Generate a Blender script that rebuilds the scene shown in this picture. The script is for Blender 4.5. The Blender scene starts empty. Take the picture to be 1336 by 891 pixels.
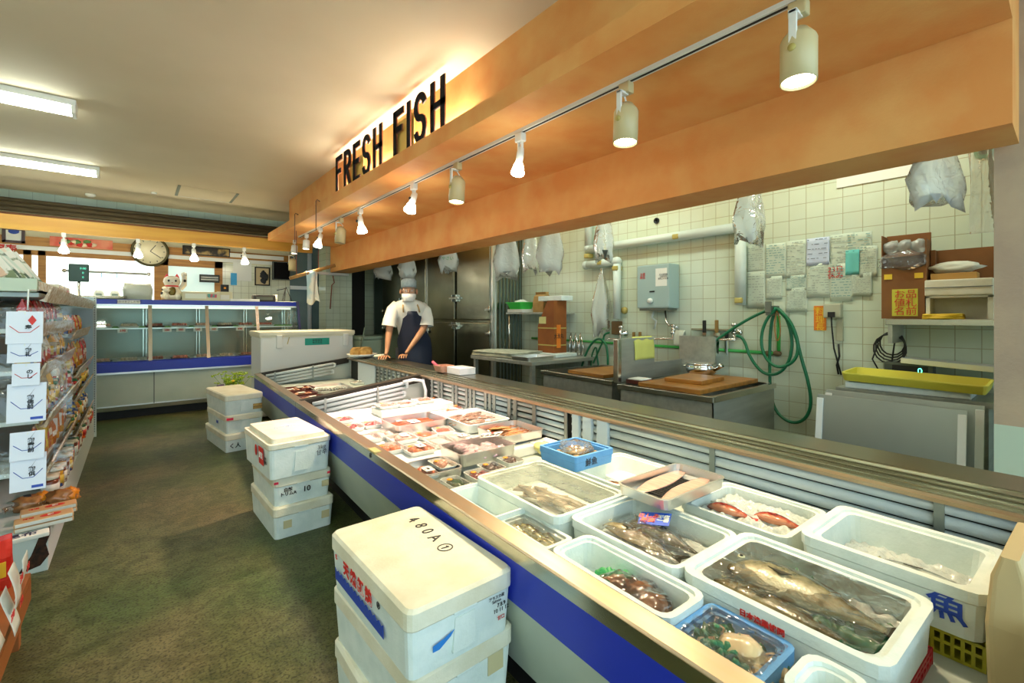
import bpy, bmesh, math, random
from mathutils import Vector as V, Matrix, Euler, noise as mnoise

SC = bpy.context.scene
COL = SC.collection
PI = math.pi
R = math.radians
random.seed(7)

# ------------------------------------------------------------------ camera
H = 1.15                       # eye height
F = 600.0                      # focal length in pixels of the 1336 px wide frame
YAW = math.atan(491 / 600)     # the shop's long axis lies this far left of the view axis
cam_data = bpy.data.cameras.new('camera')
cam_data.sensor_width = 36
cam_data.lens = F / 1336 * 36
cam_data.shift_y = -(445.5 - 411) / 1336
cam_data.clip_start = 0.02
cam = bpy.data.objects.new('camera', cam_data)
COL.objects.link(cam)
cam.location = (0, 0, H)
cam.rotation_euler = (R(90), 0, -YAW)
SC.camera = cam
SC.view_settings.view_transform = 'Standard'
SC.view_settings.look = 'None'
SC.view_settings.gamma = 1
SC.view_settings.exposure = 0.95
SC.view_settings.use_curve_mapping = False
SC.cycles.max_bounces = 8
SC.cycles.transparent_max_bounces = 16
SC.cycles.sample_clamp_indirect = 4
SC.cycles.caustics_reflective = False
SC.cycles.caustics_refractive = False

# daylight that comes in through the open shop front behind the camera
W = bpy.data.worlds.new('daylight'); SC.world = W; W.use_nodes = True
bgn = W.node_tree.nodes['Background']
bgn.inputs[0].default_value = (0.66, 0.90, 1.0, 1)
bgn.inputs[1].default_value = 1.7

FLUO = (0.93, 1.0, 0.86)
WARM = (1.0, 0.80, 0.50)
PINK = (1.0, 0.66, 0.58)

def light(kind, name, loc, energy, color, parent=None, aim=None, **kw):
    d = bpy.data.lights.new(name, kind)
    d.energy = energy; d.color = color
    for k, v in kw.items(): setattr(d, k, v)
    o = bpy.data.objects.new(name, d); COL.objects.link(o)
    o.location = loc
    if aim is not None:
        o.rotation_euler = (V(aim) - V(loc)).to_track_quat('-Z', 'Y').to_euler()
    if parent: o.parent = parent
    return o

# ------------------------------------------------------------------ measuring helpers
FW = V((math.sin(YAW), math.cos(YAW), 0)); RT = V((math.cos(YAW), -math.sin(YAW), 0)); UP = V((0, 0, 1))
def ray(px, py): return FW + RT * ((px - 668) / F) + UP * ((411 - py) / F)
def onX(px, py, X): r = ray(px, py); return r * (X / r.x) + V((0, 0, H))
def onY(px, py, Y): r = ray(px, py); return r * (Y / r.y) + V((0, 0, H))
def onZ(px, py, z): r = ray(px, py); return r * ((z - H) / r.z) + V((0, 0, H))
def xY(px, Y): return onY(px, 411, Y).x
def yX(px, X): return onX(px, 411, X).y
AL = YAW - math.atan(452 / 600)        # the fish counter stands turned by this little angle
CA, SA = math.cos(AL), math.sin(AL)
def fromC(c, y, z=0): return V((c * CA + y * SA, -c * SA + y * CA, z))
def toC(p): return (p.x * CA - p.y * SA, p.x * SA + p.y * CA)
def cz(px, py, z): return toC(onZ(px, py, z))
def cspan(pts, z):
    q = [cz(a, b, z) for a, b in pts]
    cs = sorted(p[0] for p in q); ys = sorted(p[1] for p in q)
    n = len(q) // 2
    return max(.802, sum(cs[:n]) / n), min(1.655, sum(cs[-n:]) / n), sum(ys[:n]) / n, sum(ys[-n:]) / n

# ------------------------------------------------------------------ materials
def lin(h):
    if isinstance(h, str):
        h = h.lstrip('#'); c = [int(h[i:i + 2], 16) / 255 for i in (0, 2, 4)]
        return tuple(((x + .055) / 1.055) ** 2.4 if x > .04045 else x / 12.92 for x in c) + (1,)
    return tuple(h) + (1,) if len(h) == 3 else tuple(h)
MATS = {}
def mat(name, col, rough=.5, metal=0, col2=None, scale=8, bump=0, bscale=None, spec=.5, trans=0, alpha=1,
        emit=None, es=0, sss=0, stretch=(1, 1, 1), coat=0, detail=4, ramp=(.35, .65)):
    if name in MATS: return MATS[name]
    m = bpy.data.materials.new(name); m.use_nodes = True; MATS[name] = m
    nt = m.node_tree; N = nt.nodes; L = nt.links; b = N['Principled BSDF']
    b.inputs['Base Color'].default_value = lin(col)
    b.inputs['Roughness'].default_value = rough
    b.inputs['Metallic'].default_value = metal
    b.inputs['Specular IOR Level'].default_value = spec
    if trans: b.inputs['Transmission Weight'].default_value = trans
    if alpha < 1: b.inputs['Alpha'].default_value = alpha
    if coat: b.inputs['Coat Weight'].default_value = coat; b.inputs['Coat Roughness'].default_value = .08
    if sss: b.inputs['Subsurface Weight'].default_value = sss; b.inputs['Subsurface Radius'].default_value = (.02, .01, .006)
    if emit: b.inputs['Emission Color'].default_value = lin(emit); b.inputs['Emission Strength'].default_value = es
    if col2 or bump:
        tc = N.new('ShaderNodeTexCoord'); mp = N.new('ShaderNodeMapping'); mp.inputs['Scale'].default_value = stretch
        L.new(tc.outputs['Object'], mp.inputs['Vector'])
    if col2:
        n = N.new('ShaderNodeTexNoise'); n.inputs['Scale'].default_value = scale; n.inputs['Detail'].default_value = detail
        cr = N.new('ShaderNodeValToRGB'); cr.color_ramp.elements[0].position = ramp[0]; cr.color_ramp.elements[1].position = ramp[1]
        cr.color_ramp.elements[0].color = lin(col); cr.color_ramp.elements[1].color = lin(col2)
        L.new(mp.outputs[0], n.inputs['Vector']); L.new(n.outputs['Fac'], cr.inputs[0]); L.new(cr.outputs[0], b.inputs['Base Color'])
    if bump:
        n2 = N.new('ShaderNodeTexNoise'); n2.inputs['Scale'].default_value = bscale or scale * 3; n2.inputs['Detail'].default_value = 3
        bp = N.new('ShaderNodeBump'); bp.inputs['Strength'].default_value = bump; bp.inputs['Distance'].default_value = .01
        L.new(mp.outputs[0], n2.inputs['Vector']); L.new(n2.outputs['Fac'], bp.inputs['Height']); L.new(bp.outputs[0], b.inputs['Normal'])
    return m

def film_mat(name, tint=(1, 1, 1), dens=.12, rough=.08, bump=.6, scale=14, white=(.9, .9, .9), gloss=.85):
    """thin clear plastic: mostly see-through, a little milky, with wrinkled glints"""
    if name in MATS: return MATS[name]
    m = bpy.data.materials.new(name); m.use_nodes = True; MATS[name] = m
    nt = m.node_tree; N = nt.nodes; L = nt.links
    N.remove(N['Principled BSDF']); out = N['Material Output']
    tr = N.new('ShaderNodeBsdfTransparent'); tr.inputs[0].default_value = (*tint, 1)
    gl = N.new('ShaderNodeBsdfGlossy'); gl.inputs['Roughness'].default_value = rough; gl.inputs[0].default_value = (1, 1, 1, 1)
    df = N.new('ShaderNodeBsdfDiffuse'); df.inputs[0].default_value = (*white, 1)
    tl = N.new('ShaderNodeBsdfTranslucent'); tl.inputs[0].default_value = (*white, 1)
    fr = N.new('ShaderNodeFresnel'); fr.inputs['IOR'].default_value = 1.5
    mul = N.new('ShaderNodeMath'); mul.operation = 'MULTIPLY_ADD'; mul.inputs[1].default_value = gloss; mul.inputs[2].default_value = .0
    m0 = N.new('ShaderNodeMixShader'); m0.inputs[0].default_value = .5
    m1 = N.new('ShaderNodeMixShader'); m1.inputs[0].default_value = dens
    m2 = N.new('ShaderNodeMixShader')
    tc = N.new('ShaderNodeTexCoord'); nz = N.new('ShaderNodeTexNoise'); nz.inputs['Scale'].default_value = scale
    nz.inputs['Detail'].default_value = 2; nz.inputs['Distortion'].default_value = 1.2
    bp = N.new('ShaderNodeBump'); bp.inputs['Strength'].default_value = bump; bp.inputs['Distance'].default_value = .02
    L.new(tc.outputs['Object'], nz.inputs['Vector']); L.new(nz.outputs['Fac'], bp.inputs['Height'])
    for s in (gl, fr, df): L.new(bp.outputs[0], s.inputs['Normal'])
    L.new(fr.outputs[0], mul.inputs[0]); L.new(mul.outputs[0], m2.inputs[0])
    L.new(df.outputs[0], m0.inputs[1]); L.new(tl.outputs[0], m0.inputs[2])
    L.new(tr.outputs[0], m1.inputs[1]); L.new(m0.outputs[0], m1.inputs[2])
    L.new(m1.outputs[0], m2.inputs[1]); L.new(gl.outputs[0], m2.inputs[2]); L.new(m2.outputs[0], out.inputs[0])
    return m

def tile_mat(name, axis, size, col, grout, var=.05, gw=.022, rough=.18, off=(0, 0)):
    if name in MATS: return MATS[name]
    m = bpy.data.materials.new(name); m.use_nodes = True; MATS[name] = m
    nt = m.node_tree; N = nt.nodes; L = nt.links; b = N['Principled BSDF']
    g = N.new('ShaderNodeNewGeometry'); sp = N.new('ShaderNodeSeparateXYZ'); cb = N.new('ShaderNodeCombineXYZ')
    L.new(g.outputs['Position'], sp.inputs[0]); L.new(sp.outputs['Y' if axis == 'X' else 'X'], cb.inputs[0]); L.new(sp.outputs['Z'], cb.inputs[1])
    mp = N.new('ShaderNodeMapping'); mp.inputs['Location'].default_value = (off[0], off[1], 0); L.new(cb.outputs[0], mp.inputs[0])
    br = N.new('ShaderNodeTexBrick'); br.offset = 0; br.squash = 1
    br.inputs['Scale'].default_value = 1 / size; br.inputs['Brick Width'].default_value = 1; br.inputs['Row Height'].default_value = 1
    br.inputs['Mortar Size'].default_value = gw; br.inputs['Mortar Smooth'].default_value = .3
    c = lin(col); c2 = tuple(x * (1 - var) for x in c[:3]) + (1,)
    br.inputs['Color1'].default_value = c; br.inputs['Color2'].default_value = c2; br.inputs['Mortar'].default_value = lin(grout)
    L.new(mp.outputs[0], br.inputs[0])
    nz = N.new('ShaderNodeTexNoise'); nz.inputs['Scale'].default_value = 1.7; nz.inputs['Detail'].default_value = 5
    L.new(g.outputs['Position'], nz.inputs['Vector'])
    cr = N.new('ShaderNodeValToRGB'); cr.color_ramp.elements[0].position = .35; cr.color_ramp.elements[1].position = .75
    cr.color_ramp.elements[0].color = (1, 1, 1, 1); cr.color_ramp.elements[1].color = (.88, .86, .74, 1)
    mx = N.new('ShaderNodeMix'); mx.data_type = 'RGBA'; mx.blend_type = 'MULTIPLY'; mx.inputs[0].default_value = 1
    L.new(nz.outputs['Fac'], cr.inputs[0]); L.new(br.outputs['Color'], mx.inputs[6]); L.new(cr.outputs[0], mx.inputs[7])
    L.new(mx.outputs[2], b.inputs['Base Color'])
    b.inputs['Roughness'].default_value = rough
    bp = N.new('ShaderNodeBump'); bp.inputs['Strength'].default_value = .5; bp.inputs['Distance'].default_value = .003; bp.invert = True
    L.new(br.outputs['Fac'], bp.inputs['Height']); L.new(bp.outputs[0], b.inputs['Normal'])
    return m

def fish_mat(name, back, belly, spot=None, rough=.25, nscale=38):
    """darker back, pale belly, over the body's own height (local y), with scale mottling"""
    if name in MATS: return MATS[name]
    m = bpy.data.materials.new(name); m.use_nodes = True; MATS[name] = m
    nt = m.node_tree; N = nt.nodes; L = nt.links; b = N['Principled BSDF']
    tc = N.new('ShaderNodeTexCoord'); sp = N.new('ShaderNodeSeparateXYZ'); L.new(tc.outputs['Generated'], sp.inputs[0])
    nz = N.new('ShaderNodeTexNoise'); nz.inputs['Scale'].default_value = nscale; nz.inputs['Detail'].default_value = 4
    L.new(tc.outputs['Object'], nz.inputs['Vector'])
    ad = N.new('ShaderNodeMath'); ad.operation = 'MULTIPLY_ADD'; ad.inputs[1].default_value = .7; L.new(nz.outputs['Fac'], ad.inputs[0]); L.new(sp.outputs['Y'], ad.inputs[2])
    cr = N.new('ShaderNodeValToRGB'); e = cr.color_ramp.elements
    e[0].position = .55; e[0].color = lin(belly); e[1].position = 1.0; e[1].color = lin(back)
    if spot: k = e.new(.8); k.color = lin(spot)
    L.new(ad.outputs[0], cr.inputs[0]); L.new(cr.outputs[0], b.inputs['Base Color'])
    b.inputs['Roughness'].default_value = rough; b.inputs['Coat Weight'].default_value = .5; b.inputs['Coat Roughness'].default_value = .1
    vo = N.new('ShaderNodeTexVoronoi'); vo.inputs['Scale'].default_value = 170; L.new(tc.outputs['Object'], vo.inputs['Vector'])
    bp = N.new('ShaderNodeBump'); bp.inputs['Strength'].default_value = .25; bp.inputs['Distance'].default_value = .002
    L.new(vo.outputs['Distance'], bp.inputs['Height']); L.new(bp.outputs[0], b.inputs['Normal'])
    return m

# ------------------------------------------------------------------ mesh building
def rrect(hx, hy, r, z, cx=0, cy=0, seg=3):
    r = min(r, hx * .98, hy * .98); out = []
    for (sx, sy, a0) in ((1, 1, 0), (-1, 1, 90), (-1, -1, 180), (1, -1, 270)):
        for i in range(seg + 1):
            a = R(a0 + 90 * i / seg)
            out.append((cx + sx * (hx - r) + r * math.cos(a), cy + sy * (hy - r) + r * math.sin(a), z))
    return out
def ell(rx, ry, z, cx=0, cy=0, n=16, ph=0):
    return [(cx + rx * math.cos(2 * PI * i / n + ph), cy + ry * math.sin(2 * PI * i / n + ph), z) for i in range(n)]

class MB:
    def __init__(s): s.bm = bmesh.new()
    def _merge(s, tmp, M=None, mi=0, smooth=False):
        if M is not None: bmesh.ops.transform(tmp, matrix=M, verts=tmp.verts)
        for f in tmp.faces: f.material_index = mi; f.smooth = smooth
        me = bpy.data.meshes.new('tmp'); tmp.to_mesh(me); tmp.free(); s.bm.from_mesh(me); bpy.data.meshes.remove(me)
        return s
    def box(s, x0, x1, y0, y1, z0, z1, bev=0, mi=0, M=None):
        t = bmesh.new(); bmesh.ops.create_cube(t, size=1)
        for v in t.verts:
            v.co = V(((x0 + x1) / 2 + v.co.x * (x1 - x0), (y0 + y1) / 2 + v.co.y * (y1 - y0), (z0 + z1) / 2 + v.co.z * (z1 - z0)))
        if bev: bmesh.ops.bevel(t, geom=t.edges[:], offset=bev, segments=2, affect='EDGES', profile=.6)
        return s._merge(t, M, mi)
    def loft(s, loops, cap0=True, cap1=True, mi=0, smooth=False, M=None):
        t = bmesh.new(); vs = [[t.verts.new(p) for p in lp] for lp in loops]; n = len(loops[0])
        for a, b in zip(vs, vs[1:]):
            for i in range(n):
                j = (i + 1) % n
                try: t.faces.new((a[i], a[j], b[j], b[i]))
                except ValueError: pass
        if cap0: t.faces.new(vs[0][::-1])
        if cap1: t.faces.new(vs[-1])
        bmesh.ops.recalc_face_normals(t, faces=t.faces)
        return s._merge(t, M, mi, smooth)
    def tube(s, pts, r, n=8, mi=0, caps=True):
        pts = [V(p) for p in pts]; rs = r if isinstance(r, (list, tuple)) else [r] * len(pts)
        loops = []; up = None
        for i, p in enumerate(pts):
            d = (pts[min(i + 1, len(pts) - 1)] - pts[max(i - 1, 0)]).normalized()
            if up is None: up = V((0, 0, 1)) if abs(d.z) < .9 else V((1, 0, 0))
            a = d.cross(up).normalized(); b = a.cross(d).normalized(); up = b
            loops.append([p + (a * math.cos(2 * PI * k / n) + b * math.sin(2 * PI * k / n)) * rs[i] for k in range(n)])
        return s.loft(loops, caps, caps, mi, True)
    def sweep(s, prof, p0, p1, mi=0):
        """extrude a closed (x,z) profile from y=p0 to y=p1"""
        return s.loft([[(x, p0, z) for x, z in prof], [(x, p1, z) for x, z in prof]], mi=mi)
    def lathe(s, prof, n=16, mi=0, M=None, smooth=True, c=(0, 0)):
        return s.loft([ell(max(r, .0004), max(r, .0004), z, c[0], c[1], n) for r, z in prof], mi=mi, smooth=smooth, M=M)
    def grid(s, fn, nu, nv, mi=0, smooth=True, thick=0):
        t = bmesh.new(); vs = [[t.verts.new(fn(i / nu, j / nv)) for j in range(nv + 1)] for i in range(nu + 1)]
        for i in range(nu):
            for j in range(nv): t.faces.new((vs[i][j], vs[i + 1][j], vs[i + 1][j + 1], vs[i][j + 1]))
        if thick:
            bmesh.ops.recalc_face_normals(t, faces=t.faces)
            bmesh.ops.solidify(t, geom=t.faces[:], thickness=thick)
        return s._merge(t, None, mi, smooth)
    def blob(s, c, r, sub=2, amp=.15, fr=6, mi=0, seed=0, M=None):
        t = bmesh.new(); bmesh.ops.create_icosphere(t, subdivisions=sub, radius=1)
        for v in t.verts:
            k = 1 + amp * mnoise.noise(v.co * fr * .3 + V((seed * 3.1, seed, 0)))
            v.co = V((v.co.x * r[0] * k, v.co.y * r[1] * k, v.co.z * r[2] * k))
        if M is not None: bmesh.ops.transform(t, matrix=M, verts=t.verts)
        bmesh.ops.translate(t, vec=V(c), verts=t.verts)
        return s._merge(t, None, mi, True)
    def poly(s, pts, thick, mi=0, M=None):
        """flat outline in xy, extruded in +z"""
        return s.loft([[(x, y, 0) for x, y in pts], [(x, y, thick) for x, y in pts]], mi=mi, M=M)
    def build(s, name, mats, parent=None, loc=None, rotz=0, rot=None):
        me = bpy.data.meshes.new(name); s.bm.to_mesh(me); s.bm.free()
        for m in (mats if isinstance(mats, (list, tuple)) else [mats]): me.materials.append(m)
        o = bpy.data.objects.new(name, me); COL.objects.link(o)
        if parent: o.parent = parent
        if loc is not None: o.location = loc
        if rot: o.rotation_euler = rot
        elif rotz: o.rotation_euler = (0, 0, rotz)
        return o

def tag(o, label, cat, group=None, kind=None):
    o['label'] = label; o['category'] = cat
    if group: o['group'] = group
    if kind: o['kind'] = kind
    return o
def struct(o): o['kind'] = 'structure'; return o
def thing(name, label, cat, loc=(0, 0, 0), rotz=0, group=None, rot=None):
    o = bpy.data.objects.new(name, None); COL.objects.link(o); o.empty_display_size = .05
    o.location = loc; o.rotation_euler = rot if rot else (0, 0, rotz)
    return tag(o, label, cat, group)
def dup(o, loc=None, rotz=None, label=None, parent=None, rot=None):
    c = o.copy(); COL.objects.link(c)
    if parent is not None: c.parent = parent
    if loc is not None: c.location = loc
    if rotz is not None: c.rotation_euler = (0, 0, rotz)
    if rot is not None: c.rotation_euler = rot
    if label: c['label'] = label
    for ch in o.children: dup(ch, parent=c)
    return c

def text(s, size, name, m, parent, M, thick=.0006, bold=0, sx=1, align='CENTER', space=1):
    """real lettering as a thin mesh; M places its xy plane"""
    c = bpy.data.curves.new('txt', 'FONT'); c.body = s; c.size = size; c.extrude = thick; c.align_x = align; c.align_y = 'CENTER'
    c.offset = bold; c.space_line = .95; c.space_character = space; c.resolution_u = 3
    o = bpy.data.objects.new('txt', c); COL.objects.link(o)
    me = bpy.data.meshes.new_from_object(o.evaluated_get(bpy.context.evaluated_depsgraph_get()))
    bpy.data.objects.remove(o); bpy.data.curves.remove(c)
    me.transform(M @ Matrix.Diagonal((sx, 1, 1, 1))); me.materials.clear(); me.materials.append(m); me.name = name
    o = bpy.data.objects.new(name, me); COL.objects.link(o)
    if parent: o.parent = parent
    return o
def face(px, nx, up=(0, 0, 1)):
    """matrix whose origin is px, z axis is nx, y axis is up"""
    n = V(nx).normalized(); u = V(up); x = u.cross(n).normalized(); y = n.cross(x)
    M = Matrix((x, y, n)).transposed().to_4x4(); M.translation = V(px); return M

# ------------------------------------------------------------------ shared materials
M_STEEL = mat('stainless_steel', (.50, .52, .46), .38, .7, col2=(.40, .41, .37), scale=3, stretch=(1, 8, 8))
M_STEEL2 = mat('bright_steel', (.66, .65, .60), .22, 1)
M_DARKST = mat('dark_steel', (.20, .20, .17), .32, 1, col2=(.30, .29, .22), scale=2.2)
M_FRIDGE = mat('fridge_steel', (.33, .32, .24), .24, 1, col2=(.24, .24, .18), scale=2, bump=.05, bscale=3)
M_TRAY = mat('tray_steel', (.74, .74, .72), .36, 1)
M_ALU = mat('aluminium_frame', (.72, .74, .72), .35, .9)
M_FOAM = mat('styrofoam', '#e2ebe6', .7, col2='#d3dfda', scale=14, bump=.12, bscale=120)
M_FOAMY = mat('styrofoam_yellowed', '#e6e3d0', .7, col2='#d8d2b8', scale=9, bump=.12, bscale=120)
M_FOAMB = mat('styrofoam_blue', '#5f9fd8', .6, col2='#5592cf', scale=9, bump=.1, bscale=120)
M_WHITE = mat('white_plastic', '#e4e6e0', .4)
M_CREAM = mat('cream_plastic', '#d9d3ae', .45)
M_BLACK = mat('black_rubber', '#141414', .6)
M_BLUE = mat('blue_panel', '#1c2fa6', .35)
M_PALE = mat('pale_panel', '#b9c3b4', .4, col2='#a5b2a5', scale=2)
M_PAPER = mat('white_paper', '#e8e8e0', .8)
M_RED = mat('red_print', '#cf2a22', .6)
M_REDGL = mat('glossy_red', '#d22517', .25)
M_INK = mat('black_ink', '#1b1c20', .6)
M_INKG = mat('grey_ink', '#55585c', .7)
M_INKB = mat('blue_ink', '#2446a8', .6)
M_YEL = mat('yellow_print', '#f0c832', .5)
M_ORG = mat('orange_sticker', '#f59a1c', .5)
M_GRN = mat('green_print', '#2c9a48', .5)
M_KRAFT = mat('cardboard', '#8a5a2c', .8, col2='#7a4d24', scale=5)
M_KRAFT2 = mat('paper_bag_brown', '#b08a50', .8, col2='#97733e', scale=9)
M_WOOD = mat('pine_wood', '#b98338', .5, col2='#a06a26', scale=3, stretch=(1, 1, 12))
M_CHOP = mat('cutting_board', '#a8702c', .35, col2='#8a5a24', scale=3, stretch=(8, 1, 1))
M_HOSE = mat('green_hose', '#0f6a44', .35)
M_PIPEG = mat('green_pipe', '#3fae4c', .4)
M_PVC = mat('pvc_pipe', '#cdd8cf', .45)
M_TAPE = mat('yellow_tape', '#b7a75c', .6)
M_CHROME = mat('chrome', (.7, .7, .68), .12, 1)
M_FILM = film_mat('clear_film')
M_WRAP = film_mat('tray_wrap', dens=.06, bump=.25, scale=25)
M_FROST = film_mat('frosted_bag', tint=(.95, .97, .95), dens=.55, rough=.2, bump=.8, scale=18, white=(.92, .95, .92))
M_GLASS = film_mat('case_glass', tint=(.93, .98, .96), dens=.02, rough=.02, bump=0)

# =================================================================== the setting
XW = 3.6; YB = 8.3; ZC = 2.69
M_CEIL = mat('ceiling_paint', '#d6cab0', .75, col2='#cdc0a4', scale=.9)
M_SOF = mat('orange_wallpaper', '#d9904a', .7, col2='#e0a862', scale=3.5, bump=.1, bscale=90, detail=8)
M_FLOOR = mat('worn_floor', (.085, .110, .040), .42, col2=(.190, .135, .065), scale=.9, bump=.22, bscale=70, detail=12, spec=.3, ramp=(.40, .68))
def floor_detail(m):
    nt = m.node_tree; N = nt.nodes; L = nt.links; b = N['Principled BSDF']; src = b.inputs['Base Color'].links[0].from_socket
    tc = N.new('ShaderNodeTexCoord')
    def layer(src, tex, p0, p1, c0, blend):
        cr = N.new('ShaderNodeValToRGB'); cr.color_ramp.elements[0].position = p0; cr.color_ramp.elements[1].position = p1
        cr.color_ramp.elements[0].color = (*c0, 1); cr.color_ramp.elements[1].color = (1, 1, 1, 1)
        mx = N.new('ShaderNodeMix'); mx.data_type = 'RGBA'; mx.blend_type = blend; mx.inputs[0].default_value = 1
        L.new(tex, cr.inputs[0]); L.new(src, mx.inputs[6]); L.new(cr.outputs[0], mx.inputs[7]); return mx.outputs[2]
    def nz(s, d, dist=0):
        n = N.new('ShaderNodeTexNoise'); n.inputs['Scale'].default_value = s; n.inputs['Detail'].default_value = d; n.inputs['Distortion'].default_value = dist
        L.new(tc.outputs['Object'], n.inputs['Vector']); return n.outputs['Fac']
    src = layer(src, nz(110, 2), .36, .50, (.30, .32, .28), 'MULTIPLY')
    src = layer(src, nz(9, 8, 1.5), .38, .60, (.55, .60, .50), 'MULTIPLY')
    src = layer(src, nz(2.3, 6, .8), .35, .62, (.62, .80, .55), 'MULTIPLY')
    L.new(src, b.inputs['Base Color'])
floor_detail(M_FLOOR)
M_TILE = tile_mat('wall_tiles', 'X', .107, '#d4e0cf', '#b0b094')
M_TILEY = tile_mat('back_wall_tiles', 'Y', .107, '#e2e8d8', '#a9aa92')
M_TILESTRIP = tile_mat('strip_tiles', 'Y', .2, '#a9bfba', '#84948f', gw=.012, off=(0, .02))
M_PLASTER = mat('pink_plaster', '#b59f84', .8, col2='#a8927c', scale=4, bump=.2, bscale=60)
M_PLASTERW = mat('pale_green_plaster', '#bccbb4', .7)
M_WALLC = mat('cream_wall', '#d9d4b4', .8)
M_GREYW = mat('grey_wall', '#7c857c', .8)
M_BEAM = mat('varnished_pine', '#d9a53e', .45, col2='#c78f30', scale=2, stretch=(.5, 6, 6))

def sbox(name, m, *a, bev=0): return struct(MB().box(*a, bev=bev).build(name, m))
sbox('floor', M_FLOOR, -3.2, 3.75, -2.2, 9.1, -.1, 0)
sbox('ceiling', M_CEIL, -3.3, 3.75, -2.2, 9.1, ZC, ZC + .1)
sbox('wall_right', M_TILE, XW, XW + .12, -1.6, 9.1, 0, ZC)
sbox('wall_left', M_WALLC, -3.3, -3.2, -2.2, 9.1, 0, ZC)
sbox('wall_far', M_GREYW, -3.2, XW, 9.0, 9.1, 0, ZC)
# column at the kitchen corner, plaster above, pale paint below
sbox('wall_column', M_PLASTER, 2.75, 3.12, -1.0, .21, .70, ZC)
sbox('wall_column_base', M_PLASTERW, 2.75, 3.12, -1.0, .21, 0, .70)

# soffit over the fish counter: ledge, recess wall and the deep lower beam
Y0 = .138
b = MB(); b.sweep([(1.45, 2.202), (1.45, 2.304), (2.41, 2.304), (2.41, 2.202)], Y0, 7.23)
struct(b.build('trim_1', M_SOF))
b = MB(); b.sweep([(1.60, 2.304), (1.60, ZC), (2.4, ZC), (2.4, 2.304)], Y0, 6.69)
struct(b.build('trim_2', M_SOF))
b = MB(); b.sweep([(2.40, 1.83), (2.40, ZC), (2.71, ZC), (2.71, 1.83)], Y0, 7.5)
struct(b.build('trim_3', M_SOF))
# wooden beam hung before the back wall
sbox('trim_4', M_BEAM, -3.1, 2.1, 7.4, 7.46, 2.10, 2.26, bev=.004)

# back wall: cream plaster with a transom, windows, tiled strip at the top
zt = lambda px, py: onY(px, py, YB).z
xb = lambda px: xY(px, YB)
X1, X2, X3, X4 = xb(62), xb(208), xb(290), xb(378)
sbox('wall_back', M_WALLC, -3.2, X4, YB, YB + .1, 1.95, ZC)
sbox('wall_back_lower', M_WALLC, -3.2, X4, YB, YB + .1, 0, 1.2)
sbox('wall_back_right', M_TILEY, X3, X4, YB, YB + .1, 1.2, 1.95)
sbox('trim_5', M_TILESTRIP, -3.2, X4, YB - .04, YB, 2.585, ZC)
sbox('trim_6', M_WOOD, -3.2, X4, YB - .05, YB, 2.02, 2.13)
sbox('trim_7', M_WHITE, -3.2, X4, YB - .035, YB, 1.965, 2.02)
M_PANE = mat('daylit_frosted_pane', '#eef4f0', .4, emit=(.86, 1.0, .97), es=1.0)
M_PANE2 = mat('dim_frosted_pane', '#cfdcd2', .3, emit=(.62, .85, .78), es=.32)
def window(name, x0, x1, z0, z1, pane, fr=.06, bars=()):
    m = MB(); m.box(x0, x1, YB - .03, YB + .05, z1 - fr, z1); m.box(x0, x1, YB - .03, YB + .05, z0, z0 + fr)
    m.box(x0, x0 + fr, YB - .03, YB + .05, z0, z1); m.box(x1 - fr, x1, YB - .03, YB + .05, z0, z1)
    for x in bars: m.box(x - .035, x + .035, YB - .03, YB + .05, z0, z1)
    o = struct(m.build(name, M_WOOD)); MB().box(x0 + fr * .5, x1 - fr * .5, YB + .03, YB + .045, z0, z1).build('pane', pane, o); return o
window('window_1', -3.2, X2, 1.2, 1.965, M_PANE, bars=(xb(12), xb(55), xb(36)))
window('window_2', X2, X3, 1.2, 1.965, M_PANE2, fr=.1)
# glazed grey partition and tiled pillar, doorway behind
M_GG = mat('grey_glass_panel', '#6f8688', .25, col2='#5d7476', scale=1.2)
o = sbox('door_1', M_GG, X4, 2.62, YB, YB + .05, 0, 2.3)
MB().box(X4 + .28, X4 + .34, YB - .03, YB, 0, 2.2).build('door_frame', M_ALU, o)
MB().box(X4, 2.62, YB - .03, YB, 1.58, 1.64).build('door_rail', M_ALU, o)
sbox('wall_above_door', M_GREYW, X4, 3.6, YB - .01, YB + .1, 2.3, ZC)
xp0, xp1 = xY(425, 7.55), xY(459, 7.55)
M_TILEP = tile_mat('pillar_tiles', 'Y', .107, '#c6d3c0', '#8f9a84')
sbox('wall_pillar', M_TILEP, xp0, xp1, 7.55, 7.9, 0, ZC)
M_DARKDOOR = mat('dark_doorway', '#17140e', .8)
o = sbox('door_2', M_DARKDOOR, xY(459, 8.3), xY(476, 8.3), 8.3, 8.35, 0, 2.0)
sbox('wall_back_kitchen', M_TILEP, xY(476, 8.3), XW, 8.3, 8.4, 0, ZC)
o = sbox('door_3', mat('green_steel_door', '#3c4a40', .4), xY(488, 8.28), xY(502, 8.28), 8.25, 8.3, 0, 2.02)

# rolled reed blinds above the beam
M_REED = mat('dark_reed', '#3a3122', .8, col2='#5f5236', scale=30, stretch=(.3, 8, 8))
m = thing('rolled_reed_blinds', 'dark brown reed blinds rolled up along the top of the back wall', 'blind', (-.7, 8.2, 2.42))
for i, (dz, r) in enumerate(((.135, .028), (.08, .034), (.025, .032))):
    MB().tube([(-2.5, -.02 * i, dz), (X4 - .0 + .7, -.02 * i, dz)], r, 10).build('blind_roll', M_REED, m)
MB().box(-2.5, X4 + .7, -.03, .02, -.045, -.02).build('wooden_batten', mat('red_brown_wood', '#7c4a26', .6), m)

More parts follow.
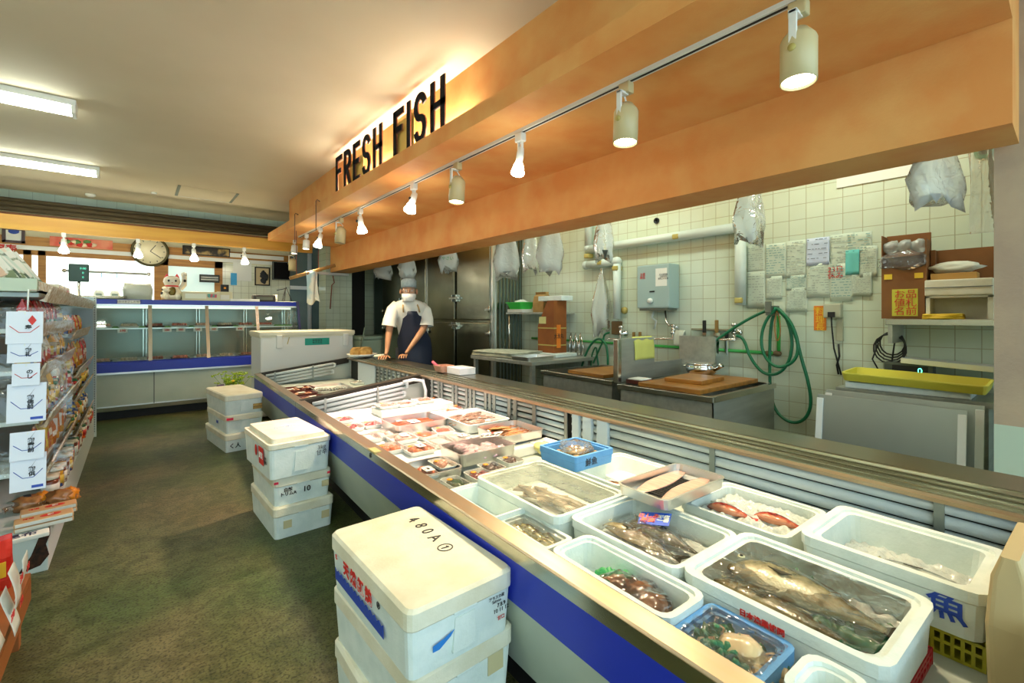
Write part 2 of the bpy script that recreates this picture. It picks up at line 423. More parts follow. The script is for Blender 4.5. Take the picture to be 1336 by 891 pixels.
# ceiling: fluorescent lamps, hatch marks, detector
def fluoro(x1, y, label, n, L=1.25, group='ceiling fluorescent lamps'):
    t = thing('fluorescent_lamp', label, 'lamp', (x1 - L / 2, y, ZC), 0, group)
    MB().box(-L / 2, L / 2, -.075, .075, -.045, -.0, bev=.006).build('housing', M_WHITE, t)
    em = mat('lit_tube', '#ffffff', .4, emit=FLUO, es=16)
    for s in ((-.045, .045) if n == 2 else (0,)):
        MB().tube([(-L / 2 + .03, s, -.07), (L / 2 - .03, s, -.07)], .016, 10).build('tube', em, t)
    for s in (-1, 1): MB().box(s * (L / 2 - .015) - .012, s * (L / 2 - .015) + .012, -.07, .07, -.095, -.04, bev=.003).build('socket', M_WHITE, t)
    return t
F_OTHER = 'white twin-tube fluorescent ceiling lamp lit over the aisle'
fluoro(-.33, 4.6, 'nearer lit twin-tube fluorescent lamp on the ceiling, upper left of the photo', 2)
fluoro(-.29, 6.49, 'farther lit fluorescent lamp on the ceiling, nearest the back wall', 2)
for y in (2.7, .8, -1.1): fluoro(-.35, y, 'lit fluorescent lamp on the ceiling behind the viewpoint', 2)
for y, l in ((.9, 'first'), (2.6, 'second'), (4.6, 'third')):
    t = thing('kitchen_lamp', 'lit tube lamp hidden above the orange beam, ' + l + ' from the column', 'lamp', (2.98, y, ZC), 0, 'kitchen lamps')
    MB().box(-.06, .06, -.45, .45, -.045, 0, bev=.004).build('housing', M_WHITE, t)
    MB().tube([(0, -.42, -.07), (0, .42, -.07)], .016).build('tube', mat('kitchen_tube', '#ffffff', .4, emit=(.86, 1, .82), es=5), t)
    light('AREA', 'tube_light', (0, 0, -.10), 6.5, (.84, 1.0, .86), t, None, shape='RECTANGLE', size=.1, size_y=.85)
# uplight hidden on the ledge behind the sign
t = thing('ledge_lamp', 'fluorescent lamp lying on the orange ledge behind the black letters', 'lamp', (1.54, 3.4, 2.304))
MB().box(-.03, .03, -1.1, 1.1, 0, .02, bev=.003).build('housing', M_WHITE, t)
for yy in (-.56, .56): MB().tube([(0, yy - .5, .036), (0, yy + .5, .036)], .014).build('tube', mat('ledge_tube', '#ffffff', .4, emit=(1.0, .97, .80), es=48), t)

p1, p2 = onZ(230, 248, ZC), onZ(297, 252, ZC)
t = thing('ceiling_hatch', 'rectangular access hatch set flush in the beige ceiling', 'hatch', (p1.x, p1.y, ZC))
d = p2 - p1; Lh = d.length
MB().box(-.0, .62, -.3, .3, -.004, .0).build('panel', M_CEIL, t, rotz=0)
m = MB(); m.box(0, .62, .3, .31, -.007, -.001); m.build('frame_edge', M_ALU, t)
for x in (0, .6): MB().box(x, x + .03, -.30, .30, -.007, -.0015).build('frame_end', M_GREYW, t)
p = onZ(118, 253, ZC)
tag(MB().lathe([(.0, 0), (.05, 0), (.055, -.02), (.035, -.035), (0, -.036)]).build('smoke_detector', M_WHITE, loc=(p.x, p.y, ZC)), 'small round white smoke detector on the ceiling near the back', 'smoke detector')
p = onZ(201, 251, ZC)
tag(MB().lathe([(.0, 0), (.03, 0), (.03, -.015), (0, -.02)]).build('ceiling_fitting', M_WHITE, loc=(p.x, p.y, ZC)), 'tiny round white fitting between smoke detector and ceiling hatch', 'ceiling fitting')

# =================================================================== sign letters on the ledge
M_SIGN = mat('black_sign_face', '#16171b', .8, spec=.1); M_SIGNB = mat('brown_sign_edge', '#6f3a1c', .5)
sign = thing('shop_sign', 'black FRESH FISH letters standing on the orange ledge', 'sign', (1.475, 3.4, 2.304))
ya, yb2 = 4.44, 2.46
word = "FRESH FISH"; HT = .335
span_y = [0, .19, .205, .185, .20, .20, .10, .185, .085, .20]     # widths along the ledge
def stroke_letter(ch, w, h, s):
    q = []
    def bar(x0, z0, x1, z1): q.append((x0, z0, x1, z1))
    if ch == 'F': bar(0, 0, s, h); bar(0, h - s * .95, w, h); bar(0, h * .52, w * .85, h * .52 + s * .9)
    if ch == 'E': bar(0, 0, s, h); bar(0, h - s * .95, w, h); bar(0, h * .46, w * .9, h * .46 + s * .9); bar(0, 0, w, s * .95)
    if ch == 'H': bar(0, 0, s, h); bar(w - s, 0, w, h); bar(0, h * .46, w, h * .46 + s * .9)
    if ch == 'I': bar(0, 0, s, h)
    return q
def ribbon(m, pts, s, th):
    """flat stroke of constant width through pts (y,z), thickness th in x"""
    L0, L1 = [], []
    for i, p in enumerate(pts):
        a = V(pts[max(i - 1, 0)]); c = V(pts[min(i + 1, len(pts) - 1)]); d = (c - a).normalized(); n = V((-d.y, d.x)) * s / 2
        L0.append(V(p) + n); L1.append(V(p) - n)
    t = bmesh.new(); f = []
    for x in (0, th): f.append([[t.verts.new((x, -q.x, q.y)) for q in L] for L in (L0, L1)])
    n = len(pts)
    for i in range(n - 1):
        (a, b_), (c, d) = f[0], f[1]
        t.faces.new((a[i], a[i + 1], b_[i + 1], b_[i])); t.faces.new((c[i], d[i], d[i + 1], c[i + 1]))
        t.faces.new((a[i], c[i], c[i + 1], a[i + 1])); t.faces.new((b_[i], b_[i + 1], d[i + 1], d[i]))
    for k in (0, n - 1):
        t.faces.new((f[0][0][k], f[0][1][k], f[1][1][k], f[1][0][k]))
    bmesh.ops.recalc_face_normals(t, faces=t.faces); m._merge(t)
yc = ya - 3.4
adv = [('F', .155), ('R', .165), ('E', .15), ('S', .165), ('H', .165), (' ', .09), ('F', .155), ('I', .045), ('S', .165), ('H', .17)]
gap = (ya - yb2 - sum(a for _, a in adv)) / (len(adv) - 1)
for ch, w in adv:
    if ch != ' ':
        s = .044
        m = MB(); mb = MB()
        for (M_, x0, x1, g) in ((m, -.006, .0, 0), (mb, .0, .007, .004)):
            if ch in 'FEHI':
                for a0, z0, a1, z1 in stroke_letter(ch, w, HT, s): M_.box(x0, x1, -(a1 + g), -(a0 - g), max(z0 - g, 0.0005), z1 + g)
            else:
                cxm = w / 2
                if ch == 'R':
                    M_.box(x0, x1, -(s + g), g, 0.0005, HT + g)
                    pts = [(s * .5, HT - s / 2), (w * .5, HT - s / 2)] + [(w * .5 + (w * .5 - s / 2) * math.sin(R(k)), HT * .735 + (HT * .265 - s / 2) * math.cos(R(k))) for k in range(15, 181, 15)] + [(s * .5, HT * .47 + s / 2)]
                    t2 = MB(); ribbon(t2, pts, s + 2 * g, x1 - x0); ribbon(t2, [(w * .45, HT * .48), (w - s * .5, 0.002)], s + 2 * g, x1 - x0)
                else:
                    rr = w / 2 - s / 2; qh = HT * .25 + s * .0
                    rz = (HT - s) / 4
                    top = [(cxm + rr * math.cos(R(k)), HT - s / 2 - rz + rz * math.sin(R(k))) for k in range(10, 271, 20)]
                    bot = [(cxm + rr * math.cos(R(k)), s / 2 + rz + rz * math.sin(R(k))) for k in range(90, -171, -20)]
                    t2 = MB(); ribbon(t2, top + bot[1:], s + 2 * g, x1 - x0)
                bmesh.ops.translate(t2.bm, vec=(x0, 0, 0), verts=t2.bm.verts)
                me = bpy.data.meshes.new('t'); t2.bm.to_mesh(me); t2.bm.free(); M_.bm.from_mesh(me); bpy.data.meshes.remove(me)
        o = m.build('letter', M_SIGN, sign, loc=(0, yc, 0)); mb.build('letter_edge', M_SIGNB, o)
    yc -= w + gap
for (yy, hh) in ((4.02, .22), (3.1, .26)):
    MB().box(.02, .026, yy - 3.4 - .2, yy - 3.4 + .12, .0005, hh).build('pale_backing_card', mat('pale_yellow_card', '#d9b860', .6), sign)

# =================================================================== track lights
XT = 1.693; ZT = 2.202
t = thing('light_track', 'thin black and white lighting track under the orange soffit', 'lighting track', (XT, 3.5, ZT))
MB().box(-.017, .017, -3.3, 3.05, -.018, 0).build('rail', M_WHITE, t); MB().box(-.006, .006, -3.3, 3.05, -.0195, -.017).build('slot', M_BLACK, t)
M_GLOW = mat('lit_lamp_face', '#ffffff', .4, emit=(1, .90, .68), es=14)
M_GLOWW = mat('lit_reflector_bulb', '#ffffff', .4, emit=(1, .93, .76), es=22)
M_OFF = mat('unlit_lamp_face', '#8d867a', .3)
M_LAMPB = mat('beige_lamp_body', '#c3b488', .4)
def spot(kind, loc, label, aim, energy, lit=True, group='spotlights on the ceiling track', color=WARM, zoff=-.02, cone=75, tilt=None):
    t = thing('spotlight', label, 'spotlight', loc, 0, group)
    a = V(aim) - V(loc); 
    dirn = a.normalized()
    body_m = {'cyl': M_LAMPB, 'small': M_WHITE, 'bulb': M_WHITE, 'slim': M_WHITE}[kind]
    MB().box(-.02, .02, -.028, .028, zoff - .05, zoff, bev=.006).build('track_adapter', M_LAMPB if kind in ('cyl',) else M_WHITE, t)
    pv = V((0, 0, {'cyl': -.12, 'small': -.075, 'bulb': -.10, 'slim': -.11}[kind] + zoff))
    Q = dirn.to_track_quat('-Z', 'Y').to_matrix().to_4x4(); Q.translation = pv
    fm = (M_GLOW if kind in ('cyl', 'small') else M_GLOWW) if lit else M_OFF
    if kind == 'cyl':
        MB().box(-.055, -.045, -.012, .012, pv.z - .06, zoff - .045, bev=.002).box(-.055, .0, -.012, .012, zoff - .055, zoff - .045).build('bracket', M_WHITE, t)
        MB().lathe([(.0, .03), (.028, .028), (.05, .0), (.054, -.01), (.054, -.15), (.050, -.15), (.050, -.135), (0, -.134)], 24, M=Q).build('lamp_shade', body_m, t)
        MB().lathe([(0, -.140), (.049, -.140), (.049, -.136), (0, -.136)], 24, M=Q).build('lamp_face', fm, t)
        MB().tube([(-.0, .01, zoff - .05), (.03, .02, zoff - .075), (.02, .01, pv.z + .03)], .004).build('cable', M_WHITE, t)
        MB().lathe([(0, 0), (.012, 0), (.012, .008), (0, .008)], 10, M=Matrix.Translation((-.055, 0, pv.z - .05)) @ Matrix.Rotation(R(-90), 4, 'Y')).build('knob', M_TAPE, t)
        Ln = .15
    elif kind == 'small':
        MB().tube([(0, 0, zoff - .04), (0, 0, pv.z)], .006).build('stem', M_WHITE, t)
        MB().lathe([(0, .01), (.03, .005), (.042, -.01), (.042, -.115), (.038, -.115), (.038, -.105), (0, -.105)], 20, M=Q).build('lamp_shade', body_m, t)
        MB().lathe([(0, -.110), (.037, -.110), (.037, -.106), (0, -.106)], 20, M=Q).build('lamp_face', fm, t)
        Ln = .12
    else:
        rr = 1 if kind == 'bulb' else .8
        MB().box(-.008, .008, .012, .018, pv.z - .03, zoff - .04).box(-.008, .008, -.018, -.012, pv.z - .03, zoff - .04).build('bracket', M_WHITE, t)
        MB().lathe([(0, .03), (.022 * rr, .028), (.026 * rr, .0), (.026 * rr, -.07), (0, -.071)], 16, M=Q).build('lamp_body', body_m, t)
        MB().lathe([(0, -.07), (.03 * rr, -.07), (.048 * rr, -.125), (.046 * rr, -.132), (0, -.134)], 20, M=Q).build('reflector_bulb', fm, t)
        if kind == 'bulb':
            MB().tube([(0, .02, zoff - .04), (.03, .05, zoff - .06), (.02, .04, pv.z), (0, .02, pv.z + .02)], .0035).build('cable', M_BLACK, t)
            MB().lathe([(0, 0), (.013, 0), (.013, .012), (0, .012)], 10, M=Matrix.Translation((-.028, 0, pv.z - .02)) @ Matrix.Rotation(R(-90), 4, 'Y')).build('knob', M_BLACK, t)
        Ln = .145
    if lit and energy:
        light('SPOT', 'lamp_light', pv + dirn * Ln, energy, color, t, pv + dirn * (Ln + 1), spot_size=R(cone), spot_blend=.7, shadow_soft_size=.06)
    return t
def tY(px): return yX(px, XT)
ct = lambda px, c=1.25: fromC(c, 0, 0)
specs = [
 ('small', 384.5, 25, 1, 'small white track spotlight nearest the far end of the orange soffit'),
 ('small', 400, 25, 1, 'small white track spotlight, second from the far end of the track'),
 ('bulb', 418, 40, 1, 'bright reflector spotlight with black cable, third from the far end of the track'),
 ('cyl', 444.8, 0, 0, 'unlit beige cylinder spotlight between two bright reflector spotlights'),
 ('bulb', 470, 60, 1, 'bright reflector spotlight tilted to the right below the first letter F'),
 ('bulb', 540, 115, 1, 'bright reflector spotlight with black knob below the word FISH'),
 ('cyl', 597, 105, 1, 'beige cylinder spotlight hung just right of the sign letters'),
 ('slim', 679, 60, 1, 'slim white spotlight with bare flared bulb, third from the near end'),
 ('cyl', 817, 50, 1, 'beige cylinder spotlight, second from the near end of the track'),
 ('cyl', 1042, 34, 1, 'largest and nearest beige cylinder spotlight at the top right'),
]
for k, px, en, lit, lab in specs:
    y = tY(px)
    tilt = {470: (.35, -.1), 540: (-.12, -.02), 418: (-.06, 0), 1042: (-.02, .02)}.get(px, (0, 0))
    aim = (XT - .25 + tilt[0], y - .08 + tilt[1], 1.15) if k in ('bulb', 'slim') else (XT - .08, y - .02, 1.15)
    spot(k, (XT, y, ZT), lab, aim, en, bool(lit), color=PINK if px in (540, 597) else WARM, cone=80 if px in (540, 597) else 95)
# hooks hanging over the ledge
for px, ln, lab in ((387, .32, 'first'), (415, .3, 'second')):
    y = yX(px, 1.44)
    m = MB(); m.tube([(0.02, 0, .0), (-.01, 0, .015), (-.02, 0, 0), (-.02, 0, -ln), ], .005).build
    tag(m.build('wire_hook', mat('rusty_wire', '#6a4a34', .6), loc=(1.44, y, 2.31)), f'thin rusty wire hooked over the orange ledge near its far end, {lab} from the end', 'wire hook', 'wire hooks on the ledge')
# clamp spotlights below the pine beam
for px, py, lab in ((83, 322, 'leftmost clamp spotlight under the pine beam before the red banner'), (180, 325, 'clamp spotlight under the pine beam in front of the round clock'),
                    (253, 335, 'clamp spotlight under the pine beam in front of the dark picture'), (319, 342, 'rightmost lit clamp spotlight under the pine beam')):
    x = xY(px, 7.38)
    spot('bulb', (x, 7.40, 2.12), lab, (x + .02, 7.1, 1.2), 22, True, 'clamp spotlights under the pine beam', cone=80)
x = xY(383, 7.3)
spot('cyl', (x, 7.35, 2.10), 'unlit beige spotlight hanging at the right end of the pine beam', (x - .03, 7.3, 1), 0, False, 'clamp spotlights under the pine beam')

# =================================================================== kitchen behind the counter
XK = XW - .001
def wall_thing(name, label, cat, p, group=None):
    """a thing fixed on the tiled wall: local x points away from the wall, origin on the wall"""
    return thing(name, label, cat, (XK, p.y, p.z), 0, group)
# ---- steel walk-in fridge
XF = 3.19; fy0 = 4.2
fr = thing('walk_in_fridge', 'tall olive-tinted stainless walk-in fridge with double doors behind the fishmonger', 'fridge', (XF, fy0, 0))
MB().box(.02, XW - XF - .005, 0, 3.1, .02, 2.35, bev=.006).build('cabinet', M_FRIDGE, fr)
m = MB()
for i in range(7): m.box(.06 + i * .05, .075 + i * .05, -.012, 0, .1, 2.3)
m.build('ribbed_side', mat('grey_ribbed_side', '#6f7f78', .4, .5), fr)
M_HND = mat('chrome_handle', (.55, .55, .5), .2, 1)
for k in range(4):
    y0 = .05 + k * .76
    for (z0, z1) in ((.12, 1.06), (1.08, 2.3)):
        dobj = MB().box(-.03, .02, y0 + .02, y0 + .72, z0 + .01, z1, bev=.012).build('door', M_FRIDGE, fr)
        hy = y0 + (.70 if k % 2 == 0 else .04)
        MB().box(-.065, -.03, hy - .06, hy + .06, 1.0 if z0 < 1 else 1.35, 1.03 if z0 < 1 else 1.38, bev=.006).box(-.06, -.03, hy - .012, hy + .012, .97 if z0 < 1 else 1.32, 1.06 if z0 < 1 else 1.41, bev=.004).build('handle', M_HND, dobj)
        hy2 = y0 + (.04 if k % 2 == 0 else .70)
        for zz in (z0 + .12, z1 - .14):
            MB().box(-.05, -.03, hy2 - .025, hy2 + .05, zz, zz + .03, bev=.004).tube([(-.045, hy2 - .03, zz - .02), (-.045, hy2 - .03, zz + .05)], .012).build('hinge', M_HND, dobj)
MB().box(-.02, .02, .02, .055, .05, 2.34).box(-.02, .02, 1.54, 1.58, .05, 2.34).build('door_post', M_ALU, fr)

# ---- steel worktable with cloths, tray and wooden box
tb = thing('steel_worktable', 'stainless worktable between the fridge and the sinks', 'table', (3.12, 3.40, 0))
MB().box(-.42, .44, -.38, .58, .70, .735, bev=.004).build('table_top', M_STEEL, tb)
for x in (-.38, .4):
    for y in (-.34, .54): MB().box(x - .018, x + .018, y - .018, y + .018, 0, .70).build('leg', M_STEEL, tb)
MB().box(-.4, .42, -.36, .56, .25, .27).build('lower_shelf', M_STEEL, tb)
def folded(name, lab, L, Wd, n, th, m, loc, rz, cat='cloth', group=None):
    b = MB()
    for k in range(n):
        sx = L * (1 - .03 * (k % 3)); 
        b.grid(lambda u, v: (sx * (u - .5) + .006 * math.sin(9 * v + k), Wd * (v - .5) * (1 - .02 * k) + .005 * math.sin(7 * u + k), k * th + th * .5 * math.sin(5 * u + 3 * v + k) * .5), 10, 8, thick=th * .8)
    o = b.build(name, m, loc=loc, rotz=rz); return tag(o, lab, cat, group)
folded('folded_cloths', 'pile of folded grey-white cloths on the steel worktable', .42, .62, 4, .013, mat('grey_linen', '#b6b8a4', .9, col2='#9c9e8a', scale=20), (2.93, 3.66, .748), .1)
def steel_tray(L, Wd, h, name='steel_tray', m=None):
    b = MB()
    b.loft([rrect(L / 2 * .93, Wd / 2 * .93, .02, 0), rrect(L / 2 * .97, Wd / 2 * .97, .025, h * .9), rrect(L / 2, Wd / 2, .03, h * .92), rrect(L / 2, Wd / 2, .03, h),
            rrect(L / 2 - .008, Wd / 2 - .008, .025, h), rrect(L / 2 * .92, Wd / 2 * .92, .02, .004)], smooth=False)
    return b
t = steel_tray(.34, .26, .035).build('steel_tray', M_TRAY, loc=(2.86, 3.19, .7365)); tag(t, 'empty shallow steel tray at the edge of the worktable', 'tray')
bx = thing('foam_slab', 'flat white styrofoam slab under the wooden knife box', 'foam slab', (3.28, 3.36, .7365)); 
MB().box(-.15, .15, -.2, .2, 0, .035, bev=.006).build('slab', M_FOAM, bx)
wb = thing('wooden_box', 'tall brown wooden box with a slanted opening and a sticker, on the worktable', 'box', (3.28, 3.36, .773))
m = MB(); m.loft([[(x, y, z) for (y, z) in ((-.11, 0), (.12, 0), (.12, .27), (-.02, .52), (-.11, .52))] for x in (-.09, .09)])
m.build('body', mat('brown_cardboard_box', '#95541f', .6, col2='#7f4519', scale=6), wb)
MB().box(-.093, -.09, .0, .1, .29, .36).build('memo_note', mat('pale_yellow_note', '#d7cf8c', .8), wb, rot=(0, 0, 0))
MB().box(-.05, .005, -.114, -.11, .05, .28).build('orange_label', mat('orange_paper', '#e07b22', .7), wb)
text('大漁丸', .055, 'label_print', M_INK, wb, face((-.022, -.1146, .165), (0, -1, 0)), sx=.8)
for z in (.07, .24): MB().box(-.0925, .0925, -.1125, .122, z, z + .012).build('strap', M_TAPE, wb)
# ---- small shelf left with basket and brown bag
sh = thing('wall_shelf', 'narrow steel shelf on posts beside the fridge', 'shelf', (3.42, 3.72, 0))
MB().box(-.14, .17, -.38, .4, 1.16, 1.18, bev=.003).build('board', M_STEEL, sh)
for y in (-.2, .36): MB().tube([(-.12, y, .738), (-.12, y, 1.16)], .012).build('post', M_STEEL2, sh)
t = thing('green_basket', 'small bright green plastic basket on the shelf by the fridge', 'basket', (3.36, 3.95, 1.215))
MB().loft([rrect(.08, .1, .02, 0), rrect(.11, .13, .02, .07), rrect(.12, .14, .02, .07), rrect(.12, .14, .02, .078), rrect(.103, .123, .02, .075), rrect(.075, .095, .02, .005)]).build('basket_body', mat('bright_green_plastic', '#3fc24a', .4), t)
MB().blob((0, 0, .08), (.07, .09, .03), 2, .3).build('crumpled_paper', M_PAPER, t)
tag(MB().box(-.09, .09, -.13, .13, 0, .034, bev=.004).build('white_container', M_WHITE, loc=(3.36, 3.95, 1.181)), 'flat white container under the green basket', 'container')
m = MB(); m.loft([rrect(.06, .085, .01, 0), rrect(.062, .09, .012, .1), rrect(.05, .08, .01, .17), rrect(.02, .085, .01, .19), rrect(.03, .08, .01, .215)], smooth=False)
t = m.build('paper_bag', M_KRAFT2, loc=(3.38, 3.62, 1.181)); tag(t, 'crumpled brown paper bag with folded top on the shelf by the fridge', 'paper bag')
p0 = onX(728, 395, 3.5)
tag(MB().box(-.06, .1, -.17, .17, 0, .05, bev=.005).build('foam_slab', M_FOAM, loc=(3.30, 3.36, 1.294)), 'white styrofoam slab lying on top of the wooden box', 'foam slab')

# ---- sinks
def sink(name, lab, loc, rz, L, D, bays):
    """local: x from front (0) to back (D), y along the wall 0..L, rim height .67"""
    t = thing(name, lab, 'sink', loc, rz)
    z = .67; rim = .045
    m = MB(); m.box(0, .03, 0, L, z - .035, z, bev=.003); m.box(D - .03, D, 0, L, z - .035, z, bev=.003); m.box(.03, D - .03, 0, .03, z - .035, z); m.box(.03, D - .03, L - .03, L, z - .035, z)
    for k in range(1, bays): y = L * k / bays; m.box(.03, D - .03, y - .015, y + .015, z - .04, z - .006)
    m.build('rim', M_STEEL2, t)
    m = MB(); m.box(.02, .026, .01, L - .01, .3, z - .03); m.box(D - .02, D - .014, .01, L - .01, .3, z - .03); m.box(.02, D - .02, .01, .016, .3, z - .03); m.box(.02, D - .02, L - .016, L - .01, .3, z - .03); m.box(.02, D - .02, .01, L - .01, .3, .306)
    m.build('basin', M_STEEL, t)
    for x in (.04, D - .06):
        for y in (.03, L - .05): MB().box(x, x + .03, y, y + .03, 0, .3).build('leg', M_STEEL, t)
    return t
s1 = sink('steel_sink', 'large stainless sink with cutting boards, nearest the green hose coil', (2.60, 1.33, 0), 0, .69, .9, 2)
s2 = sink('steel_sink', 'smaller stainless sink left of the upright splash panel', (2.68, 2.13, 0), R(-4), .82, .80, 1)
sp = thing('splash_panel', 'upright stainless splash panel standing between the two sinks', 'panel', (2.62, 2.03, .672))
MB().box(0, .45, 0, .02, 0, .31, bev=.004).build('side_panel', M_STEEL, sp); MB().box(.83, .85, -.28, .02, 0, .31).build('back_panel', M_STEEL, sp)
MB().box(-.012, .03, -.012, .03, 0, .31, bev=.006).build('rounded_post', M_STEEL2, sp)
MB().box(.45, .85, 0, .015, 0, .12).build('low_side', M_STEEL, sp)
def towel(name, lab, w, d, loc, rz, m, cat='towel'):
    b = MB(); b.grid(lambda u, v: (w * (u - .5) + .004 * math.sin(9 * v), (.018 if v < .5 else -.018) * min(1, abs(v - .5) * 8) + .003 * math.sin(14 * u + 3 * v), -d * abs(v - .5) * 2), 10, 20, thick=.003)
    return tag(b.build(name, m, loc=loc, rotz=rz), lab, cat)
towel('hanging_cloth', 'pale yellow-green cloth draped over the splash panel', .24, .17, (2.93, 2.04, .992), 0, mat('yellow_green_cloth', '#c9c86a', .9))
def board(lab, x0, x1, y0, y1, z, th, rz=0):
    cx, cy = (x0 + x1) / 2, (y0 + y1) / 2
    m = MB(); m.box(-(x1 - x0) / 2, (x1 - x0) / 2, -(y1 - y0) / 2, (y1 - y0) / 2, 0, th, bev=.004)
    return tag(m.build('cutting_board', M_CHOP, loc=(cx, cy, z), rotz=rz), lab, 'cutting board')
board('large wooden cutting board lying across the big sink', 2.62, 3.42, 1.42, 1.86, .671, .028)
board('small thick wooden cutting board on top of the large one', 2.80, 3.14, 1.52, 1.78, .70, .026, .05)
board('wooden cutting board across the left sink', 2.74, 3.30, 2.22, 2.62, .671, .028, -.08)
t = thing('aluminium_kettle', 'round aluminium basin kettle with side handles on the cutting board', 'kettle', (3.28, 1.77, .70))
MB().lathe([(0, 0), (.075, 0), (.105, .03), (.11, .07), (.095, .085), (.112, .09), (.09, .092), (.07, .088), (.0, .075)], 24).build('pot', M_CHROME, t)
for s in (-1, 1): MB().tube([(-.03, s * .1, .06), (-.02, s * .14, .065), (.02, s * .14, .065), (.03, s * .1, .06)], .006).build('handle', M_CHROME, t)
MB().tube([(0, -.09, .05), (-.02, -.15, .075), (-.03, -.17, .09)], [.02, .015, .02]).build('spout', M_CHROME, t)
t = thing('small_case', 'small red-brown box with white paper on top, by the splash panel', 'box', (2.72, 1.93, .672))
MB().box(-.06, .08, -.07, .06, 0, .03, bev=.003).build('case_body', mat('dark_red_wood', '#4b1e12', .4), t); MB().box(-.05, .07, -.06, .05, .0301, .036).build('paper_sheet', M_PAPER, t)
p = onX(799, 476, 3.1)
m = MB(); m.lathe([(0, 0), (.04, 0), (.043, .07), (.038, .075), (0, .07)], 16)
tag(m.build('yellow_cup', mat('yellow_plastic', '#d8cf3c', .4), loc=(3.1, 2.2, .70)), 'small yellow plastic cup at the corner of the left cutting board', 'cup')

# ---- pipes on the wall
def pth(px, py, X=XK - .04): return onX(px, py, X)
pp = thing('drain_pipes', 'thick white insulated pipes running along the tiled wall', 'pipe', (XK, pth(770, 300).y, 1.6))
def P(px, py, X=XK - .05): q = onX(px, py, X); return q - V(pp.location)
r1 = .04
MB().tube([P(768, 250), P(768, 322)], r1, 12).build('pipe_run', M_PVC, pp)
MB().tube([P(765, 326), P(968, 296)], r1, 12).build('pipe_run', M_PVC, pp)
MB().tube([P(966, 296), P(966, 398)], r1, 12).build('pipe_run', M_PVC, pp)
MB().tube([P(765, 346), P(803, 341)], r1, 12).build('pipe_run', M_PVC, pp)
MB().tube([P(805, 340), P(805, 416)], r1 * .95, 12).build('pipe_run', M_PVC, pp)
for (a, b_) in ((768, 324), (765, 346), (805, 341), (966, 297)): MB().blob(P(a, b_), (r1 * 1.15,) * 3, 2, 0).build('elbow', M_PVC, pp)
for (a, b_) in ((785, 343, ), (768, 334), (884, 309), (805, 350), (966, 392)):
    q = P(a, b_); MB().box(q.x - .043, q.x + .043, q.y - .03, q.y + .03, q.z - .022, q.z + .022, bev=.012).build('tape_wrap', M_TAPE, pp)
gp = thing('green_water_pipe', 'bright green water pipe running low along the tiled wall', 'pipe', (XK, pth(900, 448).y, .95))
def G(px, py, X=XK - .03): return onX(px, py, X) - V(gp.location)
MB().tube([G(694, 441), G(1012, 461)], .012, 8).build('pipe_run', M_PIPEG, gp)
MB().tube([G(1016, 458), G(1016, 412)], .013, 8).build('pipe_run', M_PIPEG, gp)
MB().blob(G(1014, 461), (.022, .03, .022), 2, .1).build('elbow_joint', mat('corroded_brass', '#6d5a3c', .6), gp)
MB().tube([G(1000, 461), G(1007, 461)], .02, 8).build('pipe_collar', mat('corroded_brass', '#6d5a3c'), gp)

# hoses
def hose(lab, pts, r=.011, x=.09, name='garden_hose', m=None, dx=.0, group='green hoses on the tiled wall'):
    w = [onX(a, b_, XK - x - dx * i) for i, (a, b_) in enumerate(pts)]
    # smooth
    for _ in range(2):
        q = [w[0]]
        for a, b_ in zip(w, w[1:]): q += [a * .75 + b_ * .25, a * .25 + b_ * .75]
        q.append(w[-1]); w = q
    o0 = w[0].copy()
    return tag(MB().tube([p - o0 for p in w], r, 8).build(name, m or M_HOSE, loc=o0), lab, 'hose', group)
t = thing('hose_hook', 'grey hook on the tiled wall holding the coiled green hose', 'hook', (XK, yX(1013, XK), onX(1013, 408, XK).z))
MB().box(-.14, 0, -.02, .02, -.02, .05, bev=.005).build('hook_body', mat('grey_metal', '#6f7468', .5, .4), t); MB().box(-.15, -.13, -.02, .02, -.0, .08, bev=.004).build('hook_tip', mat('grey_metal', '#6f7468'), t)
hose('green hose running from the tap over the hook down to the kettle', [(901, 473), (917, 457), (941, 439), (960, 426), (982, 413), (1003, 404), (1014, 401), (1025, 412), (1032, 432), (1034, 452), (1029, 474), (1016, 488), (1000, 489), (988, 480), (977, 463), (973, 449), (968, 440), (961, 438)], x=.10)
hose('green hose coiled in the small inner loop on the hook', [(1013, 402), (1000, 416), (993, 436), (994, 457), (1003, 473), (1016, 480), (1032, 475), (1041, 463), (1041, 443), (1031, 418), (1015, 403)], x=.13)
hose('green hose hanging in the long low loop from the hook', [(1011, 404), (1005, 427), (1004, 472), (1005, 515), (1012, 537), (1027, 550), (1042, 552), (1054, 543), (1059, 524), (1054, 495), (1045, 466), (1039, 439), (1027, 416), (1014, 403)], x=.075)
hose('dark green hose arching in two loops behind the left sink', [(759, 478), (764, 462), (772, 447), (781, 441), (790, 446), (793, 462), (793, 476)], x=.12, group=None)
hose('thin green hose looped behind the left sink and joined to the elbow tap', [(771, 478), (772, 462), (778, 450), (779, 465), (781, 478)], x=.10, r=.008, group=None)
hose('green hose leaning diagonally behind the left cutting board', [(774, 474), (782, 455), (787, 445), (788, 436), (795, 434)], x=.11, r=.009, group=None)
hose('thin brown rubber bands hanging from the hose hook', [(1013, 405), (1010, 425), (1013, 447), (1018, 440), (1018, 420), (1014, 405)], r=.004, x=.12, name='rubber_bands', m=mat('brown_rubber', '#9a6a30', .6), group=None)

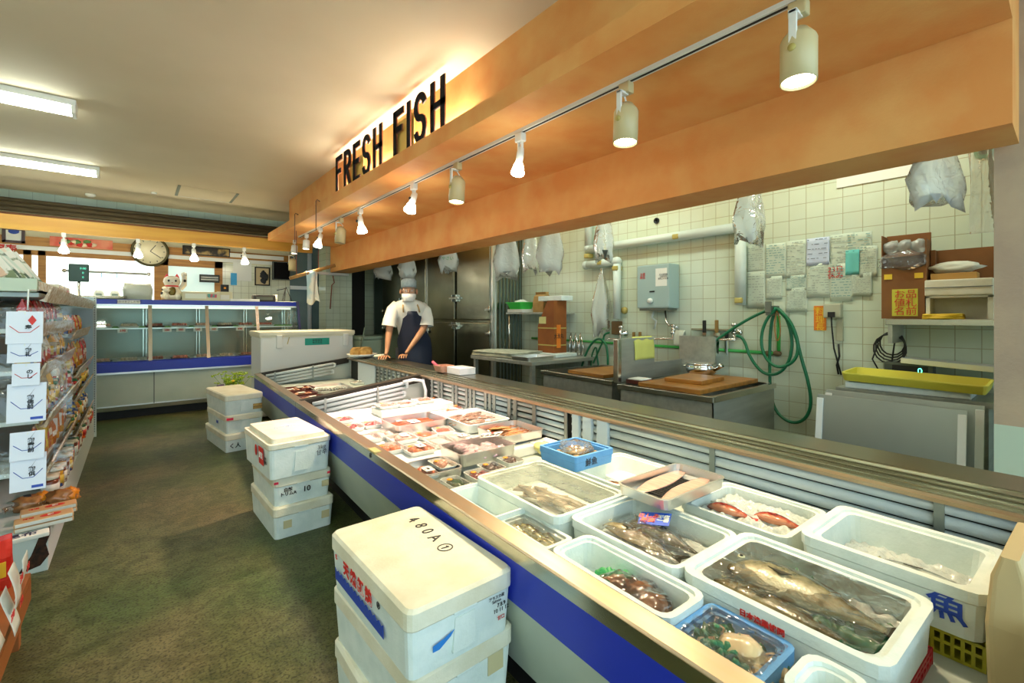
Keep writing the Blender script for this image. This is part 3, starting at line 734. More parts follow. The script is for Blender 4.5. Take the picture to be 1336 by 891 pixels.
def tap(lab, px, py, s=1):
    q = onX(px, py, XK - .05); t = thing('water_tap', lab, 'tap', (XK, q.y, q.z))
    MB().lathe([(0, 0), (.03, 0), (.02, .01), (.014, .012), (.014, .09), (0, .09)], 12, M=Matrix.Rotation(R(-90), 4, 'Y')).build('inlet', M_CHROME, t)
    MB().tube([(-.08, 0, .03 * s), (-.08, 0, -.02), (-.10, -.02, -.05), (-.10, .12, -.055), (-.10, .2, -.06), (-.10, .21, -.08)], .010).build('spout', M_CHROME, t)
    MB().tube([(-.07, 0, 0), (-.07, 0, .045)], .016).build('valve_body', M_CHROME, t)
    MB().lathe([(0, .045), (.012, .045), (.026, .055), (.026, .07), (0, .075)], 8).build('valve_knob', M_CHROME, t, loc=(-.07, 0, 0))
    return t
tap('chrome wall tap with long spout left of the hose coil', 960, 434)
tap('chrome wall tap beside the white pipe end above the left sink', 812, 435)
tap('small chrome tap under the water heater', 880, 434)

# ---- water heater
q0, q1 = onX(831, 347, XK - .16), onX(873, 402, XK - .16)
cy, cw = (q0.y + q1.y) / 2, abs(q0.y - q1.y)
t = thing('water_heater', 'grey-blue gas water heater with a round dial on the tiled wall', 'water heater', (XK, cy, q1.z - .02))
hh = q0.z - q1.z
M_HEAT = mat('grey_blue_enamel', '#9fb6b4', .35)
MB().box(-.16, 0, -cw / 2, cw / 2, .02, hh + .02, bev=.012).build('casing', M_HEAT, t)
MB().box(-.15, -.01, -cw / 2 + .02, cw / 2 - .02, 0, .022).build('base_plate', mat('grey_metal', '#6f7468'), t)
MB().lathe([(0, 0), (.024, 0), (.022, .018), (0, .02)], 16, M=Matrix.Translation((-.16, .02, .085)) @ Matrix.Rotation(R(-90), 4, 'Y')).build('dial', M_WHITE, t)
MB().box(-.162, -.16, -.02, .03, hh * .42, hh * .42 + .012).build('slot', M_BLACK, t)
MB().box(-.1612, -.16, -cw / 2 + .02, -.03, hh * .55, hh * .95).build('instruction_label', M_PAPER, t)
text('ガス湯沸器\n注意事項\n使用上の注意', .018, 'label_print', M_INKG, t, face((-.1615, -cw / 2 + .055, hh * .76), (-1, 0, 0)), sx=.9)
text('注意\n換気', .028, 'red_print', M_RED, t, face((-.1615, cw / 2 - .06, hh * .8), (-1, 0, 0)))
MB().tube([(-.06, -.06, .0), (-.06, -.07, -.10), (-.06, -.10, -.13), (-.06, -.18, -.14)], .008).build('water_line', M_CHROME, t)
MB().tube([(-.06, .05, .0), (-.07, .07, -.06), (-.06, .03, -.09), (-.06, .05, -.16)], .010).build('gas_line', M_PVC, t)

# ---- knives on the rack
kr = thing('knife_rack', 'thin wooden rail holding kitchen knives on the tiled wall', 'knife rack', (XK, yX(930, XK), onX(930, 430, XK).z))
MB().box(-.03, 0, -.2, .17, -.008, .008, bev=.003).build('rail', mat('grey_wood', '#8f8a70', .7), kr)
def knife(lab, px, py, bl, hl, hm, w=.03):
    q = onX(px, py, XK - .045); t = thing('kitchen_knife', lab, 'knife', tuple(q), 0, None)
    MB().box(-.009, .009, -.013, .013, 0, hl, bev=.005).build('handle', hm, t)
    b = MB(); b.loft([[(x, -w * .5, 0), (x, w * .5, 0), (x, w * .5, -bl * .75), (x, -w * .3, -bl)] for x in (-.001, .001)]); b.build('blade', M_CHROME, t); return t
M_HW = mat('wood_handle', '#8a6a34', .6)
knife('long knife with black handle hanging on the tiled wall', 919, 434, .27, .10, M_BLACK)
knife('knife with light wooden handle, right of the black-handled one', 935, 434, .17, .10, M_HW, .05)
knife('dark notched knife hanging nearest the tap', 948, 441, .14, .04, M_BLACK, .03)
knife('left of two wooden knife handles behind the splash panel', 827, 443, .10, .07, M_HW)
knife('right of two wooden knife handles behind the splash panel', 835, 443, .10, .07, M_HW)
for i, px in enumerate((735, 745, 751, 757)):
    q = onX(px, 438, XK - .06); t = thing('serving_tongs', 'steel tongs hanging from the green pipe, ' + ('first', 'second', 'third', 'fourth')[i] + ' from the left', 'tongs', tuple(q), 0, 'steel tongs on the green pipe')
    MB().tube([(0, -.0, .03), (0, -.025 - .006 * i, -.12), (0, -.02, -.2)], [.006, .009, .016], 6).build('arm', M_CHROME, t)
    MB().tube([(0, .0, .03), (0, .02, -.12), (0, .015, -.2)], [.006, .009, .016], 6).build('arm', M_CHROME, t)
q = onX(800, 442, XK - .05)
for (px, py, r, lab) in ((842, 282, .0, ''),): pass
t = thing('wall_ring', 'small round ring fitting high on the tiled wall', 'ring', (XK, yX(857, XK), onX(857, 288, XK).z))
MB().lathe([(.012, 0), (.026, 0), (.026, .012), (.016, .012), (.012, 0)], 16, M=Matrix.Rotation(R(-90), 4, 'Y')).build('ring_body', M_BLACK, t)
q = onX(815, 405, XK)
tag(MB().lathe([(0, 0), (.035, 0), (.03, .02), (0, .022)], 12, M=Matrix.Rotation(R(-90), 4, 'Y')).build('brass_plate', M_TAPE, loc=tuple(q)), 'yellowish round plate fixed next to the white pipe end', 'wall plate')
q = onX(807, 427, XK)
tag(MB().box(-.05, 0, -.05, .05, -.07, .06, bev=.01).build('pipe_mount', mat('brown_metal', '#6a5230', .6), loc=tuple(q)), 'brown mounting block at the lower end of the white pipe', 'pipe mount')
q = onX(887, 436, XK - .06)
towel('small_rag', 'small grey-white rag hanging beside the heater tap', .09, .12, (q.x, q.y, q.z + .03), R(90), mat('white_rag', '#cfd4c4', .9), 'rag')

# ---- papers taped on the wall
def sheet(x0, y0, x1, y1, lab, m, rows=10, tint=None, cols=1, k=0):
    a = onX(x0, y0, XK); b_ = onX(x1, y1, XK); w = abs(a.y - b_.y); h = a.z - b_.z
    t = thing('notice_sheet', lab, 'notice', (XK - .001 - .0006 * k, (a.y + b_.y) / 2, b_.z), 0, 'price lists taped to the tiled wall')
    MB().grid(lambda u, v: (-.003 - .004 * math.sin(6 * u + k) * math.sin(4 * v + k), w * (.5 - u), h * v), 8, 6, thick=.0006).build('paper', m, t)
    c = MB()
    rnd = random.Random(k)
    for i in range(rows):
        z = h * (.93 - .86 * i / rows); y = w * .44
        while y > -w * .40:
            l = w * rnd.uniform(.05, .22)
            if rnd.random() < .75: c.box(-.0098, -.0092, max(y - l, -w * .44), y, z, z + h * .012 + .001)
            y -= l + w * .06
    c.build('printed_rows', tint or mat('faint_print', '#98a094', .8), t); return t
M_SH = mat('grey_green_paper', '#c3cdbb', .8); M_SHB = mat('pale_blue_paper', '#c3cde0', .8); M_SHT = mat('turquoise_paper', '#68bcb4', .8)
S = [(975, 320, 998, 355, 'pale price list at the upper left of the taped papers'), (999, 319, 1026, 362, 'price list with pink and blue header, second from the left in the top row'),
     (1026, 315, 1052, 362, 'price list with many ruled lines, third from the left in the top row'), (1083, 307, 1115, 352, 'price list left of the turquoise note'),
     (1105, 305, 1138, 350, 'crumpled top right price list with a red pin'), (975, 355, 999, 402, 'lower left price list with red pins'), (1000, 361, 1021, 390, 'small list below the pink-headed one'),
     (1026, 360, 1053, 378, 'narrow list with dark text above the low hanging sheet'), (1026, 376, 1054, 407, 'lowest hanging sheet of the taped papers'), (1053, 345, 1084, 388, 'list under the pale blue table sheet'),
     (1084, 345, 1113, 393, 'list with red handwriting under it'), (1122, 322, 1145, 361, 'sheet at the far right edge, torn corner'), (1112, 357, 1138, 386, 'small sheet below the turquoise note')]
for k, (a, b_, c, d, lab) in enumerate(S): sheet(a, b_, c, d, lab, M_SH, rows=12, k=k, tint=(mat('teal_print', '#6f9a96', .8) if k % 3 == 1 else None))
sheet(1053, 312, 1083, 345, 'pale blue table sheet with bold printed rows', M_SHB, 5, M_INK, k=14)
sheet(1104, 327, 1122, 358, 'plain turquoise note pinned over the price lists', M_SHT, 1, M_INK, k=20)
q = onX(1090, 356, XK - .014); t = text('23日\n休み', .045, 'red_handwriting', M_RED, None, face((0, 0, 0), (-1, 0, 0))); t.location = q; tag(t, 'red handwriting on the taped price lists', 'handwriting')
q = onX(1064, 314, XK)
t = thing('orange_notice', 'orange notice sticker left of the wall socket', 'notice', (XK, yX(1070, XK), onX(1070, 431, XK).z))
w = abs(yX(1062, XK) - yX(1078, XK)); h = onX(1070, 399, XK).z - onX(1070, 431, XK).z
MB().box(-.003, 0, -w / 2, w / 2, 0, h).build('paper', mat('orange_paper', '#e07b22'), t)
text('お知らせ', .022, 'printed_title', M_YEL, t, face((-.0035, 0, h * .88), (-1, 0, 0))); text('料\n理\n長', .055, 'printed_text', M_YEL, t, face((-.0035, 0, h * .42), (-1, 0, 0)), space=1)
# ---- socket box, cable, trunking
q = onX(1089, 405, XK)
t = thing('socket_box', 'grey socket box with a black plug cable on the tiled wall', 'socket', (XK, q.y, q.z))
MB().box(-.06, 0, -.05, .05, -.05, .045, bev=.01).build('box_body', mat('beige_grey', '#b3b39a', .5), t); MB().box(-.075, -.06, -.02, .02, -.045, -.01, bev=.003).build('plug', M_BLACK, t)
MB().tube([(-.068, 0, -.03), (-.06, .0, -.1), (-.05, -.01, -.25), (-.05, -.05, -.42)], .005).build('black_cable', M_BLACK, t)
MB().tube([(-.03, -.03, -.22), (-.03, -.035, -.3), (-.03, -.02, -.36), (-.03, -.03, -.42)], .006).build('black_cable', M_BLACK, t)
MB().box(-.02, 0, -.05, -.015, -.2, -.045).build('cable_cover', mat('beige_grey', '#b3b39a'), t)
# ---- wall shelf right with boxes
a, b_ = yX(1155, XK - .28), yX(1300, XK - .28); zs = onX(1180, 416, XK - .28).z
t = thing('steel_wall_shelf', 'steel shelf on the tiled wall beside the column carrying boxes', 'shelf', (XK, (a + b_) / 2, zs)); hw = abs(a - b_) / 2
MB().box(-.28, 0, -hw, hw, -.035, 0, bev=.003).build('board', M_STEEL2, t); MB().box(-.27, 0, hw - .03, hw - .01, -.14, -.03).build('bracket', M_STEEL, t)
Xs = XK - .2
def on_shelf(px): return yX(px, Xs)
ya_, yb_ = on_shelf(1154), on_shelf(1212)
kb = thing('cardboard_holder', 'tall brown cardboard holder stuffed with white bags on the wall shelf', 'box', (Xs, (ya_ + yb_) / 2, zs + .001)); w = abs(ya_ - yb_); hh = onX(1180, 305, Xs).z - zs
MB().box(-.07, .07, -w / 2, w / 2, 0, hh * .6, bev=.002).box(.05, .07, -w / 2, w / 2, hh * .6, hh, bev=.002).box(-.07, .07, w / 2 - .005, w / 2, hh * .6, hh * .98).box(-.07, .07, -w / 2, -w / 2 + .005, hh * .6, hh * .9).box(-.068, .06, -w / 2, w / 2, hh * .72, hh * .73).build('holder', M_KRAFT, kb)
MB().box(-.073, -.071, -w * .32, w * .25, hh * .03, hh * .34).build('yellow_pouch', mat('yellow_pouch', '#ccc83c', .6), kb)
text('お品\n値札\n名前', .05, 'pouch_print', M_RED, kb, face((-.075, -.01, hh * .18), (-1, 0, 0)))
for s in (-1, 1): MB().box(-.073, -.07, s * w * .34 - .018, s * w * .34 + .018, hh * .46, hh * .52).build('yellow_tape', M_YEL, kb)
def bag(name, lab, loc, w, h, seed, m=None, cat='plastic bag', group=None, depth=.05, rz=0, top=.5, parent=None):
    """bundle of thin plastic bags hanging down: gathered at the top, fuller and pointed below"""
    rnd = random.Random(seed); lob = [rnd.uniform(.7, 1.1) for _ in range(16)]
    b = MB(); loops = []
    for k in range(7):
        u = k / 6; ww = w * (top + (1 - top) * min(1, u * 1.6)) * (1 if u < .8 else .82)
        loops.append([(ww / 2 * math.cos(2 * PI * i / 16) * (1 + .06 * math.sin(3 * i + k)), depth / 2 * math.sin(2 * PI * i / 16) * (.5 + u) * (1 + .5 * math.sin(5 * i + seed)), -h * u * (lob[i] if u > .55 else 1)) for i in range(16)])
    b.loft(loops, smooth=True)
    return tag(b.build(name, m or M_FROST, loc=loc, rotz=rz), lab, cat, group) if parent is None else b.build(name, m or M_FROST, parent, loc=loc)
for k in range(3): MB().blob((-.03, -w * .3 + k * w * .3, hh * .84), (.05, w * .2, .04), 2, .35, seed=k).build('white_bag_bundle', M_FROST, kb)
MB().blob((-.075, 0, hh * .67), (.02, w * .52, .05), 3, .4, seed=8).build('clear_bag', M_FILM, kb)
ya_, yb_ = on_shelf(1210), on_shelf(1298)
w = abs(ya_ - yb_); yc_ = (ya_ + yb_) / 2
f1 = thing('foam_box', 'long white styrofoam box upper of two on the wall shelf, holding gloves', 'foam box', (Xs, yc_, zs + .125)); MB().box(-.08, .09, -w / 2, w / 2, 0, .085, bev=.006).build('body', M_FOAMY, f1); MB().box(-.083, -.08, -w / 2, w / 2, .042, .045).build('lid_seam', M_INKG, f1)
f2 = thing('open_foam_box', 'white open-fronted styrofoam box on the wall shelf with yellow papers inside', 'foam box', (Xs, yc_, zs + .001))
MB().box(-.07, .09, w / 2 - .02, w / 2, 0, .12).box(-.07, .09, -w / 2, -w / 2 + .02, 0, .12).box(.07, .09, -w / 2, w / 2, 0, .12).box(-.07, .09, -w / 2, w / 2, .112, .123).build('body', M_FOAMY, f2)
folded('yellow_papers', 'crumpled yellow papers inside the open styrofoam box', .12, .16, 3, .01, M_YEL, (Xs - .03, yc_ + .06, zs + .008), .1, 'paper')
t = tag(MB().blob((0, 0, .03), (.05, .1, .03), 3, .4, seed=4).build('cotton_gloves', mat('white_cotton', '#d7d6c6', .95), loc=(Xs, yc_ + .02, zs + .245)), 'pile of white cotton gloves with pink cuffs on the carton', 'gloves')
tag(MB().box(-.05, .06, -.09, .09, 0, .034, bev=.003).build('tan_carton', mat('tan_cardboard', '#b98c4a', .8), loc=(Xs, yc_ + .02, zs + .211)), 'flat tan carton under the white gloves', 'box')
tag(MB().box(.05, .055, -.12, .12, 0, .17).box(.0, .055, .1, .12, .02, .17).build('cardboard_flap', M_KRAFT, loc=(Xs + .02, yc_, zs + .211)), 'upright brown cardboard flap behind the gloves', 'cardboard')
# black cable coil & digital scale
q = onX(1164, 448, XK - .05)
b = MB()
for k in range(4): b.tube([(-.02 * k, .06 * math.sin(2 * PI * i / 14) * (1 + .1 * k), .07 * math.cos(2 * PI * i / 14) * (1 + .08 * k) - .01 * k) for i in range(15)], .0045, 6)
b.tube([(-.03, .06, 0), (-.03, .09, -.1), (-.02, .06, -.17)], .0045, 6); b.tube([(-.02, -.04, .2), (-.02, -.02, .05), (-.03, .0, -.15)], .0045, 6)
tag(b.build('coiled_cable', M_BLACK, loc=tuple(q)), 'coiled black cable hanging under the wall shelf', 'cable')
# leaning steel panels on a bench
q = onX(1180, 470, 3.2)
bn = thing('prep_bench', 'low bench behind the leaning steel panels', 'bench', (3.36, .72, 0)); MB().box(-.2, .2, -.5, .16, .70, .73).build('bench_top', M_STEEL, bn)
for y in (-.46, .10): MB().box(-.18, .18, y, y + .03, 0, .70).build('bench_leg', M_STEEL, bn)
M_PANEL = mat('hazy_aluminium_sheet', (.42, .45, .42), .38, .85, col2=(.36, .38, .36), scale=1.5)
def leanp(lab, X, pxa, pxb, pyt, dx):
    ya_, yb_ = yX(pxa, X), yX(pxb, X); zt_ = onX(pxa, pyt, X).z; w = abs(ya_ - yb_)
    t = thing('shelf_panel', lab, 'panel', (X - dx, (ya_ + yb_) / 2, 0), 0, 'steel panels leaning behind the counter', rot=(0, math.atan2(dx, zt_), 0))
    MB().box(0, .012, -w / 2, w / 2, 0, zt_, bev=.002).build('sheet', M_PANEL, t)
    for s in (-1, 1): MB().box(-.012, .0, s * w / 2 - (.0 if s < 0 else .03), s * w / 2 + (.03 if s < 0 else 0), .02, zt_ - .02, bev=.002).build('edge_strip', M_WHITE, t)
    return t
leanp('front steel panel with white edge strips leaning behind the counter', 2.95, 1067, 1262, 512, .1)
leanp('rear steel panel leaning behind the front one', 3.05, 1078, 1285, 506, .1)
a = onX(1108, 476, 3.3); b_ = onX(1294, 506, 3.3)
t = thing('yellow_tray', 'long shallow yellow plastic tray lying above the steel panels', 'tray', (3.28, (a.y + b_.y) / 2, .775)); L = abs(a.y - b_.y)
M_YT = mat('yellow_tray_plastic', '#d9cf4c', .45)
MB().loft([rrect(.13, L / 2 * .97, .02, 0), rrect(.15, L / 2, .03, .04), rrect(.15, L / 2, .03, .046), rrect(.14, L / 2 - .01, .025, .046), rrect(.125, L / 2 * .96, .02, .005)]).build('tray_body', M_YT, t); t.rotation_euler = (R(1.2), R(-2), 0)
tag(MB().box(-.12, .12, -.30, .22, 0, .035, bev=.005).build('foam_slab', M_FOAM, loc=(3.3, .62, .731)), 'white styrofoam slab under the yellow tray', 'foam slab')
q = onX(1184, 477, 3.47)
t = thing('digital_scale', 'digital scale with a green lit display below the cable coil', 'scale', (3.51, q.y, q.z - .085)); 
MB().box(-.04, .06, -.11, .11, 0, .10, bev=.008).build('housing', mat('dark_grey_plastic', '#4a5048', .5), t)
MB().box(-.042, -.04, -.09, .07, .03, .085).build('display_window', M_BLACK, t)
text('0', .045, 'lit_digit', mat('lit_green_digit', '#40ffb0', .5, emit=(.1, 1, .55), es=2.5), t, face((-.0425, -.055, .058), (-1, 0, 0)))
MB().box(-.02, .02, -.02, .02, -(q.z - .085 - .731), 0).build('stand', mat('dark_grey_plastic', '#4a5048'), t)
tag(MB().box(-.03, .12, -.3, .22, 0, .03, bev=.004).build('plastic_cover', M_WHITE, loc=(3.47, .42, .86), rot=(R(3), 0, 0)), 'white plastic cover behind the yellow tray near the column', 'cover')
# white blank board high on the wall
a = onX(1092, 232, XK); b_ = onX(1190, 250, XK)
tag(MB().box(-.008, 0, b_.y, a.y, a.z - .07, a.z + .1).build('white_board', M_WHITE, loc=(XK, 0, 0)), 'plain white board high on the tiled wall near the beam', 'board')

# ---- bags hanging from the back of the beam
XB = 2.74
for (px, yt, yb3, wpx, lab) in ((500, 338, 363, 26, 'small white bag bundle at the far left end of the beam'), (531, 330, 363, 26, 'white bag bundle hanging above the fishmonger'),
        (585, 318, 354, 28, 'white bag bundle with green print'), (661, 305, 363, 36, 'white bag bundle, leftmost of three together in front of the fridge edge'),
        (692, 300, 356, 24, 'narrow white bag bundle, middle of three together'), (718, 296, 355, 38, 'wide white bag bundle, rightmost of three together'),
        (788, 280, 339, 28, 'narrow pointed clear bag bundle before the white pipe'), (978, 240, 316, 44, 'white bag bundle before the pipe, above the taped papers'),
        (1221, 190, 272, 80, 'largest white bag bundle, nearest to the column')):
    q = onX(px, yt, XB + .03); d = q.x * FW.x + q.y * FW.y; s = d / 600
    bg = bag('plastic_bag_bundle', lab, (q.x, q.y, min(q.z, 1.95)), wpx * s, (yb3 - yt) * s, px, cat='plastic bags', group='white plastic bags hanging behind the beam', rz=-YAW, depth=.06)
    MB().tube([(0, 0, -.03), (0, 0, .02), (-.03, 0, .03)], .004, 6).build('hook', M_CHROME, bg)
    if px == 585: text('やさい', .045, 'green_print', M_GRN, bg, Matrix.Translation((0, -.06, -.16)) @ Matrix.Rotation(R(90), 4, 'X'))
q = onX(785, 350, XK - .1); s = 4.6 / 600
bag('clear_bag', 'long clear plastic bag hanging narrow from the pipe above the left sink', tuple(q), 26 * s * 1.05, 82 * s, 5, m=film_mat('milky_bag', dens=.4, white=(.9, .93, .9)), rz=-YAW, depth=.06, top=.12)
q = onX(1283, 200, XB + .15)
b = MB(); b.grid(lambda u, v: (.16 * (u - .5) + .02 * math.sin(7 * u + 4 * v) + .06 * v, .03 * math.sin(9 * u + 2 * v), -.42 * v), 14, 10)
t = tag(b.build('clear_sheet', film_mat('milky_bag'), loc=(q.x, q.y, 1.93), rotz=-YAW), 'long clear plastic sheet hanging beside the column', 'plastic sheet')
q = onX(1284, 197, XB + .3)
tag(MB().lathe([(.02, 0), (.04, 0), (.04, .01), (.02, .01), (.02, 0)], 20, M=Matrix.Rotation(R(-90), 4, 'Y')).build('green_ring_sign', mat('dark_green_print', '#1c7a50', .5), loc=(XK, yX(1284, XK), onX(1284, 198, XK).z)), 'green round mark on the wall beside the column top', 'sign')
# pale chest at the back of the kitchen
t = thing('chest_freezer', 'pale green chest standing at the far kitchen wall', 'freezer', (2.98, 7.62, 0))
MB().box(-.17, .4, -.28, .3, .02, .74, bev=.015).build('body', mat('pale_green_enamel', '#a9bba6', .4), t); MB().box(-.18, .41, -.29, .31, .745, .8, bev=.012).build('lid', mat('pale_green_enamel', '#a9bba6'), t)
MB().tube([(-.1, -.33, .95), (-.13, -.34, .8), (-.17, -.34, .6), (-.16, -.33, .45)], .014).build('drain_hose', mat('grey_hose', '#8a9a84', .5), t)

# =================================================================== the fish counter
RZ = -AL
def cthing(name, label, cat, c, y, z, rz=0, group=None): return thing(name, label, cat, fromC(c, y, z), RZ + rz, group)
M_RAIL = mat('worn_bronze_steel', (.46, .35, .23), .34, .95, col2=(.42, .36, .27), scale=5, stretch=(8, .6, 8))
M_RAIL2 = mat('greenish_steel_rail', (.42, .43, .35), .22, 1, col2=(.52, .50, .40), scale=4, stretch=(10, .5, 10))
M_RTOP = mat('steel_counter_top', (.34, .36, .31), .28, 1, col2=(.40, .36, .27), scale=2)
M_LINER = mat('case_liner', '#b3bcb4', .45)
M_PIPE = mat('frosted_pipe', '#c4ced0', .55, bump=.25, bscale=60)
M_PIPEIN = mat('dark_slots', '#22241f', .7)
CF, CI, CR0, CR1, CB = .733, .786, 1.67, 1.834, 2.01
FL = .42
def case(name, lab, y0, y1, far_end):
    t = cthing(name, lab, 'fish counter', 0, 0, 0)
    g = .003
    a, b_ = y0 + g, y1 - g
    MB().sweep([(CF, .503), (CF, .539), (CF + .004, .543), (CI, .547), (CI, .535), (CI + .01, .50), (CI + .01, FL - .02), (CF + .02, FL - .02), (CF + .02, .503)], a, b_).build('front_rail', M_RAIL, t)
    MB().sweep([(CF - .001, .505), (CF + .02, .505), (CF + .02, .392), (CF - .001, .392)], a, b_).build('blue_band', M_BLUE, t)
    MB().sweep([(CF - .0015, .503), (CF - .0015, .538), (CF, .538), (CF, .503)], a, b_).build('front_trim', M_RAIL2, t)
    MB().sweep([(CF, .392), (CF + .02, .392), (CF + .09, .154), (CF + .07, .154)], a, b_).build('lower_panel', M_PALE, t)
    MB().sweep([(CF + .15, .0), (CF + .15, .17), (CB - .06, .17), (CB - .06, 0)], a, b_).build('kick_plate', M_BLACK, t)
    # rear rail with stepped sliding-door tracks
    pr = [(CR0, .644), (CR0, .652), (CR0 + .012, .656), (CR0 + .045, .658), (CR0 + .045, .664), (CR0 + .051, .664), (CR0 + .051, .658), (CR0 + .085, .661), (CR0 + .085, .668), (CR0 + .091, .668), (CR0 + .091, .662),
          (CR0 + .125, .664), (CR0 + .125, .671), (CR0 + .131, .671), (CR0 + .131, .665), (CR1, .672), (CR1, .63), (CR0 + .03, .63), (CR0 + .02, .644)]
    MB().sweep(pr, a, b_).build('rear_rail', M_RAIL2, t)
    MB().sweep([(CR0 - .002, .642), (CR0 - .002, .653), (CR0 + .016, .6575), (CR0 + .016, .642)], a, b_).build('rail_lip', M_RAIL, t)
    MB().sweep([(CR1, .63), (CR1, .675), (CB, .675), (CB, .63)], a, b_).build('rear_top', M_RTOP, t)
    MB().sweep([(CB - .03, .17), (CB - .03, .63), (CB - .01, .63), (CB - .01, .17)], a, b_).build('rear_panel', M_STEEL, t)
    # liner
    m = MB(); m.sweep([(CI + .01, FL - .02), (CI + .01, FL), (CR0 + .06, FL), (CR0 + .06, FL - .02)], a, b_)
    m.sweep([(CR0 + .06, FL - .02), (CR0 + .06, .63), (CR0 + .07, .63), (CR0 + .07, FL - .02)], a, b_)
    m.build('liner', M_LINER, t)
    MB().sweep([(CR0 + .052, FL), (CR0 + .052, .632), (CR0 + .059, .632), (CR0 + .059, FL)], a + .02, b_ - .02).build('dark_back', M_PIPEIN, t)
    # sloping end frames
    for yy, s in ((y0, 1), (y1, -1)):
        ya_, yb_ = (yy + g, yy + .035) if s > 0 else (yy - .035, yy - g)
        MB().loft([[(CF + .003, y, .50), (CF + .003, y, .541), (CI, y, .549), (CR0 + .02, y, .660), (CR0 + .02, y, .60), (CI, y, .47)] for y in (ya_, yb_)]).build('end_frame', mat('dark_bronze', '#2f2a20', .4, .4), t)
        MB().loft([[(CI, y, FL), (CI, y, .53), (CR0 + .05, y, .64), (CR0 + .05, y, FL)] for y in ((ya_ + .006, ya_ + .012) if s > 0 else (yb_ - .012, yb_ - .006))]).box(CF + .03, CB - .02, min(ya_, yb_), max(ya_, yb_), .17, FL).build('end_panel', M_LINER, t)
    return t
near = case('fish_display_case', 'long open fish display case nearest the viewer, full of styrofoam boxes', .05, 3.51, False)
far = case('fish_display_case', 'short far section of the fish counter, before the white chest', 3.51, 5.41, True)
def pipe_run(parent, pts, r, name='cooling_pipe'): return MB().tube(pts, r, 8).build(name, M_PIPE, parent)
# rear coil, four pipes high
for (par, a, b_, zs) in ((near, .12, 1.72, (.625, .585, .545, .505)), (near, 1.78, 2.28, (.622, .59, .555, .522, .49)), (near, 2.30, 3.32, (.622, .59, .555, .522, .49)), (far, 3.62, 4.85, (.622, .59, .555, .522, .49))):
    for z in zs: pipe_run(par, [(CR0 + .030, a, z), (CR0 + .030, b_, z)], .0185 if a < 1 else .0135)
    if a < 1:
        for k in (0, 2): MB().tube([(CR0 + .03, a, zs[k]), (CR0 + .03, a - .03, (zs[k] * 3 + zs[k + 1]) / 4), (CR0 + .03, a - .03, (zs[k] + 3 * zs[k + 1]) / 4), (CR0 + .03, a, zs[k + 1])], .0185, 8).build('pipe_bend', M_PIPE, par)
M_BRK = mat('zinc_bracket', '#8d9794', .4, .6)
def bracket(par, y, w=.022, x=CR0 + .008): MB().box(x, x + .006, y - w / 2, y + w / 2, FL, .645).build('bracket', M_BRK, par)
for y in (.30, .95, 1.76): bracket(near, y)
M_FROSTB = mat('frosted_block', '#b9c9d4', .7, bump=.5, bscale=25)
for y, w in ((1.50, .07), (1.60, .06), (1.68, .05)): MB().box(CR0 - .002, CR0 + .02, y - w / 2, y + w / 2, FL, .645, bev=.006).build('frosted_plate', M_FROSTB, near)
for y in (2.02, 2.20, 2.26, 2.42, 2.47, 2.52, 2.66, 2.71, 2.76, 2.9, 2.95, 3.12, 3.17, 3.28): bracket(near, y, .03)
for y in [3.7 + .1 * k for k in range(9)]: bracket(far, y, .035)
MB().box(CR0 + .0, CR0 + .02, 3.95 + .55, 5.0, FL, .64).build('frosted_plate', M_FROSTB, far)
# end coils that climb with the sloping divider
def endcoil(par, y, c0, c1, n, lab=None):
    for k in range(n):
        z0 = .515 - .034 * k; z1 = .625 - .034 * k
        zz = lambda c: z0 + (z1 - z0) * (c - CI) / (CR0 - CI)
        c1k = c1 - .02 * (k // 2)
        pipe_run(par, [(c0, y, zz(c0)), (c1k, y, zz(c1k))], .0145)
        if k % 2 == 0: MB().tube([(c1k, y, zz(c1k)), (c1k + .022, y, zz(c1k) - .006), (c1k + .022, y, zz(c1k) - .028), (c1k, y, zz(c1k) - .034)], .0145).build('pipe_bend', M_PIPE, par)
    for c in (c0 + .08, (c0 + c1) / 2 + .12): zc_ = .53 + (c - CI) * .124; MB().box(c - .007, c + .007, y - .022, y - .016, FL + .02, zc_ + .01).build('bracket', M_BRK, par)
endcoil(near, 3.44, .83, 1.52, 4)
endcoil(far, 5.33, .83, 1.50, 4)
MB().tube([(1.50, 3.42, .62), (1.58, 3.4, .635), (1.64, 3.36, .625), (1.655, 3.34, .55), (1.655, 3.34, .50)], .013).build('pipe_bend', M_PIPE, near)
# small tag plate on the front rail
p = cz(479, 590, .54)
MB().box(CF - .002, CF + .03, p[1] - .05, p[1] + .03, .5395, .5485).build('name_plate', mat('pale_yellow_plate', '#c8b878', .5), near)
text('©', .03, 'plate_print', M_INK, near, face((CF - .003, p[1], .522), (-1, 0, 0)))

# ------------------------------------------------------------------ foam boxes in the counter
BFL = {}
def foam_open(name, lab, cat, pts, z, z0=FL, m=None, wall=.022, r=.03, inner=.9, group=None, depth=.068, sp=None):
    c0, c1, y0, y1 = sp or cspan(pts, z)
    L, Wd, h = (c1 - c0) / 2, (y1 - y0) / 2, z - z0; ft = max(.018, h - depth)
    t = cthing(name, lab, cat, (c0 + c1) / 2, (y0 + y1) / 2, z0 + .001, group=group)
    b = MB(); b.loft([rrect(L * .95, Wd * .96, r, 0), rrect(L * .975, Wd * .98, r, h - .028), rrect(L, Wd, r, h - .024), rrect(L, Wd, r, h), rrect(L - wall * .55, Wd - wall * .55, r * .9, h), rrect(L - wall * .6, Wd - wall * .6, r * .9, h - .007),
                  rrect(L - wall, Wd - wall, r * .8, h - .007), rrect(L - wall - .008, Wd - wall - .008, r * .7, ft)])
    b.build('box_body', m or M_FOAM, t)
    BFL[t.name] = ft
    return t, L, Wd, h
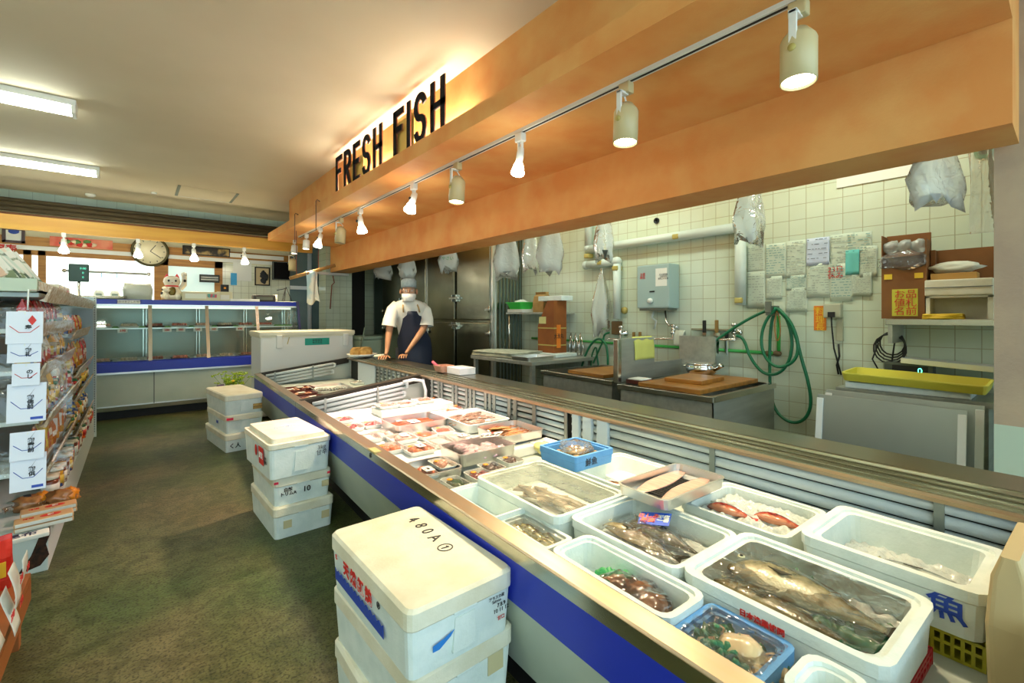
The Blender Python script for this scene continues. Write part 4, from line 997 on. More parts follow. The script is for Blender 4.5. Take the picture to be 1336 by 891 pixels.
def wrapfilm(t, L, Wd, z, sag=.02, m=None, name='plastic_film', seed=0):
    b = MB(); b.grid(lambda u, v: (L * 2 * (u - .5), Wd * 2 * (v - .5), z - sag * math.sin(PI * u) * math.sin(PI * v) + .006 * mnoise.noise(V((u * 7, v * 7, seed)))), 24, 24)
    return b.build(name, m or M_WRAP, t)
GB = 'white styrofoam boxes of fish in the near case'
boxA = foam_open('foam_box', 'small empty shallow white styrofoam box touching the front rail', 'foam box', [(623, 628), (588, 639.5), (685, 659.7), (647.6, 678.6)], .53, group=GB, r=.008, wall=.015)
boxB = foam_open('foam_box', 'large frosted-covered styrofoam box with pale squid in the middle of the counter', 'foam box', [(694.7, 596.4), (635.5, 624.7), (802.5, 636.8), (735, 689)], .55, group=GB)
boxC = foam_open('foam_box', 'low film-covered styrofoam box of small silvery fish beside the front rail', 'foam box', [(681, 668), (650, 680), (748, 700), (716, 720)], .515, group=GB, r=.012)
boxD = foam_open('foam_box', 'open styrofoam box with bags of brown shellfish and a green sheet at the front rail', 'foam box', [(763.7, 694.7), (718, 719), (922, 773), (873, 817)], .535, group=GB)
boxE = foam_open('foam_box', 'styrofoam box with two dark fish under a blue price card', 'foam box', [(812, 642.4), (749, 678.4), (954.7, 688), (900.8, 755)], .545, group=GB)
boxG = foam_open('foam_box', 'flat white styrofoam box with one reddish fish against the rear pipes', 'foam box', [(799, 585.5), (752, 613), (868, 606), (822, 642)], .525, group=GB)
boxI = foam_open('foam_box', 'styrofoam box of crushed ice with red fish against the rear pipes', 'foam box', [(936.6, 627), (888, 658), (1077, 662.7), (1040, 706)], .535, group=GB)
boxK = foam_open('foam_box', 'large white styrofoam box with the biggest whole fish under clear film', 'foam box', [(956, 687.7), (1211, 776.8), (899, 751.8), (1180.6, 885)], .55, group=GB, z0=.455, r=.035, wall=.03)
boxJ = foam_open('foam_box', 'white styrofoam box with a blue fish character printed on its side', 'foam box', [(1082.6, 655.6), (1054, 700), (1310.6, 716), (1300, 785.7)], .58, group=GB, z0=.475, r=.03, wall=.035, depth=.085)
boxM = foam_open('foam_box', 'white styrofoam box cut by the lower edge of the photo, nearest the viewer', 'foam box', [(1043.5, 848), (1145, 887), (1015, 905), (1100, 960)], .545, group=GB)
boxL = foam_open('foam_box', 'blue styrofoam box with octopus and green leaves under film', 'foam box', [(920.6, 782), (1038, 841), (881, 825), (990, 905)], .52, m=M_FOAMB, r=.02)
boxF = foam_open('foam_box', 'raised light blue styrofoam box of clams by the rear pipes', 'foam box', [(745.3, 568.3), (708.7, 583.3), (797, 583.3), (755.8, 599)], .585, z0=.525, m=M_FOAMB, r=.01, wall=.02)
tag(MB().box(-.09, .09, -.09, .09, 0, .102, bev=.004).build('foam_block', M_FOAM, loc=fromC(*[(a) for a in ((cspan([(745.3, 568.3), (708.7, 583.3), (797, 583.3), (755.8, 599)], .585)[0] + cspan([(745.3, 568.3), (708.7, 583.3), (797, 583.3), (755.8, 599)], .585)[1]) / 2, (cspan([(745.3, 568.3), (708.7, 583.3), (797, 583.3), (755.8, 599)], .585)[2] + cspan([(745.3, 568.3), (708.7, 583.3), (797, 583.3), (755.8, 599)], .585)[3]) / 2)], FL + .001), rotz=RZ), 'white styrofoam block under the light blue clam box', 'foam block')
# lettering on box J, F and K
t, L, Wd, h = boxJ
text('魚', .062, 'blue_character', M_INKB, t, face((-L * .965 - .0035, -Wd * .64, h * .50), (-1, 0, 0)), bold=.0011, sx=1.1)
t, L, Wd, h = boxF
text('鮮魚', .035, 'black_print', M_INK, t, face((-L * .2, -Wd * .99 - .001, h * .45), (0, -1, 0)), bold=.0002)
t, L, Wd, h = boxK
text('日本漁業協同', .015, 'red_print', M_RED, t, face((-L * .99 - .002, Wd * .05, h * .72), (-1, 0, 0)), bold=.0005)
# crates
def crate(lab, t0, m, z0, z1):
    t_, L, Wd, h = t0; loc = t_.location
    t = thing('plastic_crate', lab, 'crate', (loc.x, loc.y, z0), RZ)
    b = MB(); hh = z1 - z0
    b.box(-L * .9, L * .9, -Wd * .95, Wd * .95, 0, .004); b.box(-L * .93, L * .93, -Wd * .97, -Wd * .94, 0, .008).box(-L * .93, L * .93, Wd * .94, Wd * .97, 0, .008)
    for s in (-1, 1):
        for z in [0, hh * .5, hh - .006]: b.box(s * L * .92 - .002, s * L * .92 + .002, -Wd * .96, Wd * .96, z, z + .006)
        for k in range(22): y = -Wd * .96 + 1.92 * Wd * k / 21; b.box(s * L * .92 - .002, s * L * .92 + .002, y - .003, y + .003, 0, hh)
        for z in [0, hh * .5, hh - .006]: b.box(-L * .92, L * .92, s * Wd * .96 - .002, s * Wd * .96 + .002, z, z + .006)
        for k in range(14): x = -L * .9 + 1.8 * L * k / 13; b.box(x - .003, x + .003, s * Wd * .96 - .002, s * Wd * .96 + .002, 0, hh)
    b.build('basket_body', m, t); return t
crate('yellow-green plastic basket under the box with the blue character', boxJ, mat('olive_yellow_plastic', '#a9a428', .4), FL + .001, .475)
crate('red plastic basket under the big fish box', boxK, mat('red_plastic', '#b3202c', .4), FL + .001, .455)
bg = cthing('paper_sack', 'tall tan paper sack standing at the near end of the counter', 'paper bag', 1.36, .125, FL + .001)
MB().loft([rrect(.125, .028, .012, 0), rrect(.13, .032, .012, .15), rrect(.125, .025, .01, .24), rrect(.12, .012, .006, .28)]).build('sack', mat('tan_paper', '#b9a478', .8), bg)

# ------------------------------------------------------------------ fish
def fish(name, lab, L, hgt, th, mb, mf, loc, rz, eye=True, cat='fish', group=None, parent=None, open_mouth=False, bend=0):
    """lies on its side: nose at -x, back towards +y"""
    t = thing(name, lab, cat, loc, rz, group)
    pr = [(0, .10, .10, .12), (.03, .30, .26, .35), (.09, .52, .46, .62), (.17, .72, .64, .85), (.28, .92, .9, 1), (.42, 1, 1, 1), (.56, .85, .86, .88), (.70, .60, .6, .62), (.82, .34, .34, .36), (.91, .19, .19, .2), (.95, .18, .18, .12)]
    cy = lambda s: bend * math.sin(PI * s)
    b = MB(); loops = []
    for s, u, d, w in pr:
        lp = []
        for i in range(14):
            a = 2 * PI * i / 14; yy = math.cos(a); zz = math.sin(a)
            lp.append((-L / 2 + s * L, cy(s) + (u if yy > 0 else d) * yy * hgt / 2, th / 2 + w * zz * th / 2 * .98 - (th / 2) * (1 - w) * .6))
        loops.append(lp)
    b.loft(loops, smooth=True); b.build('body', mb, t)
    x0 = L * .44
    m = MB(); e = .0015
    m.loft([[(x0, cy(.95) - hgt * .09, zc - e), (x0, cy(.95) + hgt * .09, zc - e), (L * .58, hgt * .42, zc + .002), (L * .54, 0.0, zc), (L * .58, -hgt * .42, zc + .002)] for zc in (th * .24, th * .24 + .003)]); m.build('tail_fin', mf, t)
    m = MB(); m.loft([[(-L * .18, hgt * .42 + cy(.3), z), (-L * .12, hgt * .66 + cy(.3), z), (.02 * L, hgt * .62 + cy(.5), z), (L * .18, hgt * .44 + cy(.6), z), (L * .2, hgt * .30 + cy(.6), z)] for z in (th * .4, th * .4 + .002)]); m.build('dorsal_fin', mf, t)
    m = MB(); m.loft([[(-L * .21, -hgt * .05, z), (-L * .10, -hgt * .22, z + .004), (-L * .05, -hgt * .10, z + .004)] for z in (th * .96, th * .96 + .002)]); m.build('pectoral_fin', mf, t)
    if eye:
        ex = -L / 2 + L * .085; ez = th * .78; er = max(.004, hgt * .075)
        MB().lathe([(0, 0), (er, 0), (er * .9, er * .3), (0, er * .5)], 10).build('eye', mat('fish_eye', '#c9c6a0', .15), t, loc=(ex, hgt * .12, ez - er * .2))
        MB().lathe([(0, 0), (er * .5, 0), (0, er * .25)], 8).build('pupil', M_BLACK, t, loc=(ex, hgt * .12, ez + er * .25))
    return t
FM_BASS = fish_mat('sea_bass_skin', '#45442f', '#d6c8a4', '#8a7f5c')
FM_DARK = fish_mat('dark_rockfish_skin', '#2c2c22', '#6e6a4e', '#4a4835')
FM_COD = fish_mat('mottled_cod_skin', '#332d1c', '#a0946c', '#5f5638')
FM_RED = fish_mat('red_snapper_skin', '#4a1410', '#b87a5a', '#a02c1c', nscale=70)
FM_SIL = fish_mat('silver_fish_skin', '#5d6a6c', '#cfd3c8', '#98a09a', .18)
FM_BRN = fish_mat('brown_fish_skin', '#5f3a1c', '#c8a07a', '#8c5a34')
M_FIN = mat('dark_fin', '#3c3628', .4); M_FINR = mat('red_fin', '#c22a1c', .4); M_FINB = mat('brown_fin', '#7a4a28', .4)
def inbox(bx, u, v, z=.02):
    """a point inside a box: u across the counter, v along it, in -1..1; world coordinates"""
    t, L, Wd, h = bx; l = t.location; c = u * L * .8; y = v * Wd * .8
    return (l.x + c * math.cos(RZ) - y * math.sin(RZ), l.y + c * math.sin(RZ) + y * math.cos(RZ), l.z + z + BFL[t.name] - .018)
DIR = RZ - PI / 2      # nose pointing away along the counter (+y) when rz = DIR
def icebed(bx, lab, z=.045, seed=0, m=None, amp=.014):
    t, L, Wd, h = bx; z += BFL[t.name] - .018
    b = MB(); b.grid(lambda u, v: ((2 * u - 1) * (L - .038), (2 * v - 1) * (Wd - .038), z + amp * mnoise.noise(V((u * 16, v * 16, seed))) + amp * mnoise.noise(V((u * 6, v * 6, seed + 5)))), 46, 46)
    return tag(b.build('crushed_ice', m or mat('crushed_ice', '#d6ddd8', .12, bump=.7, bscale=45, trans=.25), loc=t.location, rotz=RZ), lab, 'ice', kind='stuff')
icebed(boxK, 'bed of crushed ice under the biggest fish', .03, 1); icebed(boxI, 'crushed ice heaped in the red fish box', .058, 2); icebed(boxJ, 'bed of ice in the box with the blue character', .028, 3)
icebed(boxE, 'thin layer of ice under the two dark fish', .03, 4, amp=.006)
# biggest fish
fish('sea_bass', 'biggest whole pale-bellied fish in the large white box', .335, .125, .058, FM_BASS, M_FIN, inbox(boxK, .14, .02, .035), DIR + PI * 0 + R(4))
fish('flounder', 'long speckled fish lying under the biggest fish', .30, .085, .035, FM_COD, M_FIN, inbox(boxK, -.45, .14, .028), DIR + R(2))
M_LEAF = mat('green_leaf_sheet', '#1e5a3e', .4, col2='#2f7a55', scale=20)
def leaf(bx, lab, u, v, a, z=.05, s=.07, m=None, seed=0):
    b = MB(); b.grid(lambda p, q: (s * (2 * p - 1) * (1 - .3 * abs(2 * q - 1)), s * .75 * (2 * q - 1), .02 * mnoise.noise(V((p * 5, q * 5, seed))) + .012 * math.sin(12 * p)), 14, 12, thick=.001)
    return tag(b.build('green_leaf', m or M_LEAF, loc=inbox(bx, u, v, z), rotz=a), lab, 'leaf', 'green leaves in the fish boxes')
leaf(boxK, 'dark green leaf under the tail of the biggest fish', .1, -.72, .3, .038, .075); leaf(boxK, 'dark green leaf behind the belly of the biggest fish', -.35, -.45, .8, .036, .07, seed=2); leaf(boxK, 'dark green leaf behind the head of the biggest fish', .7, .35, 1.2, .04, .05, seed=5)
t, L, Wd, h = boxK; wrapfilm(t, L - .034, Wd - .034, h - .004, .004, m=film_mat('big_wrap', dens=.04, bump=.8, scale=16, gloss=1.35), seed=2)
fish('rockfish', 'left of the two dark fish in the middle box, mottled and slender', .25, .06, .04, FM_COD, M_FIN, inbox(boxE, -.28, .12, .035), DIR + R(3), group=None)
fish('rockfish', 'right of the two dark fish in the middle box, partly under the blue card', .25, .065, .042, FM_DARK, M_FIN, inbox(boxE, .3, -.1, .035), DIR + R(-2))
q = inbox(boxE, .32, .1, .088)
pc = thing('price_card', 'small blue card with red and white writing on the dark fish', 'price card', q, RZ - 1.2, rot=(R(12), R(-8), RZ - 1.15))
MB().box(-.045, .045, -.03, .03, 0, .0012).build('card', mat('blue_card', '#1c50c4', .4), pc)
text('さしみ\n最高', .022, 'red_writing', mat('pink_red_print', '#ff6a5a', .5), pc, Matrix.Translation((-.018, 0, .0018)), bold=.0008); text('鮮度\n一番', .018, 'white_writing', M_PAPER, pc, Matrix.Translation((.025, 0, .0018)), bold=.0004)
bq = MB(); bq.grid(lambda u, v: (.17 * (2 * u - 1), .15 * (2 * v - 1), .052 + .026 * math.sin(PI * v) * math.sin(PI * u) + .006 * mnoise.noise(V((u * 8, v * 5, 3)))), 22, 22)
q = inbox(boxE, 0, 0, 0); bq_o = bq.build('clear_wrap', film_mat('big_wrap'), loc=(q[0], q[1], q[2] + .006), rotz=RZ); bq_o.scale = (.62, .8, 1); tag(bq_o, 'clear wrap over the two dark fish', 'plastic wrap')
# box G fish, steel tray with fillets on top
fish('red_gurnard', 'small reddish-brown fish in the flat white box', .15, .05, .03, FM_BRN, M_FINB, inbox(boxG, -.45, -.42, .02), DIR + R(12))
for (u, v, lab) in ((-.35, .35, 'dark red fish at the far end of the ice box'), (.05, -.62, 'bright red fish at the near end of the ice box')):
    fish('red_rockfish', lab, .15, .055, .032, FM_RED, M_FINR, inbox(boxI, u, v, .052), DIR + R(10))
c0, c1, y0, y1 = cspan([(872.6, 600.4), (817.3, 632.8), (935, 618), (880.7, 663.7)], .60)
tr = thing('steel_tray', 'steel tray of pale fish fillets resting across the foam boxes', 'tray', fromC((c0 + c1) / 2, (y0 + y1) / 2, .567), RZ)
steel_tray(c1 - c0, y1 - y0, .035).build('tray_body', M_TRAY, tr)
M_FIL = mat('pale_fillet', '#dcb9a4', .3, col2='#cf9d8c', scale=14, stretch=(1, 5, 1), coat=.4)
for s, lab in ((-1, 'left'), (1, 'right')):
    b = MB(); Lf = (c1 - c0) * .84
    b.loft([[(s * .0 + w * math.cos(2 * PI * i / 12) * .036, (k / 7 - .5) * Lf, .007 + .006 + .005 * math.sin(2 * PI * i / 12) * w) for i in range(12)] for k, w in enumerate((.25, .6, .85, 1, 1, .9, .75, .5))], smooth=True)
    tag(b.build('fish_fillet', M_FIL, loc=fromC((c0 + c1) / 2, (y0 + y1) / 2 + s * (y1 - y0) * .24, .568), rotz=RZ - PI / 2 + R(6)), f'pale pink fish fillet in the steel tray, {lab} of the two', 'fish fillet')
b = MB()
for k in range(15): b.box(-.10 + .0135 * k, -.094 + .0135 * k, -.03, .03, .006, .012)
tag(b.build('drain_rack', M_BLACK, loc=fromC((c0 + c1) / 2, (y0 + y1) / 2, .568), rotz=RZ + .1), 'dark slotted rack between the two fillets', 'rack')
# box B squids and frosted cover
t, L, Wd, h = boxB
M_SQ = mat('grey_squid', '#6f6050', .3, col2='#b8aa90', scale=25, coat=.3)
for k in range(6):
    q = inbox(boxB, .38 - .14 * k, -.42 + .22 * (k % 3) + .04 * k, .022 + .004 * k)
    s = thing('squid', f'pale grey squid in the frosted box, {("first","second","third","fourth","fifth","sixth")[k]} from the right', 'squid', q, DIR + .25 * math.sin(k * 2), 'squids in the frosted box')
    MB().loft([[( x, w * .018 * math.cos(2 * PI * i / 10), .012 + w * .011 * math.sin(2 * PI * i / 10)) for i in range(10)] for x, w in ((-.09, .1), (-.07, .5), (-.03, .9), (.02, 1), (.045, .8), (.05, .5))], smooth=True).build('mantle', M_SQ, s)
    MB().loft([[(x * 1.0, y, z) for x, y in ((-.09, 0), (-.06, .04), (-.035, .015), (-.035, -.015), (-.06, -.04))] for z in (.006, .009)]).build('fin', M_SQ, s)
    a = MB()
    for j in range(5): a.tube([(.05, .003 * (j - 2), .012), (.07, .007 * (j - 2), .010), (.1, .012 * (j - 2) + .004 * math.sin(j + k), .007)], [.004, .003, .0015], 5)
    a.build('tentacles', M_SQ, s)
wrapfilm(t, L - .012, Wd - .012, h + .002, .006, m=film_mat('frosted_lid', tint=(.96, .97, .94), dens=.09, rough=.3, bump=.3, scale=10, white=(.88, .92, .86)), name='frosted_lid')
# box C small fish
t, L, Wd, h = boxC
for k in range(21):
    q = inbox(boxC, -.75 + .25 * (k % 7), .55 - .55 * (k // 7) + .1 * math.sin(k), .040 + .006 * (k % 3))
    o = fish('small_silver_fish', 'small yellow-silver fish in the low film-covered box', .095, .034, .022, fish_mat('yellow_silver_skin', '#6d6a30', '#c9c496', '#a39a4c'), M_FINB, q, DIR + .3 * math.sin(3 * k), group='small silver fish in the low box')
wrapfilm(t, L - .012, Wd - .012, h + .001, .005, seed=4)
# box D shellfish
t, L, Wd, h = boxD
M_SHL = mat('brown_shellfish', '#6d3f24', .3, col2='#9a6a40', scale=22, coat=.5)
for k, (u, v) in enumerate(((-.35, -.05), (-.05, -.32), (-.3, -.62))):
    q = inbox(boxD, u, v, .02); s = thing('bag_of_shellfish', f'clear bag of brown shellfish, {("far","middle","near")[k]} one in the open box', 'plastic bag', q, RZ)
    MB().blob((0, 0, .028), (.05, .045, .026), 3, .35, 8, seed=k).build('shellfish', M_SHL, s); MB().blob((0, 0, .030), (.06, .055, .032), 3, .25, 7, seed=k + 5).build('clear_bag', film_mat('big_wrap'), s)
leaf(boxD, 'bright green sheet behind the brown shellfish', -.05, .18, .5, .05, .06, m=mat('bright_green_sheet', '#2f9a58', .4), seed=9)
# box L octopus
t, L, Wd, h = boxL
q = inbox(boxL, .1, -.25, .03); s = thing('octopus', 'cream octopus with curled arms in the blue box', 'octopus', q, RZ)
M_OCT = mat('cream_octopus', '#d9c79c', .25, col2='#c9a884', scale=14, coat=.6)
b = MB(); b.blob((.005, .0, .032), (.036, .045, .030), 3, .18, 5)
for k, (cx_, cy_, s0, a0) in enumerate(((-.045, .035, 1, .4), (-.05, -.02, -1, 2.6), (-.01, -.07, 1, 1.8), (.04, -.06, -1, 3.6), (.0, .07, 1, 5.2), (.045, .05, -1, .9))):
    b.tube([(cx_ + rr_ * math.cos(a0 + s0 * w_), cy_ + rr_ * math.sin(a0 + s0 * w_), .034 - .002 * j) for j, (rr_, w_) in enumerate(((.034, 0), (.032, .8), (.028, 1.7), (.024, 2.7), (.018, 3.8), (.012, 5), (.006, 6)))], [.011, .011, .010, .009, .008, .006, .004], 8)
b.build('body', M_OCT, s)
for k, (u, v, a) in enumerate(((-.55, .55, .2), (.1, .62, 1.), (.55, .1, 2.), (-.5, .0, .6), (.5, -.6, 1.5), (-.1, .25, .4))): leaf(boxL, 'dark green leaf tucked around the octopus', u, v, a, .056 + .008 * (k % 2), .052, seed=20 + k)
wrapfilm(t, L - .01, Wd - .01, h + .001, .012, m=film_mat('big_wrap'), seed=7)
# box F clams
for k in range(12):
    q = inbox(boxF, -.6 + .4 * (k % 4), -.6 + .55 * (k // 4), .022)
    o = MB().blob((0, 0, .012), (.022, .017, .013), 2, .12, seed=k).build('clam', mat('clam_shell', '#b59a6a', .5, col2='#7f6d50', scale=40), loc=q, rotz=k); tag(o, 'brown clam in the light blue box', 'clam', 'clams in the blue box')
t, L, Wd, h = boxF
MB().blob((0, 0, h), (L * .6, Wd * .6, .022), 3, .5, 9, seed=3).build('crumpled_film', M_FILM, t)
# box J sliver of black fish on the ice
fish('silver_sardine', 'thin dark-backed fish half buried in the ice of the character box', .23, .045, .024, FM_SIL, M_FIN, inbox(boxJ, -.25, -.45, .042), DIR + R(2))
tag(MB().blob((0, 0, .02), (.03, .06, .028), 3, .3, seed=2).build('yellow_bag', mat('pale_yellow_bag', '#d6cf86', .4), loc=fromC(*cz(709, 585, .50), .48), rotz=RZ), 'crumpled clear bag with pale yellow content by the blue clam box', 'plastic bag')

# ------------------------------------------------------------------ boards, packs and trays in the pink-lit area
pc0 = cz(700, 575, .475)
dk = cthing('foam_board', 'white styrofoam board layer under the wrapped packs', 'foam board', (CI + CR0) / 2 + .03, 2.58, FL + .001)
M_BOARD = mat('white_board', '#eceeea', .6)
for i in range(3):
    MB().box(-.405, .40, -.73 + .49 * i, -.245 + .49 * i, 0, .05, bev=.006).build('board', M_BOARD, dk)
ZD = FL + .052
def cpos(px, py, z=ZD + .02): c, y = cz(px, py, z); return c, y
M_CLR = {}
def pack(lab, px, py, Lc, Wy, col, kind, rz=0, z=ZD, tray='w', sticker=True, col2=None, group='wrapped food packs in the lit case', label=False, n=6, th=.022):
    c, y = cz(px, py, z + th); t = cthing('food_pack', lab, 'food pack', c, y, z + .001, rz, group)
    mt = {'w': M_WHITE, 'b': mat('black_tray', '#18191b', .3), 'r': mat('dark_red_tray', '#5a120c', .3)}[tray]
    MB().loft([rrect(Lc * .43, Wy * .43, .012, 0), rrect(Lc * .5, Wy * .5, .015, th), rrect(Lc * .47, Wy * .47, .012, th), rrect(Lc * .42, Wy * .42, .01, .004)]).build('tray', mt, t)
    mf = mat('food_' + col.strip('#'), col, .3, col2=col2 or col, scale=40, coat=.5)
    b = MB()
    if kind == 'slices':
        for i in range(n):
            a = i / max(1, n - 1) - .5; b.box(-Lc * .28, Lc * .28, Wy * .66 * a - Wy * .05, Wy * .66 * a + Wy * .07, .006 + .002 * (i % 2), th - .003, bev=.003, M=Matrix.Rotation(.12, 4, 'Z'))
    elif kind == 'lumps':
        rnd = random.Random(int(px + py))
        for i in range(n): b.blob((rnd.uniform(-.28, .28) * Lc, rnd.uniform(-.28, .28) * Wy, .013), (Lc * .16, Wy * .15, .012), 2, .4, seed=i)
    else:
        b.blob((0, 0, .012), (Lc * .36, Wy * .36, .013), 3, .25, 8, seed=int(px))
    b.build('food', mf, t)
    MB().grid(lambda u, v: (Lc * .49 * (2 * u - 1), Wy * .49 * (2 * v - 1), th + .003 + .004 * math.sin(PI * u) * math.sin(PI * v)), 8, 8).build('cling_film', M_WRAP, t)
    if sticker:
        MB().lathe([(0, 0), (.012, 0), (.012, .0008), (0, .0008)], 14).build('orange_sticker', M_ORG, t, loc=(-Lc * .24, Wy * .10, th + .0075))
    if label:
        MB().box(-.02, .02, -.03, .03, 0, .0008).build('price_label', M_PAPER, t, loc=(Lc * .1, 0, th + .0085)); text('398', .016, 'label_print', M_INK, t, Matrix.Translation((Lc * .1, 0, th + .0098)) @ Matrix.Rotation(-PI / 2, 4, 'Z'))
    return t
pack('deep red tuna pack nearest the far front corner', 449, 546, .10, .13, '#a3131c', 'lumps', n=4)
pack('deep red tuna pack second along the front rail', 461, 556, .10, .13, '#a3131c', 'lumps', n=4)
pack('red fish pack right of the two tuna packs', 484, 552, .11, .13, '#b8232a', 'lumps', n=5)
rb = cthing('foam_block', 'raised white styrofoam block carrying packs at the far divider', 'foam block', *cpos(540, 536, ZD), ZD)
MB().box(-.27, .27, -.09, .11, 0, .045, bev=.006).build('block', M_FOAM, rb)
for i, (px, py) in enumerate(((505, 527.5), (528, 525), (552, 521))):
    pack(('pale salted fish pack, left one on the raised block', 'pink shrimp pack in the middle of the raised block', 'orange-pink shrimp pack at the right of the raised block')[i], px, py, .14, .14, ('#d9a08c', '#d8836c', '#e08a62')[i], 'lumps', z=ZD + .046, n=7, col2='#c96a4c', label=(i == 1), sticker=i == 0)
for i, (px, py) in enumerate(((572, 520), (588, 525), (600, 530), (590, 535))):
    pack(('red roe pack nearest the far divider corner', 'pink fish pack second from the rear corner', 'brown fish pack third from the rear corner', 'pale fish pack before the rear coil')[i], px, py, .12, .13, ('#c8432c', '#d98a7c', '#a86448', '#c99a86')[i], 'lumps', rz=.1 * i, label=i % 2 == 1, n=6)
pack('orange cod roe pack in the middle of the case', 553, 566, .11, .13, '#e8642c', 'blob', rz=.3)
pack('orange-red cod roe pack right of the first roe pack', 578, 560, .11, .13, '#dd4c26', 'blob', rz=-.2)
pack('orange shrimp pack beside the front rail', 508, 583, .14, .15, '#e8743c', 'lumps', n=9)
pack('orange shrimp pack with white label, left of the milt tray', 545, 584, .14, .15, '#e27a48', 'lumps', n=9, label=True)
pack('pink wrapped fish pack with scribbled label above the shrimp', 524, 570, .14, .16, '#e6b4a4', 'lumps', n=8, label=True, sticker=False)
pack('pale pack with red-lettered label between roe and front rail', 500, 565, .13, .15, '#e8c8bc', 'lumps', n=8, sticker=False)
pack('small pack of dark purple mussels, left of two', 641, 608, .09, .11, '#2c1c1a', 'lumps', n=9, col2='#54322c')
pack('small pack of dark mussels, right of two', 666, 599, .09, .11, '#38201c', 'lumps', n=9, col2='#5a3628')
pack('red octopus slices pack beside the green pack', 626, 618, .10, .12, '#b8444c', 'lumps', n=9, col2='#1f1c1c')
pack('green seaweed pack by the front rail', 594, 628, .08, .12, '#1f4a24', 'blob', rz=.0, n=5)
pack('green cucumber pack squeezed against the front rail', 572, 634, .05, .10, '#2c5a28', 'lumps')
# blank white packs around
for i, (px, py) in enumerate(((520, 552), (545, 556), (600, 570), (575, 575), (613, 575), (480, 570))):
    pack('pale white wrapped fish pack lying among the coloured packs', px, py, .13, .14, '#ecdcd4', 'slices', rz=.15 * math.sin(i * 2), sticker=False, n=6, label=i % 2 == 0, group='pale packs in the lit case')
# trays
def tray_c(lab, pts, z, h, m=None, z0=None):
    c0, c1, y0, y1 = cspan(pts, z); t = cthing('steel_tray' if m is None else 'foam_tray', lab, 'tray', (c0 + c1) / 2, (y0 + y1) / 2, z - h)
    steel_tray(c1 - c0, y1 - y0, h).build('tray_body', m or M_TRAY, t); return t, (c1 - c0) / 2, (y1 - y0) / 2, h
M_SMELT = mat('brown_dried_squid', '#7a3a20', .4, col2='#a8603a', scale=30)
t, L, Wd, h = tray_c('steel tray of brown dried strips in front of the raised block', [(504, 547), (556, 534.6), (578, 544.5), (516.5, 560.5)], .53, .05)
b = MB(); rnd = random.Random(2)
for k in range(9): b.tube([(-L * .8, (-.7 + .16 * k) * Wd, .012), (0, (-.7 + .16 * k) * Wd + .01 * rnd.uniform(-1, 1), .02 + .004 * (k % 2)), (L * .8, (-.7 + .16 * k) * Wd + .015 * rnd.uniform(-1, 1), .014)], .011, 6)
b.build('dried_strips', M_SMELT, t); MB().box(-.03, .03, -.04, .04, .034, .035).build('price_label', M_PAPER, t); text('498', .02, 'label_print', M_RED, t, Matrix.Translation((0, 0, .0365)) @ Matrix.Rotation(-PI / 2, 4, 'Z'))
t, L, Wd, h = tray_c('white tray heaped with small brown sardines by the rear coil', [(610, 528.4), (578, 543), (661, 540.8), (625, 560.5)], .53, .05, m=M_FOAM)
st = t
for k in range(46):
    l = t.location; c = rnd.uniform(-.75, .75) * L; y = rnd.uniform(-.7, .7) * Wd
    p = (l.x + c * math.cos(RZ) - y * math.sin(RZ), l.y + c * math.sin(RZ) + y * math.cos(RZ), l.z + .016 + .010 * rnd.random())
    if k == 0:
        sd = thing('sardine', 'small brown sardine in the white tray by the rear coil', 'fish', p, RZ, 'sardines in the white tray')
        MB().loft([[(x, w * .009 * math.cos(2 * PI * i / 8), .008 + w * .007 * math.sin(2 * PI * i / 8)) for i in range(8)] for x, w in ((-.055, .2), (-.04, .8), (-.01, 1), (.03, .6), (.045, .2))], smooth=True).build('body', mat('sardine_skin', '#6d5244', .3, col2='#b39a88', scale=40, coat=.4), sd)
        MB().loft([[(.043, -.003, z), (.058, -.010, z), (.058, .010, z), (.043, .003, z)] for z in (.007, .009)]).build('tail_fin', M_FINB, sd)
    else: dup(sd, p, RZ + rnd.uniform(-.5, .5) + PI * (k % 2))
t, L, Wd, h = tray_c('steel tray of red-brown fish with a yellow price card', [(662, 545.7), (704, 553), (673, 576.6), (627.6, 559)], .53, .045)
for k in range(9):
    l = t.location; y = (-.75 + .19 * k) * Wd
    p = (l.x - y * math.sin(RZ), l.y + y * math.cos(RZ), l.z + .012 + .003 * (k % 2))
    fish('mackerel', 'orange-brown grilled fish in the steel tray with yellow card', L * 1.35, .035, .022, fish_mat('orange_brown_skin', '#a85a2c', '#dca67c', '#c07a4a'), M_FINB, p, RZ + .12 * math.sin(k), eye=False, group='fish in the yellow card tray')
c, y = cpos(651, 555, .55); yc2 = thing('price_card', 'yellow card with red writing on the tray of brown fish', 'price card', fromC(c, y, .53), rot=(R(-15), R(-10), RZ - 1.0))
MB().box(-.06, .06, -.035, .035, 0, .001).build('card', M_YEL, yc2); text('子持\nししゃも', .026, 'red_writing', M_RED, yc2, Matrix.Translation((0, 0, .0018)), bold=.0008)
t, L, Wd, h = tray_c('steel tray heaped with white cod milt under film', [(579.5, 584), (627.6, 564), (668, 573), (613, 601)], .535, .055)
b = MB()
for k in range(16): b.blob((rnd.uniform(-.65, .65) * L, rnd.uniform(-.65, .65) * Wd, .026), (.04, .035, .02), 3, .5, 9, seed=k)
b.build('cod_milt', mat('white_pink_milt', '#e8d0d4', .3, col2='#cfa6b4', scale=26, coat=.5), t); wrapfilm(t, L * .98, Wd * .98, h + .002, .0)
c, y = cpos(640, 566, .55); w_ = thing('price_card', 'white card with red and black writing behind the milt tray', 'price card', fromC(c, y, .545), rot=(R(10), R(-12), RZ - 1.1))
